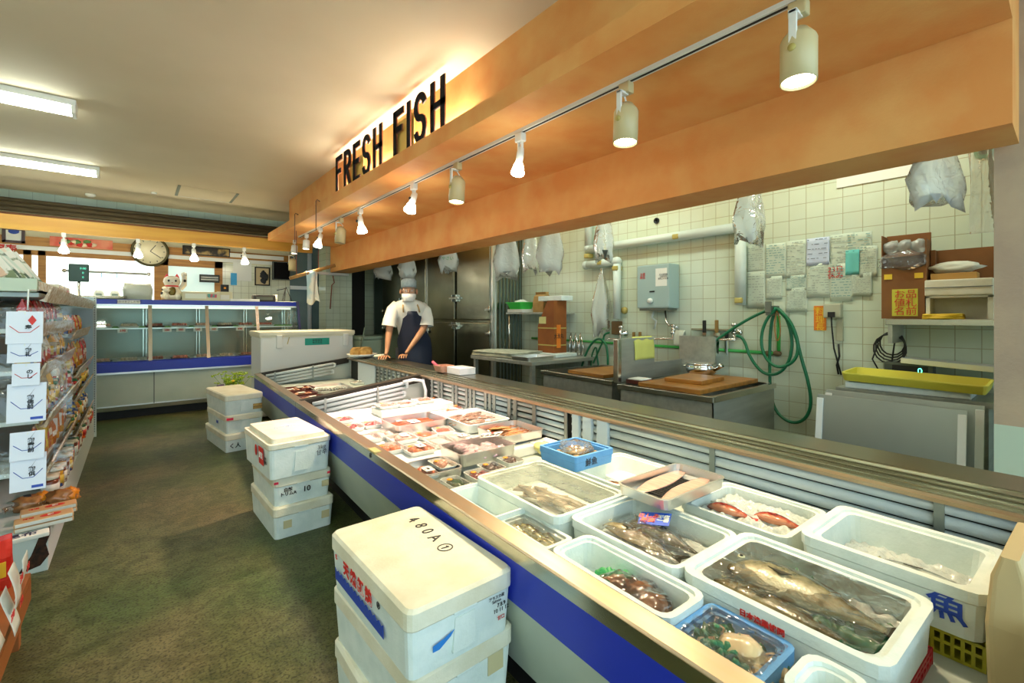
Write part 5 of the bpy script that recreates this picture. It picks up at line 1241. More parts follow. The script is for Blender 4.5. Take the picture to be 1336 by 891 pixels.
MB().box(-.06, .06, -.03, .03, 0, .001).build('card', M_PAPER, w_); text('たら白子', .03, 'black_writing', M_INK, w_, Matrix.Translation((0, -.008, .0018)), bold=.0008); text('真', .02, 'red_writing', M_RED, w_, Matrix.Translation((0, .018, .0018)), bold=.0008)
t, L, Wd, h = tray_c('steel tray with two fish packs next to the front rail', [(530, 606), (571, 592), (603, 606), (560, 624)], .515, .035)
pack('orange fish pack standing in the front steel tray, left', 556, 615, .07, .13, '#c8643c', 'lumps', z=ZD + .022, label=True, sticker=False, th=.016)
pack('pinkish fish pack in the front steel tray, right', 577, 604, .08, .14, '#d89a84', 'lumps', z=ZD + .022, th=.016)
c, y = cpos(713, 578, ZD); 
o = MB().box(-.07, .07, -.12, .12, 0, .0012).build('paper_sheet', M_PAPER, loc=fromC(c, y - .04, ZD + .002), rotz=RZ); tag(o, 'white paper sheet lying right of the mussel packs', 'paper'); text('本日のおすすめ', .02, 'printed_text', M_INKG, o, Matrix.Translation((0, 0, .0018)) @ Matrix.Rotation(-PI / 2, 4, 'Z'))

# ------------------------------------------------------------------ far case contents
ZF = FL + .001
def fpos(px, py, z): return cz(px, py, z)
for i, (px, py) in enumerate(((378, 507), (393, 511), (408, 516), (391, 504))):
    c, y = fpos(px, py, .46); t = cthing('sashimi_tray', ('dark red tray nearest the far front corner', 'dark red tray with white label, middle of the row', 'dark red tray nearest the divider', 'red tray behind the front row')[i], 'food tray', c, y, ZF, .1, 'dark red trays in the far case')
    MB().loft([rrect(.10, .075, .01, 0), rrect(.12, .09, .012, .03), rrect(.112, .082, .01, .03), rrect(.095, .07, .01, .008)]).build('tray', mat('dark_red_tray', '#5a120c', .3), t)
    b = MB()
    for k in range(5): b.blob((-.07 + .035 * k, .01 * (k % 2), .018), (.02, .05, .012), 2, .3, seed=k)
    b.build('fish_pieces', mat('pale_fish_pieces', '#d3b48c', .4, col2='#a8441c', scale=30), t); MB().box(-.03, .03, -.035, .02, .034, .035).build('price_label', M_PAPER, t)
c, y = fpos(432, 505, .45)
t = cthing('steel_tray', 'flat steel tray with silvery fish in the far case', 'tray', c, y, ZF)
steel_tray(.34, .5, .03).build('tray_body', M_TRAY, t)
for k in range(10):
    p = fromC(c - .12 + .027 * k, y + .03 * math.sin(k), ZF + .006)
    fish('thin_silver_fish', 'thin silver fish on the flat steel tray of the far case', .16, .022, .014, FM_SIL, M_FIN, p, DIR + .2 * math.sin(k), eye=False, group='thin silver fish in the far case')
for i, (px, py) in enumerate(((457, 487), (470, 491), (481, 495), (467, 498), (489, 499))):
    c, y = fpos(px, py, .47); pack(('pale shellfish pack at the rear corner of the far case', 'white fish pack second from the rear corner of the far case', 'pale pack third along the rear of the far case', 'white pack with label before the silver tray', 'beige pack nearest the divider in the far case')[i], px, py, .14, .17, ('#d8cdb0', '#e2dccb', '#d4c4a8', '#e4ddd0', '#c9b48c')[i], 'lumps', z=ZF, n=8, sticker=False, label=i in (0, 3), group='packs in the far case')
# ------------------------------------------------------------------ things on the rear top
zt_ = .676
c, y = cz(467, 463, zt_)
t = cthing('oval_tray', 'white oval tray at the far rear corner of the counter', 'tray', 1.80, 5.24, zt_ - .02 + .02)
MB().lathe([(0, 0), (.14, 0), (.17, .03), (.165, .032), (.135, .006), (0, .006)], 24).build('tray_body', M_WHITE, t)
for i, (dx, dy, rz) in enumerate(((-.06, .02, .1), (.02, -.03, -.1), (.06, .05, .2), (-.01, .06, 0))):
    o = MB().loft([rrect(.06, .045, .012, 0), rrect(.062, .047, .012, .04), rrect(.055, .04, .01, .075), rrect(.03, .04, .006, .095)]).build('paper_parcel', mat('tan_printed_paper', '#c9a45c', .7, col2='#a87c3a', scale=25), loc=fromC(1.80 + dx, 5.24 + dy, zt_ + .008), rotz=rz)
    tag(o, 'tan paper parcel standing in the white oval tray', 'parcel', 'tan paper parcels in the oval tray')
tw = MB().blob((0, 0, .02), (.09, .05, .022), 3, .35, 7, seed=2).build('white_cloth', mat('white_rag', '#e0e4da', .9), loc=fromC(1.90, 4.93, zt_), rotz=.3); tag(tw, "crumpled white cloth under the fishmonger's hand", 'cloth')
c, y = cz(585, 490, zt_)
t = cthing('small_basket', 'small pinkish woven basket beside the white block on the counter', 'basket', 1.86, 3.42, zt_)
b = MB(); b.loft([rrect(.05, .06, .01, 0), rrect(.065, .075, .012, .055), rrect(.06, .07, .01, .055), rrect(.046, .055, .008, .005)]); b.build('basket_body', mat('pink_wicker', '#d99a78', .7, col2='#e8bca0', scale=90, stretch=(1, 1, 4)), t)
MB().tube([(-.03, .02, .03), (-.04, .12, .075)], .013, 10).build('pink_roll', mat('pink_paper_roll', '#d8607c', .6), t)
o = cthing('foam_block', 'white styrofoam block on the counter top beside the pink basket', 'foam block', 1.91, 3.22, zt_); MB().box(-.075, .075, -.10, .10, 0, .055, bev=.004).build('block', M_FOAM, o)

# =================================================================== stacks of closed styrofoam boxes in the aisle
def closed_box(name, lab, loc, rz, hx, hy, h, raised=False, handle=True, group='styrofoam boxes stacked in the aisle', m=None):
    t = thing(name, lab, 'foam box', loc, rz, group); m = m or M_FOAM
    MB().loft([rrect(hx * .93, hy * .95, .02, 0), rrect(hx * .975, hy * .98, .022, h - .05)]).build('box_body', m, t)
    b = MB()
    if raised: b.loft([rrect(hx * .985, hy * .988, .022, h - .05), rrect(hx, hy, .025, h - .045), rrect(hx, hy, .025, h - .022), rrect(hx - .022, hy - .022, .015, h - .02), rrect(hx - .026, hy - .026, .015, h)])
    else: b.loft([rrect(hx * .985, hy * .988, .022, h - .05), rrect(hx, hy, .025, h - .046), rrect(hx, hy, .025, h - .008), rrect(hx - .008, hy - .008, .02, h)])
    b.build('lid', M_FOAMY, t)
    MB().box(-hx * .22, hx * .22, -hy - .0, -hy + .02, h - .052, h - .044, bev=.002).build('lid_notch', M_FOAM, t)
    if handle: MB().loft([[(x, y, z) for x, z in ((-hx * .22, h * .12), (hx * .22, h * .12), (hx * .18, h * .62), (-hx * .18, h * .62))] for y in (-hy * .985, -hy * .95)]).build('handle_recess', m, t)
    return t
def box_from(pn, pr, pl, z):
    """near, right and left top corners in pixels at height z: centre, half sizes, angle"""
    a, b_, c = onZ(*pn, z), onZ(*pr, z), onZ(*pl, z)
    ex = b_ - a; ey = c - a; ctr = (b_ + c) / 2
    return ctr, ex.length / 2, ey.length / 2, math.atan2(ex.y, ex.x)
def put(o, rz): return o
# near stack (three boxes)
ctr, hx, hy, rz = box_from((533, 802), (671.8, 738.6), (439.9, 689.3), .488)
ctr.x -= .012
hB = .165
n3 = closed_box('foam_box', 'nearest styrofoam box with handwriting on its lid, top of the front stack', (ctr.x, ctr.y, .488 - hB), rz, hx, hy, hB)
n2 = closed_box('foam_box', 'second styrofoam box of the front stack, right under the handwritten lid', (ctr.x + .012, ctr.y + .01, .162), rz + .02, hx, hy * .98, .16, handle=False)
n1 = closed_box('foam_box', 'bottom styrofoam box of the front stack, mostly hidden', (ctr.x, ctr.y, .001), rz - .02, hx * .98, hy * .98, .16, handle=False)
for s, x, y, a in (('4', .50, .62, .15), ('8', .50, .42, -.2), ('0', .48, .24, -.1), ('A', .46, .04, .1), ('①', .40, -.22, -.2)):
    text(s, .055, 'handwriting', M_INK, n3, Matrix.Translation((hx * x, hy * y, hB + .0008)) @ Matrix.Rotation(-PI / 2 + a, 4, 'Z'), sx=.9)
fl = face((-hx * .985, hy * .15, hB * .45), (-1, 0, -.04))
b = MB(); n = 26; Lb = hy * 1.3
b.loft([[(-Lb / 2, -.022, z), (Lb / 2, -.022, z)] + [(Lb / 2 - Lb * k / n, .004 if k % 2 else .013, z) for k in range(n + 1)] for z in (0, .0012)], M=fl @ Matrix.Translation((0, -.012, .002))); b.build('blue_wave_print', M_INKB, n3)
text('天然紅鮭', .042, 'red_print', M_RED, n3, fl @ Matrix.Translation((.0, .027, .002)), bold=.0018, space=1.5)
text('㊗', .02, 'small_print', M_INK, n3, fl @ Matrix.Translation((Lb * .42, .035, .002))); text('北', .016, 'small_red_print', M_RED, n3, fl @ Matrix.Translation((-Lb * .47, .035, .002)))
ff = face((0, -hy * .975, hB * .4), (0, -1, -.03))
b = MB(); b.loft([[(-.03, -.016, z), (-.012, -.016, z), (.018, .002, z), (.028, .014, z), (.0, .004, z), (-.03, -.002, z)] for z in (0, .001)], M=ff @ Matrix.Translation((-.06, 0, .004))); b.build('blue_ship_print', mat('bright_blue_print', '#2f7fd0', .5), n3)
text('7.8.9\n10 11 12', .014, 'small_print', M_INK, n3, ff @ Matrix.Translation((hx * .72, .01, .004))); text('甘口', .012, 'pink_print', M_RED, n3, ff @ Matrix.Translation((hx * .72, -.018, .004))); text('アラスカ産\nSalmon', .010, 'small_print', M_INKG, n3, ff @ Matrix.Translation((hx * .62, .035, .004)))
tp = mat('old_tape', '#cbbf94', .6)
MB().box(-.02, .03, -.002, 0, -.03, .03).build('tape_remnant', tp, n2, loc=(hx * .55, -hy * .96, .09))
# middle stack
zt3 = .46
ctr2, hx2, hy2, rz2 = box_from((354, 708.6), (433.9, 684.8), (328.6, 665), 0.0)
m1 = closed_box('foam_box', 'bottom styrofoam box of the middle stack with two tape scraps', (ctr2.x, ctr2.y, .001), rz2, hx2, hy2, .165, handle=False)
m2 = closed_box('foam_box', 'middle styrofoam box of the middle stack with red tapes and small print', (ctr2.x - .005, ctr2.y, .167), rz2, hx2 * .95, hy2 * .97, .15, handle=False)
m3 = closed_box('foam_box', 'top styrofoam box of the middle stack with raised lid and a handle recess', (ctr2.x - .028, ctr2.y - .015, .318), rz2 + .02, hx2 * 1.02, hy2 * 1.02, .20, raised=True)
F3 = lambda b_h, z: face((0, -hy2 * .965 * b_h, z), (0, -1, -.03))
for x, w in ((-hx2 * .74, .03), (hx2 * .74, .025)): MB().box(x - w, x + w, -hy2 * .97 * .99 - .002, -hy2 * .97 * .99, .118, .130).build('red_tape', mat('red_tape', '#e0304c', .4), m2)
text('白鮭\nトリムA', .022, 'black_print', M_INK, m2, face((-hx2 * .5, -hy2 * .955, .07), (0, -1, -.03)) @ Matrix.Translation((0, 0, .006)), bold=.0006); text('10', .04, 'brush_number', M_INK, m2, face((.015, -hy2 * .955, .065), (0, -1, -.03)) @ Matrix.Translation((0, 0, .006)), bold=.0006)
MB().box(hx2 * .62, hx2 * .85, -hy2 * .962 - .004, -hy2 * .95, .055, .085).build('tape_remnant', tp, m2)
for x in (-hx2 * .55, hx2 * .7): MB().box(x - .02, x + .02, -hy2 * .975 - .002, -hy2 * .95, .05, .09).build('tape_remnant', tp, m1)
text('3㎏\n甘辛', .030, 'grey_print', M_INKG, m3, face((hx2 * .68, -hy2 * .99, .11), (0, -1, -.03)) @ Matrix.Translation((0, 0, .006)))
text('みやぎ丸', .03, 'faint_blue_writing', mat('faint_blue_ink', '#8fb0d8', .6), m3, Matrix.Translation((.0, .02, .2006)))
fl3 = face((-hx2 * .99, -hy2 * .35, .10), (-1, 0, -.03))
MB().box(-.045, .045, -.045, .045, 0, .001, M=fl3 @ Matrix.Translation((.03, 0, .005))).build('red_square_print', M_RED, m3); text('紅鮭', .035, 'white_print', M_PAPER, m3, fl3 @ Matrix.Translation((.03, 0, .007)), bold=.001)
MB().loft([ell(.02, .03, z) for z in (0, .001)], M=fl3 @ Matrix.Translation((-.07, .01, .005))).build('red_oval_print', M_RED, m3); text('さけ\n切身', .02, 'small_print', M_INK, m3, fl3 @ Matrix.Translation((.11, -.01, .005)))
# far stack
ctr3, hx3, hy3, rz3 = box_from((290.7, 592.7), (342, 583), (270, 572), 0.0)
l1 = closed_box('foam_box', 'bottom styrofoam box of the far stack with black brush marks', (ctr3.x, ctr3.y, .001), rz3, hx3, hy3, .15)
l2 = closed_box('foam_box', 'middle styrofoam box of the far stack with a red tape', (ctr3.x + .005, ctr3.y, .152), rz3, hx3 * .97, hy3 * .95, .155)
l3 = closed_box('foam_box', 'top styrofoam box of the far stack with a tan label', (ctr3.x, ctr3.y, .308), rz3, hx3 * .99, hy3 * .97, .17)
MB().box(-hx3 * .93, -hx3 * .60, -hy3 * .93 - .008, -hy3 * .93, .115, .135).build('red_tape', mat('red_tape', '#e0304c'), l2)
MB().box(hx3 * .45, hx3 * .92, -hy3 * .95 - .002, -hy3 * .93, .03, .075).build('tan_label', mat('tan_printed_paper', '#c9a45c'), l3); text('Salmon  Coho', .013, 'label_print', M_INK, l3, face((hx3 * .68, -hy3 * .95 - .003, .052), (0, -1, 0)))
text('く人', .045, 'brush_mark', M_INK, l1, face((-hx3 * .5, -hy3 * .965, .05), (0, -1, -.03)) @ Matrix.Translation((0, 0, .006)), bold=.001); text('新鮮', .03, 'blue_print', M_INKB, l2, face((-hx3 * .97 * .98, -hy3 * .2, .07), (-1, 0, -.03)) @ Matrix.Translation((0, 0, .006)))
# flowers behind the far stack
p = onZ(316, 500, .30)
fp = (ctr3.x + .06, ctr3.y + hy3 + .19)
fl_ = thing('flower_bucket', 'small green and yellow flowers in a pot behind the far foam stack', 'flowers', (fp[0], fp[1], 0))
MB().lathe([(0, 0), (.07, 0), (.09, .26), (.082, .26), (.075, .02), (0, .02)], 20).build('bucket', mat('grey_bucket', '#7f8c88', .4), fl_)
rnd = random.Random(4)
gs = MB(); fh = MB()
for k in range(46):
    a = rnd.uniform(0, 2 * PI); r0 = rnd.uniform(.02, .17); zz = .47 + rnd.uniform(0, .12) - r0 * .15
    gs.tube([(0, 0, .2), (r0 * .5 * math.cos(a), r0 * .5 * math.sin(a), zz * .8), (r0 * math.cos(a), r0 * math.sin(a), zz)], .0018, 4)
    for j in range(5): fh.blob((r0 * math.cos(a) + rnd.uniform(-.02, .02), r0 * math.sin(a) + rnd.uniform(-.02, .02), zz + rnd.uniform(-.008, .01)), (.011, .011, .006), 1, .3, seed=j)
gs.build('stems', mat('stem_green', '#4a7a20', .6), fl_); fh.build('yellow_green_blossoms', mat('yellow_green', '#a8c01e', .6, col2='#86a818', scale=40), fl_)
MB().blob((.0, -.06, .50), (.02, .02, .012), 2, .4).build('yellow_blossom', M_YEL, fl_); MB().blob((-.1, -.05, .46), (.035, .02, .012), 2, .5).build('purple_leaf', mat('purple_leaf', '#6a4a78', .6), fl_)

# =================================================================== white chest behind the counter
xc0, xc1 = xY(338, 5.62), xY(463, 5.62)
ch = thing('cooler_chest', 'big white insulated chest with a green label behind the far end of the counter', 'chest', ((xc0 + xc1) / 2, 5.90, 0)); w = (xc1 - xc0) / 2
MB().box(-w * .97, w * .97, -.27, .27, .03, .905, bev=.02).build('body', M_WHITE, ch)
MB().box(-w, w, -.29, .29, .912, .965, bev=.014).box(-w * .98, w * .98, -.28, .28, .90, .915).build('lid', mat('ivory_plastic', '#dfdcc4', .5), ch)
for x in (-w * .62, w * .78): MB().box(x - .03, x + .03, -.305, -.27, .78, .925, bev=.006).build('latch', M_WHITE, ch)
MB().box(-w * .1, w * .42, -.2745, -.271, .80, .88).build('green_label', mat('teal_label', '#189a86', .5), ch); text('鮮度保持\n株式会社', .028, 'label_print', M_INK, ch, face((w * .16, -.276, .84), (0, -1, 0)))
MB().tube([(-w * .42, -.275, .90), (-w * .44, -.28, .86), (-w * .46, -.28, .82)], .004).build('string', M_TAPE, ch)

# =================================================================== glass display case at the back
YF = 6.62; xa, xe = -1.55, 1.73; ZTOP = 1.325
dc = thing('glass_display_case', 'long refrigerated glass display case with blue bands at the back of the shop', 'display case', (0, 0, 0))
MB().sweep([(0, 0), (0, 0)], 0, 0) if False else None
def swX(prof, x0, x1): b = MB(); b.loft([[(x, y, z) for y, z in prof] for x in (x0, x1)]); return b
swX([(YF + .05, .14), (YF, .16), (YF, .505), (YF + .03, .505), (YF + .08, .14)], xa, xe).build('front_panel', M_PALE, dc)
for x in (xY(201, YF),): MB().box(x - .004, x + .004, YF - .002, YF + .01, .15, .505).build('panel_seam', M_INKG, dc)
swX([(YF + .03, .10), (YF + .03, .15), (YF + .0, .16), (YF - .0, .145), (YF + .02, .10)], xa, xe).build('base_trim', M_ALU, dc)
swX([(YF + .10, 0), (YF + .10, .14), (YF + .9, .14), (YF + .9, 0)], xa, xe).build('kick_plate', M_BLACK, dc)
swX([(YF - .03, .505), (YF - .03, .525), (YF + .05, .525), (YF + .05, .505)], xa, xe).build('lower_trim', M_ALU, dc)
swX([(YF - .03, .525), (YF - .03, .625), (YF + .04, .64), (YF + .04, .525)], xa, xe).build('blue_band', M_BLUE, dc)
swX([(YF + .04, .55), (YF + .04, .60), (YF + .88, .62), (YF + .88, .55)], xa, xe).build('case_floor', M_LINER, dc)
swX([(YF + .24, ZTOP - .065), (YF + .24, ZTOP), (YF + .9, ZTOP), (YF + .9, ZTOP - .03), (YF + .30, ZTOP - .065)], xa, xe).build('top_board', M_PALE, dc)
swX([(YF + .228, ZTOP - .055), (YF + .228, ZTOP + .004), (YF + .24, ZTOP + .004), (YF + .24, ZTOP - .055)], xa, xe).build('blue_top_band', M_BLUE, dc)
swX([(YF + .215, ZTOP - .075), (YF + .215, ZTOP - .052), (YF + .25, ZTOP - .052), (YF + .25, ZTOP - .075)], xa, xe).build('upper_trim', M_ALU, dc)
swX([(YF + .86, .55), (YF + .86, ZTOP - .03), (YF + .90, ZTOP - .03), (YF + .90, .14)], xa, xe).build('back_panel', mat('pale_mirror_panel', '#8f9c8f', .2, .2), dc)
xm = [xY(p, YF + .1) for p in (196, 271, 337)]
mm = [xa, xa + .55] + xm + [xe]
def gl(y0, z0, y1, z1, x0, x1): b = MB(); b.loft([[(x, y0, z0), (x, y1, z1), (x, y1 + .005, z1), (x, y0 + .005, z0)] for x in (x0, x1)]); return b
mm = [xa, -.95, -.41] + xm + [xe]
for a, b_ in zip(mm, mm[1:]): gl(YF + .01, .64, YF + .215, ZTOP - .07, a + .012, b_ - .012).build('glass_pane', M_GLASS, dc)
for x in mm[:-1]: gl(YF + .0, .635, YF + .205, ZTOP - .06, x - .018, x + .018).build('mullion', M_STEEL2, dc)
b = MB(); b.loft([[(x, y, z) for y, z in ((YF - .03, .505), (YF - .03, .635), (YF + .2, ZTOP + .01), (YF + .92, ZTOP + .01), (YF + .92, .10), (YF + .1, .10))] for x in (xe, xe + .012)]); b.build('end_glass', M_GLASS, dc)
swX([(YF - .03, .60), (YF + .19, ZTOP + .01), (YF + .235, ZTOP + .01), (YF + .02, .60)], xe - .005, xe + .022).build('blue_end_post', mat('dark_blue_edge', '#1a2450', .4), dc)
swX([(YF + .35, .985), (YF + .35, 1.0), (YF + .82, 1.0), (YF + .82, .985)], xa + .02, xe - .02).build('inner_shelf', M_ALU, dc)
for x in mm[1:]: MB().box(x - .03, x - .02, YF + .78, YF + .80, .62, ZTOP - .06).box(x - .06, x - .05, YF + .78, YF + .80, .62, ZTOP - .06).build('inner_post', M_STEEL2, dc)
MB().tube([(xa + .05, YF + .33, ZTOP - .085), (xe - .05, YF + .33, ZTOP - .085)], .013).build('added_lamp_tube', mat('added_case_tube', '#ffffff', .4, emit=FLUO, es=.6), dc)  # added tube that brightens the case interior, kept dim under the shadowy top
MB().box(xY(153, YF + .22), xY(183, YF + .22), YF + .222, YF + .227, ZTOP - .045, ZTOP - .003).build('name_strip', M_PAPER, dc); text('当店はおさしみ専門', .026, 'strip_print', M_INK, dc, face((xY(168, YF + .22), YF + .2215, ZTOP - .024), (0, -1, 0)))
rnd = random.Random(11)
k = 0
for row, (yy, zz) in enumerate(((YF + .42, 1.001), (YF + .30, .612))):
    x = xa + 1.25
    while x < xe - .12:
        k += 1
        t = thing('fish_tray', ('upper' if row == 0 else 'lower') + ' level tray of sliced fish in the glass case, ' + ('first', 'second', 'third', 'fourth', 'fifth', 'sixth', 'seventh', 'eighth', 'ninth', 'tenth', 'eleventh')[int((x - xa - 1.2) / .24)] + ' from the left', 'food tray', (x, yy, zz), 0, 'fish trays in the glass case')
        MB().loft([rrect(.085, .07, .012, 0), rrect(.10, .085, .015, .02), rrect(.095, .08, .012, .02), rrect(.08, .065, .01, .005)]).build('tray', M_WHITE if k % 3 else mat('black_tray', '#18191b', .3), t)
        b = MB()
        for j in range(6): b.blob((-.06 + .024 * j, rnd.uniform(-.02, .02), .028), (.018, .05, .024), 2, .3, seed=j + k)
        b.build('fish_slices', mat('fish_slices_%d' % (k % 4), ('#b8483c', '#cf8a70', '#d8c2a8', '#8f3a34')[k % 4], .3, col2=('#d8806c', '#e0b49c', '#b8a088', '#c06a58')[k % 4], scale=40), t)
        x += .24
for nn, (px, s) in enumerate(((160, '598'), (218, '280'), (236, '480'), (258, '580'), (279, '380'), (313, '498'))):
    x = xY(px, YF + .34); t = thing('price_tag', ('leftmost', 'second', 'third', 'fourth', 'fifth', 'rightmost')[nn] + ' small white price tag on the shelf edge of the glass case', 'price tag', (x, YF + .338, .965), 0, 'price tags in the glass case')
    MB().box(-.045, .045, 0, .002, -.02, .03).build('card', M_PAPER, t); text(s, .035, 'red_price', M_RED, t, face((0, -.001, .004), (0, -1, 0)), bold=.001)
tag(swX([(YF + .355, 1.0005), (YF + .355, 1.018), (YF + .38, 1.018), (YF + .38, 1.0005)], xa + 1.2, xe - .03).build('green_garnish', mat('plastic_grass', '#4f9a2c', .6, bump=1, bscale=200), None), 'row of green plastic grass along the upper shelf of the glass case', 'garnish')

# things standing on the glass case
YT = YF + .5; ZTT = ZTOP + .001
sc_ = thing('scale_display', 'dark green scale display on a pole at the left of the glass case', 'scale', (xY(103, YT), YT, ZTT))
MB().box(-.09, .09, -.03, .05, 0, .03, bev=.005).build('base', M_WHITE, sc_); MB().tube([(0, 0, .03), (0, 0, .2)], .012).build('pole', M_STEEL2, sc_)
MB().box(-.085, .085, -.02, .02, .20, .40, bev=.012).build('display', mat('green_black_plastic', '#173a2e', .4), sc_)
for k, s in enumerate(('0.00', '0', '0')): text(s, .03, 'digits', mat('dim_green_digit', '#4dbf98', .5, emit=(.1, .8, .5), es=.8), sc_, face((.035, -.021, .35 - .05 * k), (0, -1, 0)))
t = thing('tray_stack', 'stack of flat steel trays lying on the glass case', 'trays', (xY(136, YT), YT - .1, ZTT))
for k in range(3): MB().loft([rrect(.19, .13, .02, .012 * k), rrect(.205, .145, .025, .012 * k + .016), rrect(.19, .13, .02, .012 * k + .018)]).build('tray', M_STEEL2, t)
tag(MB().loft([rrect(.13, .09, .03, 0), rrect(.14, .1, .04, .12), rrect(.125, .05, .03, .19), rrect(.13, .01, .008, .205)], smooth=True).build('foil_bag', mat('silver_film_bag', '#c4c8bc', .25, bump=.8, bscale=14), loc=(xY(180, YT), YT - .05, ZTT)), 'big crumpled silvery bag on the glass case left of the lucky cat', 'bag')
for i, px in enumerate((129, 150)):
    x = xY(px, YT + .25); t = thing('wall_clip_scale', 'small white hanging kitchen timer, ' + ('left' if i == 0 else 'right') + ' of two behind the steel trays', 'timer', (x, YT + .25, ZTT), 0)
    MB().loft([rrect(.06, .03, .01, 0), rrect(.045, .025, .01, .09), rrect(.03, .02, .01, .12)]).build('body', M_WHITE, t); MB().box(-.028, .028, -.031, -.026, .045, .08).build('screen', mat('grey_screen', '#6f7f78', .3), t)
# lucky cat
ct_ = thing('lucky_cat_figurine', 'white beckoning cat figurine with red ears and one raised paw on the glass case', 'figurine', (xY(224, YT), YT - .05, ZTT))
M_CER = mat('white_ceramic', '#efe6d0', .25)
MB().box(-.13, .14, -.09, .09, 0, .012, bev=.003).build('stand', M_KRAFT, ct_)
b = MB(); b.loft([ell(.03, .03, .012, n=20), ell(.10, .08, .014, n=20), ell(.112, .09, .06, n=20), ell(.095, .08, .12, n=20), ell(.07, .06, .165, n=20), ell(.06, .052, .18, n=20), ell(.075, .06, .20, n=20), ell(.088, .068, .235, n=20), ell(.08, .062, .275, n=20), ell(.055, .045, .30, n=20), ell(.01, .01, .308, n=20)], smooth=True)
b.blob((-.055, -.06, .05), (.035, .045, .05), 2, 0).blob((.055, -.06, .05), (.035, .045, .05), 2, 0); b.tube([(.08, -.01, .15), (.12, -.01, .20), (.125, -.02, .29), (.12, -.03, .325)], [.03, .03, .026, .03], 12); b.blob((.12, -.04, .33), (.032, .03, .028), 2, 0); b.tube([(-.075, -.03, .15), (-.06, -.08, .13), (-.03, -.09, .11)], [.028, .026, .024], 10)
b.build('body', M_CER, ct_)
for s in (-1, 1):
    MB().loft([[(s * .05 + .028 * math.cos(2 * PI * i / 10) * k, .016 * math.sin(2 * PI * i / 10) * k, z) for i in range(10)] for k, z in ((1, .27), (.75, .30), (.1, .335))]).build('ear', mat('cat_ear_red', '#d32024', .3), ct_)
    MB().blob((s * .035, -.062, .245), (.011, .006, .014), 2, 0).build('eye', M_BLACK, ct_)
MB().blob((0, -.07, .22), (.008, .005, .005), 1, 0).build('nose', M_RED, ct_)
MB().tube([(.062 * math.cos(2 * PI * i / 20), -.002 + .055 * math.sin(2 * PI * i / 20), .182) for i in range(21)], .009).build('red_collar', mat('cat_ear_red', '#d32024'), ct_)
MB().blob((0, -.078, .11), (.04, .016, .06), 2, .15).build('gold_coin_bib', mat('dark_gold', '#6a5a20', .35, .5), ct_)
for (x, y, z) in ((-.10, -.03, .09), (.105, -.02, .10), (.128, -.045, .25), (-.09, -.04, .14), (.09, -.06, .04)): MB().blob((x, y, z), (.016, .012, .018), 2, 0).build('orange_black_patch', mat('dark_patch', '#2a1c14', .3), ct_)
cb_ = thing('receipt_box', 'cream box with a colourful label on the glass case right of the cat', 'box', (xY(261, YT), YT - .1, ZTT)); MB().box(-.20, .20, -.09, .09, 0, .115, bev=.008).build('case_body', M_CREAM, cb_)
MB().box(-.17, .05, -.0915, -.09, .03, .09).build('window', mat('pale_window', '#e8ecd8', .3), cb_); MB().box(.06, .16, -.0925, -.09, .045, .09).build('coloured_label', mat('pink_teal_label', '#d45a6a', .5, col2='#3aa8a0', scale=22, ramp=(.48, .52)), cb_)
cb2 = thing('card_box', 'small cream box holding a photo card, right of the long cream box', 'box', (xY(288, YT) + .02, YT - .1, ZTT)); MB().box(-.08, .09, -.07, .07, 0, .125, bev=.006).build('case_body', M_CREAM, cb2); MB().box(-.045, .055, -.0715, -.07, .02, .085).build('photo_card', M_PAPER, cb2)
MB().box(-.035, .055, -.03, .0, .126, .22, bev=.004).build('dark_packet', M_BLACK, cb2); MB().blob((.01, -.034, .175), (.014, .004, .014), 2, 0).build('orange_emblem', M_ORG, cb2)
rd = thing('black_radio', 'black rounded radio on the right end of the glass case', 'radio', (xY(343, YT), YT - .05, ZTT)); MB().box(-.14, .14, -.07, .07, 0, .10, bev=.025).build('housing', M_BLACK, rd); MB().box(-.10, .10, -.072, -.068, .03, .07).build('speaker_grille', mat('dark_grey_plastic', '#4a5048'), rd)
tag(MB().box(-.17, .17, -.1, .1, 0, .035, bev=.005).build('white_box', M_WHITE, loc=(xY(316, YT), YT - .12, ZTT)), 'flat white box lying between the cream box and the black radio', 'box')
tp_ = thing('tape_stand', 'thin dark tripod stand with a small black cup at the right end of the case', 'stand', (xY(372, YT), YT - .05, ZTT))
MB().box(-.12, .12, -.08, .08, 0, .015).build('white_base', M_WHITE, tp_)
for a in (0, 2.1, 4.2): MB().tube([(0, 0, .22), (.08 * math.cos(a), .06 * math.sin(a), .015)], .005).build('leg', M_BLACK, tp_)
MB().tube([(0, 0, .2), (-.12, 0, .17)], .006).build('arm', M_BLACK, tp_); MB().lathe([(0, 0), (.03, 0), (.03, .09), (0, .09)], 12).build('cup', mat('white_plastic', '#fff'), tp_, loc=(-.14, 0, .015))

# on the back wall
YW = YB - .052
def onwall(px, py, Y=YW): return onY(px, py, Y)
ck = thing('round_clock', 'round gold-rimmed clock plate on the back wall above the window', 'clock', tuple(onwall(196, 328, YW)))
MB().lathe([(0, 0), (.20, 0), (.215, .02), (.215, .03), (.195, .035), (.185, .022), (0, .022)], 40, M=Matrix.Rotation(R(90), 4, 'X')).build('rim', mat('dark_gold_rim', '#4a4426', .3, .6), ck)
MB().lathe([(0, 0), (.183, 0), (.183, .003), (0, .003)], 40, M=Matrix.Translation((0, -.023, 0)) @ Matrix.Rotation(R(90), 4, 'X')).build('dial', mat('cream_dial', '#fff4d0', .3), ck)
for a, l in ((.6, .11), (2.2, .15)): MB().box(-.004, .004, -.029, -.027, 0, l, M=Matrix.Rotation(a, 4, 'Y')).build('hand', M_BLACK, ck)
for k in range(12): a = 2 * PI * k / 12; MB().box(-.004, .004, -.028, -.026, .145, .165, M=Matrix.Rotation(a, 4, 'Y')).build('hour_mark', M_INK, ck)
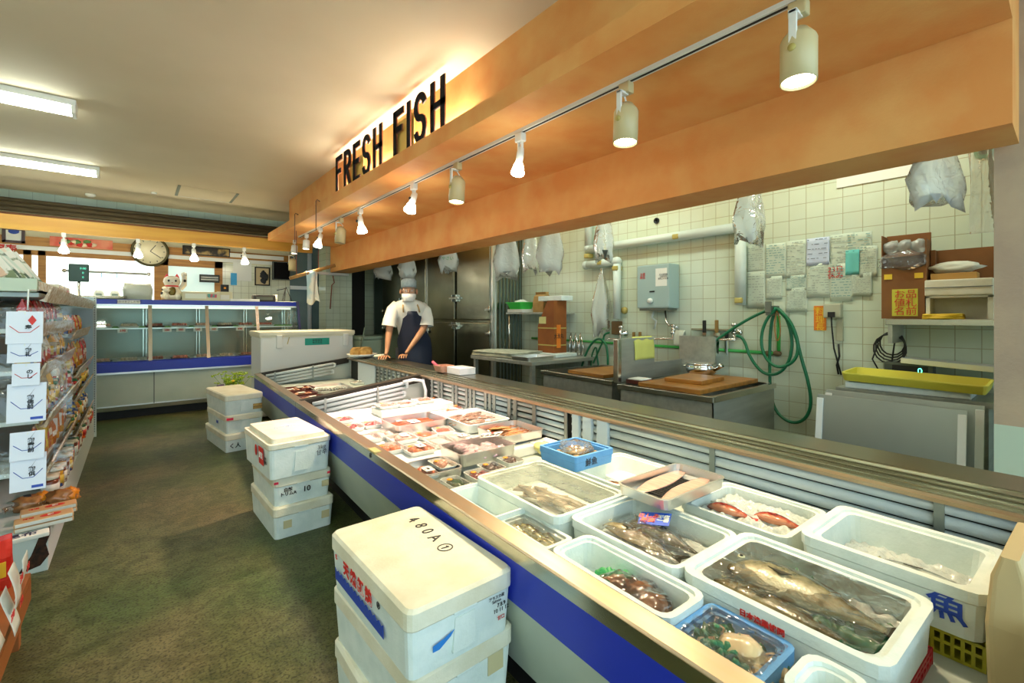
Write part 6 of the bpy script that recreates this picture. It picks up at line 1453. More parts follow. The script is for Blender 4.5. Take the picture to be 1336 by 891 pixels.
def flat(name, lab, cat, x0, y0, x1, y1, m, Y=YW, th=.012, frame=None, fm=None):
    a, b_ = onY(x0, y0, Y), onY(x1, y1, Y); w = (b_.x - a.x) / 2; z1, z0 = a.z, b_.z
    t = thing(name, lab, cat, ((a.x + b_.x) / 2, Y, (z0 + z1) / 2)); h = (z1 - z0) / 2
    MB().box(-w, w, -th, 0, -h, h).build('panel', m, t)
    if frame:
        b = MB(); b.box(-w, w, -th - .012, -th + .001, h - frame, h).box(-w, w, -th - .012, -th + .001, -h, -h + frame).box(-w, -w + frame, -th - .012, -th + .001, -h, h).box(w - frame, w, -th - .012, -th + .001, -h, h); b.build('frame', fm, t)
    return t, w, h
M_PNT = mat('red_banner_print', '#d0452c', .5, col2='#e08a66', scale=7, detail=2)
t, w, h = flat('red_banner', 'long red painted banner with pale flowers high on the back wall', 'banner', 65, 308, 147, 326, M_PNT)
rnd = random.Random(3)
for k in range(10): MB().blob((-w * .55 + .1 * k * w, -.014, rnd.uniform(-.5, .5) * h), (.045, .003, .03), 1, .4, seed=k).build('painted_flower', (mat('pale_flower', '#ecd2b0', .6), mat('leaf_paint', '#5f8a4a', .6), M_RED)[k % 3], t)
t, w, h = flat('framed_certificate', 'white certificate in a dark frame at the upper left of the back wall', 'picture', 3, 296, 33, 318, M_PAPER, frame=.03, fm=mat('dark_wood_frame', '#3a1e1c', .4))
MB().blob((0, -.014, .05), (.05, .003, .035), 2, 0).build('blue_emblem', M_INKB, t)
t, w, h = flat('white_poster', 'white poster with red brush characters at the left edge of the back wall', 'poster', -14, 317, 18, 346, M_PAPER, Y=YW - .1)
text('福寿\n大黒', .10, 'red_characters', M_RED, t, face((w * .3, -.013, .02), (0, -1, 0)), bold=.003)
t, w, h = flat('dark_picture', 'wide dark framed picture behind the spotlights right of the clock', 'picture', 238, 320, 300, 336, mat('dark_picture', '#2a2318', .3, col2='#b89a5c', scale=5, ramp=(.5, .6)), frame=.015, fm=M_BLACK)
t, w, h = flat('ink_picture', 'small framed black ink print of figures on the white wall', 'picture', 332, 348, 352, 373, mat('tan_picture_paper', '#c9b48c', .6), Y=YB - .002, frame=.018, fm=M_BLACK)
for k in range(7): MB().blob((rnd.uniform(-.5, .5) * w, -.014, rnd.uniform(-.55, .4) * h), (.04, .003, .05), 2, .5, seed=k).build('ink_shape', M_INK, t)
t, w, h = flat('television', 'dark television screen tilted high in the corner behind the case', 'television', 355, 341, 378, 366, mat('tv_black', '#0a0a0c', .8, spec=.1), Y=7.9, th=.05, frame=.012, fm=mat('dark_grey_plastic', '#4a5048')); MB().box(-.02, .02, 0, .40, .0, .04).build('wall_arm', M_BLACK, t)
t, w, h = flat('white_card', 'large plain white card on the tiled back wall left of the ink print', 'card', 304, 340, 328, 367, M_WHITE, Y=YB - .002)
t, w, h = flat('blue_clip_card', 'small bright blue sticker at the lower left corner of the white card', 'sticker', 301, 356, 309, 372, mat('cyan_sticker', '#2fa0dc', .5), Y=YB - .02, th=.003)
t, w, h = flat('electric_heater', 'narrow dark electric panel lamp on the window behind the cream box', 'lamp', 260, 358, 286, 369, mat('dark_grey_plastic', '#4a5048'), Y=YB - .06, th=.03, frame=.012, fm=M_BLACK)
for s in (-.3, .3): MB().tube([(-w * .85, -.04, h * s), (w * .85, -.04, h * s)], .008).build('pale_tube', M_WHITE, t)
t, w, h = flat('white_half_round_sign', 'white strip with a black half disc at the right end under the pine beam', 'sign', 300, 330, 370, 340, M_WHITE, Y=YW - .06)
t = thing('hanging_rail', 'thin horizontal metal rail with small hooks in front of the bright window', 'rail', tuple(onY(84, 353, 8.1)))
a, b_ = onY(84, 353, 8.1), onY(194, 358, 8.1); MB().tube([(0, 0, 0), (b_.x - a.x, 0, 0)], .014).build('bar', M_STEEL, t)
for x in (0, b_.x - a.x): MB().blob((x, 0, 0), (.025, .025, .025), 2, 0).build('end_knob', M_STEEL2, t); MB().tube([(x, 0, 0), (x, .199, 0)], .008).build('wall_bracket', M_STEEL2, t)
for k in (.25, .42, .6): MB().tube([(k * (b_.x - a.x), 0, 0), (k * (b_.x - a.x), -.01, -.07)], .004).build('small_hook', mat('cyan_sticker', '#2fa0dc'), t)
# bamboo pole with cloth
pA, pB = onY(378, 363, 6.15), onY(437, 346, 6.15)
bp_ = thing('bamboo_pole', 'bamboo pole hung on strings under the far end of the orange soffit', 'pole', tuple(pA)); d = pB - pA
b = MB(); b.tube([(0, 0, 0), d * .5, d], .022, 10)
for k in range(1, 6): b.tube([d * (k / 6) - d * .008, d * (k / 6) + d * .008], .026, 10)
b.build('pole_body', mat('bamboo', '#a8824a', .5, col2='#8a6632', scale=8), bp_)
for k, px in ((.14, 387), (.62, 415)): MB().tube([d * k, (d * k).xy.to_3d() + V((0, 0, 2.2 - pA.z))], .004, 5).build('string', mat('red_brown_string', '#8a4a38', .7), bp_)
q = onY(406, 352, 6.15)
b = MB(); b.grid(lambda u, v: (.15 * (u - .5) * (1 - .15 * math.sin(PI * v)) + .02 * v, .025 * math.sin(8 * u + 2 * v), -.40 * v * (1 + .08 * math.sin(6 * u))), 12, 12, thick=.003)
tag(b.build('hanging_cloth', mat('white_blue_cloth', '#d8d8cc', .8, col2='#a8c4cc', scale=6, ramp=(.5, .6)), loc=tuple(q - V((0, .03, .02)))), 'white cloth with faded blue print hanging from the bamboo pole', 'cloth')
q = onY(433, 362, 7.5)
tag(MB().tube([(0, 0, .26), (.02, 0, 0), (.04, 0, -.08), (0, 0, -.12), (-.02, .02, -.5)], .008, 6).build('looped_cord', mat('red_brown_string', '#8a4a38'), loc=tuple(q)), 'looped brown cord hanging before the tiled pillar', 'cord')
t = thing('bracket_shelf', 'white metal bracket under the far end of the orange beam', 'bracket', tuple(onY(425, 357, 7.45))); MB().box(-.2, .35, -.04, .04, -.02, .02, bev=.004).build('bar', M_ALU, t); MB().tube([(-.12, -.04, -.02), (-.2, -.05, .03), (-.12, -.04, .08)], .012).build('hook', M_CHROME, t)

# =================================================================== the fishmonger
def skin_mesh(verts, edges, root=0, sub=2):
    me = bpy.data.meshes.new('sk'); me.from_pydata([v[0] for v in verts], edges, []); o = bpy.data.objects.new('sk', me); COL.objects.link(o)
    md = o.modifiers.new('s', 'SKIN'); md.use_smooth_shade = True
    for i, v in enumerate(verts): r_ = v[1] if isinstance(v[1], tuple) else (v[1], v[1]); me.skin_vertices[0].data[i].radius = r_; me.skin_vertices[0].data[i].use_root = (i == root)
    o.modifiers.new('b', 'SUBSURF').levels = sub
    out = bpy.data.meshes.new_from_object(o.evaluated_get(bpy.context.evaluated_depsgraph_get())); bpy.data.objects.remove(o); return out
pz = fromC(2.19, 4.86, 0)
mn = thing('person', 'fishmonger in white shirt, navy apron, mask and pale cap leaning on the counter', 'person', pz, -R(25))
M_SKIN = mat('skin', '#b98562', .5, sss=.05)
Vx = [((.06, 0, .80), (.13, .11)), ((.05, -.03, .98), (.125, .10)), ((.03, -.11, 1.13), (.135, .10)), ((.015, -.17, 1.23), (.10, .08)), ((.0, -.23, 1.295), .052), ((0, -.275, 1.335), (.060, .066)), ((0, -.28, 1.41), (.078, .088)), ((0, -.265, 1.475), (.066, .076)),
      ((-.15, -.17, 1.245), .058), ((-.185, -.20, 1.13), .048), ((-.20, -.21, 1.00), .040), ((-.215, -.25, .88), .034), ((-.225, -.285, .775), .024), ((-.24, -.32, .725), (.030, .018)),
      ((.18, -.15, 1.235), .058), ((.185, -.17, 1.12), .048), ((.16, -.20, 1.00), .040), ((.08, -.26, .89), .034), ((.0, -.31, .785), .024), ((-.035, -.34, .735), (.030, .018)),
      ((-.03, .0, .72), (.085, .085)), ((-.04, .01, .43), .055), ((-.04, .04, .07), .04), ((-.04, -.10, .04), .035), ((.15, .0, .72), (.085, .085)), ((.16, .02, .43), .055), ((.16, .05, .07), .04), ((.16, -.09, .04), .035)]
Ex = [(0, 1), (1, 2), (2, 3), (3, 4), (4, 5), (5, 6), (6, 7), (3, 8), (8, 9), (9, 10), (10, 11), (11, 12), (12, 13), (3, 14), (14, 15), (15, 16), (16, 17), (17, 18), (18, 19), (0, 20), (20, 21), (21, 22), (22, 23), (0, 24), (24, 25), (25, 26), (26, 27)]
body = MB(); me = skin_mesh(Vx, Ex); body.bm.from_mesh(me)
def hand(base, dx, s):
    for k in range(4):
        x0 = base[0] + (-.024 + .016 * k) * 1.0; L_ = (.060, .070, .068, .054)[k]
        fx = x0 + dx * .02 + (-.012 + .008 * k)
        pts = [((x0, base[1] + .0, base[2]), .0095), ((fx, base[1] - L_ * .45, base[2] - .006), .0088), ((fx + dx * .006, base[1] - L_ * .8, base[2] - .020), .0080), ((fx + dx * .008, base[1] - L_ * 1.05, base[2] - .034), .0068)]
        body.bm.from_mesh(skin_mesh(pts, [(0, 1), (1, 2), (2, 3)], sub=1))
    pts = [((base[0] + s * .02, base[1] + .035, base[2]), .011), ((base[0] + s * .045, base[1] + .01, base[2] - .012), .010), ((base[0] + s * .052, base[1] - .02, base[2] - .022), .008)]
    body.bm.from_mesh(skin_mesh(pts, [(0, 1), (1, 2)], sub=1))
hand((-.245, -.335, .722), -1, 1); hand((-.042, -.355, .732), -1, -1)
body.blob((0, -.372, 1.405), (.013, .018, .02), 2, 0)                       # nose
for s in (-1, 1): body.blob((s * .085, -.268, 1.40), (.012, .02, .03), 2, 0)   # ears
for f in body.bm.faces: f.smooth = True
bo = body.build('body', M_SKIN, mn)
M_SHIRT = mat('white_shirt', '#e6e4da', .8, bump=.3, bscale=14); M_APR = mat('navy_apron', '#1a2238', .6, bump=.3, bscale=10)
b = MB()
lp = []
for cx, cy_, z, rx, ry in ((.07, 0, .80, .165, .125), (.06, -.02, .92, .162, .12), (.045, -.07, 1.04, .168, .125), (.025, -.13, 1.15, .180, .128), (.015, -.165, 1.22, .192, .118), (.01, -.185, 1.268, .175, .105), (.007, -.20, 1.298, .13, .09), (.003, -.23, 1.318, .07, .075)):
    lp.append([(cx + rx * math.cos(2 * PI * i / 24), cy_ + ry * math.sin(2 * PI * i / 24) + .15 * 0, z) for i in range(24)])
b.loft(lp, True, False, smooth=True)
b.tube([(-.11, -.17, 1.25), (-.165, -.18, 1.20), (-.19, -.2, 1.12), (-.205, -.21, 1.03)], [.072, .070, .072, .080], 16, caps=False); b.tube([(.12, -.16, 1.24), (.18, -.16, 1.19), (.195, -.175, 1.11), (.19, -.19, 1.03)], [.072, .070, .072, .080], 16, caps=False)
b.build('shirt', M_SHIRT, mn)
b = MB()
def apf(u, v):
    z = 1.19 - .87 * v; k = min(1, max(0, v - .08) / .28); hw = (.098 + (.185 - .098) * k ** 1.3); ang = (u - .5) * 2
    cy_ = -.13 - .13 * 0 + .10 * min(1, v * 2.2) - .0; cxx = .03 + .045 * min(1, v * 2)
    return (cxx + hw * ang, cy_ - .150 * math.cos(ang * (.75 + .35 * k)) + .004 * math.sin(9 * u + 4 * v), z)
b.grid(apf, 20, 20, thick=.006); b.build('apron', M_APR, mn)
for s in (-1, 1): MB().tube([(.03 + s * .085, -.272, 1.18), (.02 + s * .082, -.285, 1.23), (.01 + s * .070, -.262, 1.285)], .009, 6).build('apron_strap', mat('tan_strap', '#c2a06a', .7), mn)
MB().grid(lambda u, v: ((.056 + .024 * min(1, v * 1.6)) * math.sin((u - .5) * 2.4), -.278 - (.075 + .020 * min(1, v * 1.6)) * math.cos((u - .5) * 2.4) - .010 * math.sin(PI * v), 1.292 + .084 * v), 14, 8, thick=.003).build('face_mask', mat('white_mask', '#f2f2ee', .8), mn)
b = MB(); b.loft([ell(.082, .095, z, 0, -.268, 20) if i < 2 else ell(.082 * k, .095 * k, z, 0, -.265, 20) for i, (z, k) in enumerate(((1.445, 1.04), (1.49, 1.06), (1.520, .98), (1.538, .75), (1.545, .2)))], smooth=True); b.build('cap', mat('pale_blue_cap', '#a9b9bc', .8, col2='#93a5a8', scale=60), mn)
for s in (-1, 1): MB().tube([(s * .034 + .024 * math.cos(2 * PI * i / 16), -.368, 1.404 + .019 * math.sin(2 * PI * i / 16)) for i in range(17)], .0022, 5).tube([(s * .058, -.366, 1.406), (s * .082, -.30, 1.41), (s * .086, -.262, 1.41)], .0018, 5).build('glasses', M_STEEL2, mn)
for s in (-1, 1): MB().blob((s * .033, -.352, 1.406), (.012, .008, .007), 2, 0).blob((s * .033, -.360, 1.406), (.005, .003, .005), 1, 0, mi=1).build('eye', [M_WHITE, M_BLACK], mn); MB().box(s * .034 - .018, s * .034 + .018, -.362, -.355, 1.428, 1.434, bev=.002).build('eyebrow', mat('grey_hair', '#6f6a62', .8), mn)
MB().blob((0, -.225, 1.40), (.080, .065, .05), 3, .1, 9).build('hair', mat('grey_hair', '#6f6a62'), mn)
for s, x in ((-1, -.04), (1, .16)): MB().tube([(x, .0, .78), (x, .01, .43), (x, .04, .10)], [.1, .078, .07], 12).build('trouser_leg', mat('grey_trousers', '#4a4c50', .8), mn); MB().blob((x, -.04, .035), (.045, .12, .035), 2, 0).build('boot', M_WHITE, mn)

# =================================================================== product shelves on the left
XS = -.30
gd = thing('shop_shelf', 'long white gondola shelf packed with packets along the left of the aisle', 'shelf', (XS, 2.93, 0))
M_SHW = mat('shelf_white', '#c9d6d4', .45); M_STRIP = mat('price_strip', '#b89a74', .25, col2='#dccbb0', scale=45, ramp=(.45, .55))
LG = 2.95
MB().box(-.46, -.44, 0, LG, .0, 1.33).build('back_panel', M_SHW, gd)
MB().box(-.44, .0, LG - .02, LG, .0, 1.32, bev=.002).build('end_panel', mat('pale_blue_panel', '#b4cbd4', .4), gd)
for y in (0.01, 1.35, LG - .02):
    MB().box(-.475, -.43, y - .015, y + .015, 0, 1.36).build('upright', M_SHW, gd)
MB().box(-.012, .012, LG - .03, LG + .004, .0, 1.32).build('perforated_post', M_SHW, gd)
b = MB()
for k in range(58): b.box(-.003, .003, LG - .034, LG - .0301, .05 + .022 * k, .058 + .022 * k)
b.build('post_holes', M_BLACK, gd)
MB().box(-.44, -.005, .0, LG - .03, .0, .20, bev=.004).build('base', M_SHW, gd)
b = MB(); b.loft([[(-.10, y, 0.012), (-.03, y, .03), (-.002, y, .07), (-.012, y, .12), (.001, y, .16), (.001, y, .195), (-.03, y, .17), (-.06, y, .08)] for y in (-.002, .0)]); b.build('rust_patch', mat('rust', '#4a2c18', .9, col2='#1c1410', scale=40), gd)
shelves = [(.46, 0, 1.33, 0), (.685, 0, 1.33, .0), (.905, 0, 1.33, .02), (1.09, 0, 1.33, .03), (.36, 1.37, LG - .3, .0), (.60, 1.37, LG - .3, .0), (.76, 1.37, LG - .3, 0), (1.02, 1.37, LG - .3, .02), (1.25, 0, LG - .05, .0)]
for z, a, b_, dx in shelves:
    o = MB().box(-.44, -.035 - dx, a, b_, z - .02, z, bev=.002).build('shelf_board', M_SHW, gd)
    MB().loft([[(x, y, zz) for x, zz in ((-.035 - dx, z - .035), (-.012 - dx, z - .042), (.010 - dx, z + .026), (.004 - dx, z + .028), (-.018 - dx, z - .025))] for y in (a, b_)]).build('price_strip', M_STRIP, o)
PAL = ['#b3201a', '#d8a02c', '#c8742c', '#e8e0cc', '#7a3a1c', '#2f7a3a', '#d4581c', '#e4c84c', '#244a8a', '#b8b09c', '#8a1c24', '#d8d4c8']
CN = ['red', 'golden', 'orange-brown', 'cream', 'dark brown', 'green', 'orange', 'yellow', 'blue', 'grey-beige', 'dark red', 'white']
PROTO = {}
def proto(kind, ci):
    key = (kind, ci)
    if key in PROTO: return None
    c = PAL[ci]; m = mat('packet_%s' % CN[ci].replace('-', '_').replace(' ', '_'), c, .25, col2=PAL[(ci * 5 + 3) % 12], scale=18, ramp=(.52, .58)); mw = mat('packet_label_%d' % (ci % 4), ('#f0ece0', '#e8c84c', '#f0ece0', '#c8281c')[ci % 4], .4)
    t = thing({'pouch': 'snack_packet', 'jar': 'glass_jar', 'carton': 'small_carton', 'bottle': 'sauce_bottle', 'tall': 'long_packet'}[kind], 'x', {'pouch': 'packet', 'jar': 'jar', 'carton': 'carton', 'bottle': 'bottle', 'tall': 'packet'}[kind])
    if kind in ('pouch', 'tall'):
        h = .13 if kind == 'pouch' else .19
        b = MB(); b.loft([rrect(.018, .042, .008, 0), rrect(.022, .045, .012, h * .3), rrect(.018, .044, .01, h * .7), rrect(.004, .045, .003, h * .93), rrect(.003, .045, .002, h)], smooth=False); b.build('packet_body', m, t)
        b = MB(); b.grid(lambda u, v: (.0235 - .006 * abs(v - .4) * 2, (u - .5) * .06, h * (.25 + .4 * v)), 4, 4, thick=.001); b.build('label', mw, t)
        MB().box(-.012, .012, -.0475, -.0455, h * .2, h * .6).build('side_label', mw, t)
    elif kind == 'jar':
        MB().lathe([(0, 0), (.034, 0), (.036, .01), (.036, .075), (.03, .088), (0, .088)], 18).build('jar_body', m, t); MB().lathe([(0, .088), (.034, .088), (.034, .105), (0, .106)], 18).build('lid', (mat('lid_green', '#1c6a3c', .4), mat('lid_cream', '#e4dcc4', .4), mat('lid_gold', '#b8923c', .3))[ci % 3], t)
        MB().lathe([(.0365, .02), (.0368, .02), (.0368, .065), (.0365, .065)], 18).build('label', mw, t)
    elif kind == 'carton':
        MB().box(-.03, .03, -.04, .04, 0, .09, bev=.002).build('carton_body', m, t); MB().box(.0301, .0312, -.03, .03, .02, .07).box(-.02, .02, -.0412, -.0401, .02, .07).build('label', mw, t)
    else:
        MB().lathe([(0, 0), (.026, 0), (.028, .01), (.028, .11), (.012, .14), (.011, .165), (0, .165)], 16).build('bottle_body', m, t); MB().lathe([(0, .165), (.013, .165), (.013, .182), (0, .183)], 12).build('cap', M_RED if ci % 2 else mat('lid_gold', '#b8923c'), t); MB().lathe([(.0285, .03), (.0288, .03), (.0288, .09), (.0285, .09)], 16).build('label', mw, t)
    PROTO[key] = t; return t
rnd = random.Random(5)
ORD = ['lowest', 'second', 'third', 'upper', 'lowest', 'second', 'third', 'upper', 'top', 'base']
NTH = ' first second third fourth fifth sixth seventh eighth ninth tenth eleventh twelfth thirteenth fourteenth fifteenth sixteenth seventeenth eighteenth nineteenth twentieth 21st 22nd 23rd 24th 25th 26th 27th 28th 29th 30th 31st'.split(' ')
for si, (z, a, b_, dx) in enumerate(shelves + [(.20, .42, LG - .05, -.02)]):
    if si == 8: continue
    rack = 'near' if a < 1 else 'far'
    y = a + .06; n = 0
    kinds = {0: ('tall', 'pouch'), 1: ('pouch', 'tall'), 2: ('carton', 'pouch'), 3: ('pouch',), 4: ('jar', 'bottle'), 5: ('bottle', 'jar'), 6: ('pouch', 'tall'), 7: ('pouch', 'pouch'), 9: ('jar', 'carton', 'jar')}[si]
    if si == 1: kinds = ('tall', 'jar')
    while y < b_ - .05:
        n += 1; kd = kinds[rnd.randrange(len(kinds))] if n > 1 else kinds[0]; ci = rnd.choice([[0, 2, 6, 7], [1, 3, 9, 2], [3, 11, 1, 9], [0, 10, 0, 5], [4, 5, 2, 8], [4, 0, 5, 1], [1, 7, 0, 2], [6, 1, 7, 0], [0], [11, 4, 3, 1]][si])
        hmax = {0: .2, 1: .2, 2: .165, 3: .14, 4: .2, 5: .14, 6: .22, 7: .2, 9: .15}[si]
        if kd == 'tall' and hmax < .2: kd = 'pouch'
        if kd == 'bottle' and hmax < .2: kd = 'jar'
        lab = f'{CN[ci]} {dict(pouch="packet", tall="long packet", jar="jar", carton="carton", bottle="bottle")[kd]}, {NTH[n]} from the near end of the {rack} rack\'s {ORD[si]} shelf'
        o = proto(kd, ci); src = PROTO[(kd, ci)]
        loc = (XS - .062 - dx + rnd.uniform(-.01, .01), 2.93 + y, z + .001)
        rz_ = rnd.uniform(-.15, .15)
        if o is None: o = dup(src, loc, rz_, lab)
        else: o.location = loc; o.rotation_euler = (0, 0, rz_); o['label'] = lab
        PROTO_SC = 1
        o['group'] = f'goods on the {ORD[si]} shelf of the {rack} rack'
        y += {'pouch': .094, 'tall': .094, 'jar': .078, 'carton': .084, 'bottle': .062}[kd]
# top shelf: slanted flat packets in a low box, small cartons beyond
bx_ = thing('packet_bin', 'shallow open bin of flat slanted packets on top of the near rack', 'bin', (XS - .2, 3.35, 1.252)); MB().box(-.2, .17, -.5, .5, 0, .01).box(.16, .17, -.5, .5, 0, .05).box(-.2, .17, -.51, -.5, 0, .055).build('bin_body', mat('pale_green_strip', '#c3cdb4', .5), bx_)
MB().box(.1705, .173, -.48, .48, .008, .045).build('price_strip', M_STRIP, bx_)
fr_ = random.Random(9)
M_PK = [mat('flat_packet_%d' % k, c, .3, col2=c2, scale=16, ramp=(.55, .6)) for k, (c, c2) in enumerate((('#dcd8c8', '#c8a48c'), ('#e8e6dc', '#7a8a6a'), ('#e2d2c0', '#b8402c'), ('#d0dcd0', '#5a6a5a')))]
for k in range(15):
    t = thing('flat_packet', f'slanted flat paper packet in the top bin, number {k + 1} from the near end', 'packet', (XS - .22 + .02 * (k % 2), 2.87 + .066 * k, 1.2625), 0, 'flat packets in the top bin', rot=(R(-22 + fr_.uniform(-8, 8)), R(-30 + fr_.uniform(-5, 5)), R(22)))
    MB().box(-.12, .12, -.004, .004, 0, .21 + .02 * (k % 3), bev=.003).build('packet_body', M_PK[k % 4], t); MB().box(-.02, .03, -.0052, -.0042, .03, .17).build('printed_label', (M_PAPER, M_GRN, M_RED)[k % 3], t)
for k in range(6):
    t = dup(PROTO.get(('carton', 3)) or list(PROTO.values())[0], (XS - .10, 4.05 + .11 * k, 1.252), .1 * (k % 2), f'white and green carton on the top shelf, number {k + 1} beyond the packet bin'); t['group'] = 'cartons on the top shelf'
# envelopes in the hanging clear rack
er = thing('envelope_rack', 'clear plastic pocket rack hanging at the near end of the gondola shelf', 'rack', (xY(36, 2.62), 2.62, .55))
MB().grid(lambda u, v: (-.14 + .27 * u, .01 * math.sin(6 * u) + .02 * math.sin(12 * v), -.03 + .66 * v), 12, 16).build('clear_backing', film_mat('big_wrap'), er)
MB().tube([(-.0, 0, .62), (0, .02, .70), (.0, .30, .71)], .003, 5).build('hanging_string', M_WHITE, er)
M_ENV = mat('white_envelope', '#e2e6f0', .5)
for i, (x0, y0, x1, y1, s, lab) in enumerate(((7, 406, 56, 448, '寿', 'top white gift envelope with a red diamond ornament'), (9, 448, 54, 472, '御礼', 'second gift envelope from the top in the clear rack'),
        (15, 475, 52, 502, 'のし', 'small gift envelope with pink print, third from the top'), (8, 502, 60, 548, '御佛前', 'gift envelope with black characters and blue band in the middle'),
        (12, 566, 58, 597, '御霊前', 'fifth gift envelope from the top in the clear rack'), (12, 596, 60, 636, '御供', 'lowest gift envelope with a blue strip in the clear rack'))):
    Y = 2.57 - .005 * i; a, b_ = onY(x0, y0, Y), onY(x1, y1, Y); w, h = (b_.x - a.x) / 2, (a.z - b_.z) / 2
    t = thing('gift_envelope', lab, 'envelope', ((a.x + b_.x) / 2, Y, (a.z + b_.z) / 2 - h), 0, 'gift envelopes in the clear rack', rot=(R(-8), 0, 0))
    MB().box(-w, w, -.004, .004, 0, 2 * h, bev=.001).build('envelope_body', M_ENV, t)
    text('\n'.join(s), min(.019, h * .45), 'black_characters', M_INK, t, face((.01, -.0055, h), (0, -1, 0)), bold=.0006)
    b = MB(); b.tube([(-w * .8, -.005, h * 1.1), (-w * .3, -.005, h * .7), (w * .3, -.005, h * .7), (w * .8, -.005, h * 1.1)], .0012, 4); b.build('printed_cord', (M_RED if i in (0, 2) else M_INKB), t)
    if i == 0: MB().loft([[(0, -.02, z), (.012, 0, z), (0, .02, z), (-.012, 0, z)] for z in (0, .001)], M=face((w * .4, -.005, h * 1.45), (0, -1, 0))).build('diamond_ornament', M_RED, t)
    if i in (3, 5): MB().box(w * .2, w * .85, -.0055, -.0045, .008, .018).build('blue_strip', M_INKB, t)
    MB().box(-.002, .002, -.0065, -.0045, 2 * h - .012, 2 * h - .004).build('clip', M_WHITE, t)
# lower goods at the near end of the base
zb = .201
def sackb(name, lab, px, py, z, rx, ry, rz_, m, cat='bag', group=None):
    q = onZ(px, py, z + rz_); t = thing(name, lab, cat, (q.x, q.y, z), .3, group)
    b = MB(); b.blob((0, 0, rz_ * .5), (rx, ry, rz_ * .55), 3, .45, 9, seed=px); b.build('bag_body', m, t); MB().blob((rx * .45, -ry * .2, rz_ * .62), (rx * .5, ry * .7, rz_ * .45), 3, .4, 9, seed=py).build('orange_paste', mat('orange_paste', '#e08a1e', .3), t); MB().grid(lambda u, v: (-rx * (1 + .45 * u), ry * (v - .5) * (.5 + u), rz_ * .4 + .012 * math.sin(9 * v + 4 * u)), 6, 8).build('gathered_film', M_FILM, t); return t
M_MISO = mat('orange_brown_paste', '#8f5a30', .35, col2='#b47a44', scale=30, coat=.6)
t = sackb('miso_bag', 'orange-brown paste bag on the left of two above the flour packs', 44, 645, zb, .07, .05, .07, M_MISO, group='orange paste bags'); MB().box(-.035, -.01, -.01, .01, .066, .074).build('dark_label', M_INK, t)
t = sackb('miso_bag', 'orange paste bag right of the other one, near the shelf edge', 82, 638, zb, .06, .05, .08, M_MISO, group='orange paste bags'); MB().box(-.03, -.01, -.01, .01, .075, .082).build('dark_label', M_INK, t)
for i, (px, py) in enumerate(((62, 672), (68, 660))):
    q = onZ(px, py, zb + .04)
    for k in range(2):
        t = thing('rice_cake_packet', ('front' if i == 0 else 'rear') + (' upper' if k else ' lower') + ' tan and white packet with red oval print on the shelf base', 'packet', (q.x - .01, q.y + .0, zb + .021 * k), .12, 'tan packets with red oval print')
        MB().box(-.095, .095, -.04, .04, 0, .02, bev=.006).build('packet_body', mat('tan_white_packet', '#cfa878', .4), t)
        MB().box(-.09, .09, -.0412, -.036, .003, .017).build('white_side', M_PAPER, t)
        MB().loft([ell(.035, .018, z, .02, .0) for z in (.0201, .0208)]).build('red_oval', M_RED, t); text('餅', .02, 'white_character', M_PAPER, t, Matrix.Translation((.02, 0, .0212)), bold=.001); text('特選', .018, 'red_characters', M_RED, t, Matrix.Translation((-.05, 0, .0208)))
q = onZ(45, 698, .21)
t = thing('printed_carton', 'white packet with blue-black brush print on the front of the shelf base', 'packet', (q.x - .02, q.y, zb), .12); MB().box(-.085, .065, -.03, .03, 0, .018, bev=.005).build('packet_body', M_PAPER, t); text('昆布', .05, 'brush_print', mat('navy_brush', '#2a2c50', .6), t, Matrix.Translation((-.02, 0, .0185)), bold=.001)
for i, (px, py) in enumerate(((101, 646), (97, 662), (94, 675))):
    q = onX(px, py, XS + .012); t = thing('hanging_tag', 'small white price tag hanging from the shelf edge, ' + ('top', 'middle', 'lowest')[i] + ' of three', 'price tag', (XS + .006, q.y, q.z - .03), .2, 'small tags on the shelf edge', rot=(0, R(-12), .2))
    MB().box(-.001, .001, -.022, .022, 0, .05).build('card', M_PAPER, t)
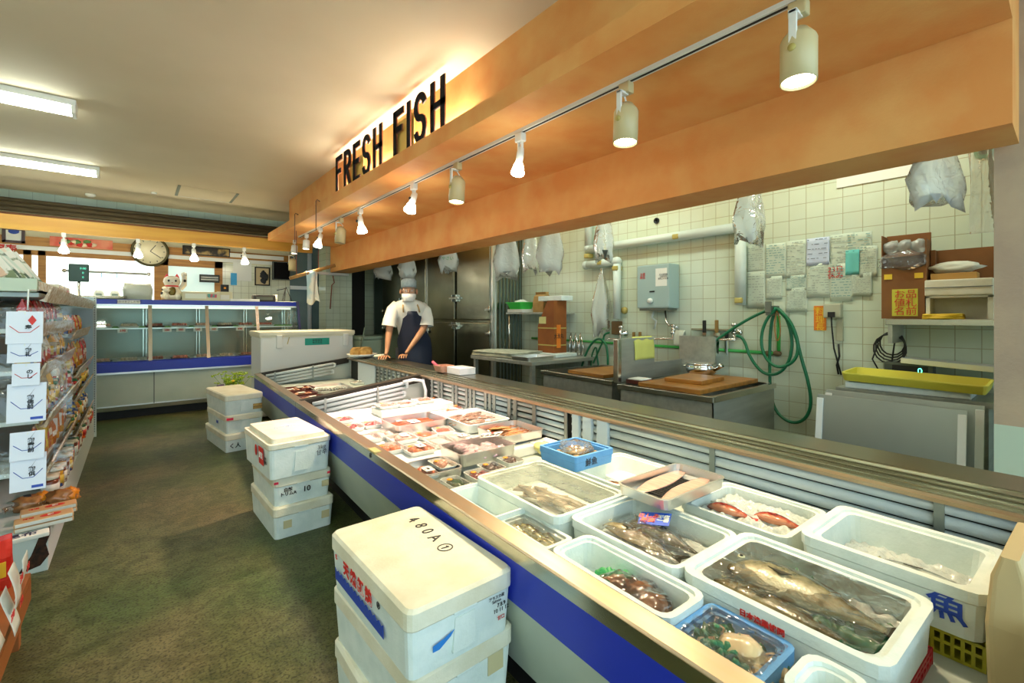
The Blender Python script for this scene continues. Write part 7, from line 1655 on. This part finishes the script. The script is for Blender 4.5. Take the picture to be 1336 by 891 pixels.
# wooden stand in front with red bags
st_ = thing('wooden_stand', 'low orange-brown wooden stand at the lower left corner carrying red bags', 'stand', (-.55, 1.85, 0))
M_OW = mat('orange_brown_wood', '#a8622c', .5, col2='#8f4e20', scale=3, stretch=(8, 1, 1))
MB().box(-.26, .262, -.9, .5, .205, .235, bev=.003).build('top_board', M_OW, st_); MB().box(.235, .262, -.9, .5, .14, .205).build('front_board', M_OW, st_)
for x in (-.24, .2):
    for y in (-.88, .44): MB().box(x, x + .04, y, y + .04, 0, .205).build('leg', M_OW, st_)
M_RB = mat('red_bag_print', '#c8281c', .25, col2='#e8483c', scale=7, ramp=(.5, .6))
for i, (px, py, y_) in enumerate(((5, 695, 1.95), (12, 730, 2.12), (-4, 770, 1.80), (6, 700, 2.28))):
    X_, y_ = ((-.39, 2.12), (-.375, 2.26), (-.40, 1.95), (-.46, 2.2))[i]
    t = thing('snack_bag', 'glossy red snack bag on the wooden stand, ' + ('upper', 'nearest the stand end', 'nearest the viewer', 'rear')[i] + ' one', 'bag', (X_, y_, .236), .4 * i, 'red snack bags on the wooden stand')
    MB().loft([rrect(.05, .02, .01, 0), rrect(.055, .04, .02, .04), rrect(.052, .035, .02, .11), rrect(.055, .006, .004, .16), rrect(.055, .003, .002, .175)]).build('bag_body', M_RB, t); MB().box(-.025, .03, -.043, -.039, .05, .10, bev=.001).build('yellow_label', M_YEL, t)
t = thing('powder_box', 'white, yellow and red printed carton standing behind the red bags', 'carton', (-.46, 2.32, .236), .2)
MB().box(-.06, .05, -.03, .03, 0, .25, bev=.003).build('carton_body', M_PAPER, t); MB().box(-.061, .051, -.0315, -.03, .03, .15).build('yellow_print', M_YEL, t); MB().box(-.061, .051, -.0315, -.03, .155, .175).build('red_stripe', M_RED, t); MB().box(-.02, .04, -.0315, -.03, .19, .235).build('blue_print', M_INKB, t); MB().blob((0, -.032, .09), (.03, .003, .03), 2, 0).build('red_disc', M_RED, t)
for i, (px, py) in enumerate(((31, 745), (22, 760), (22, 790), (10, 810))):
    q = onX(px, py, -.27); t = thing('paper_price_card', 'white hand-printed price card curling over the wooden stand, ' + ('farthest', 'second', 'third', 'nearest')[i] + ' along the edge', 'price card', (-.2882, q.y, q.z - .04), 0, 'price cards on the wooden stand')
    MB().grid(lambda u, v: (.004 + .018 * math.sin(2 * v + i), (u - .5) * .085, .12 * v - .03), 4, 8, thick=.0008).build('card', M_PAPER, t); text('298', .03, 'red_price', M_RED, t, face((.028, 0, .05), (1, 0, 0)))
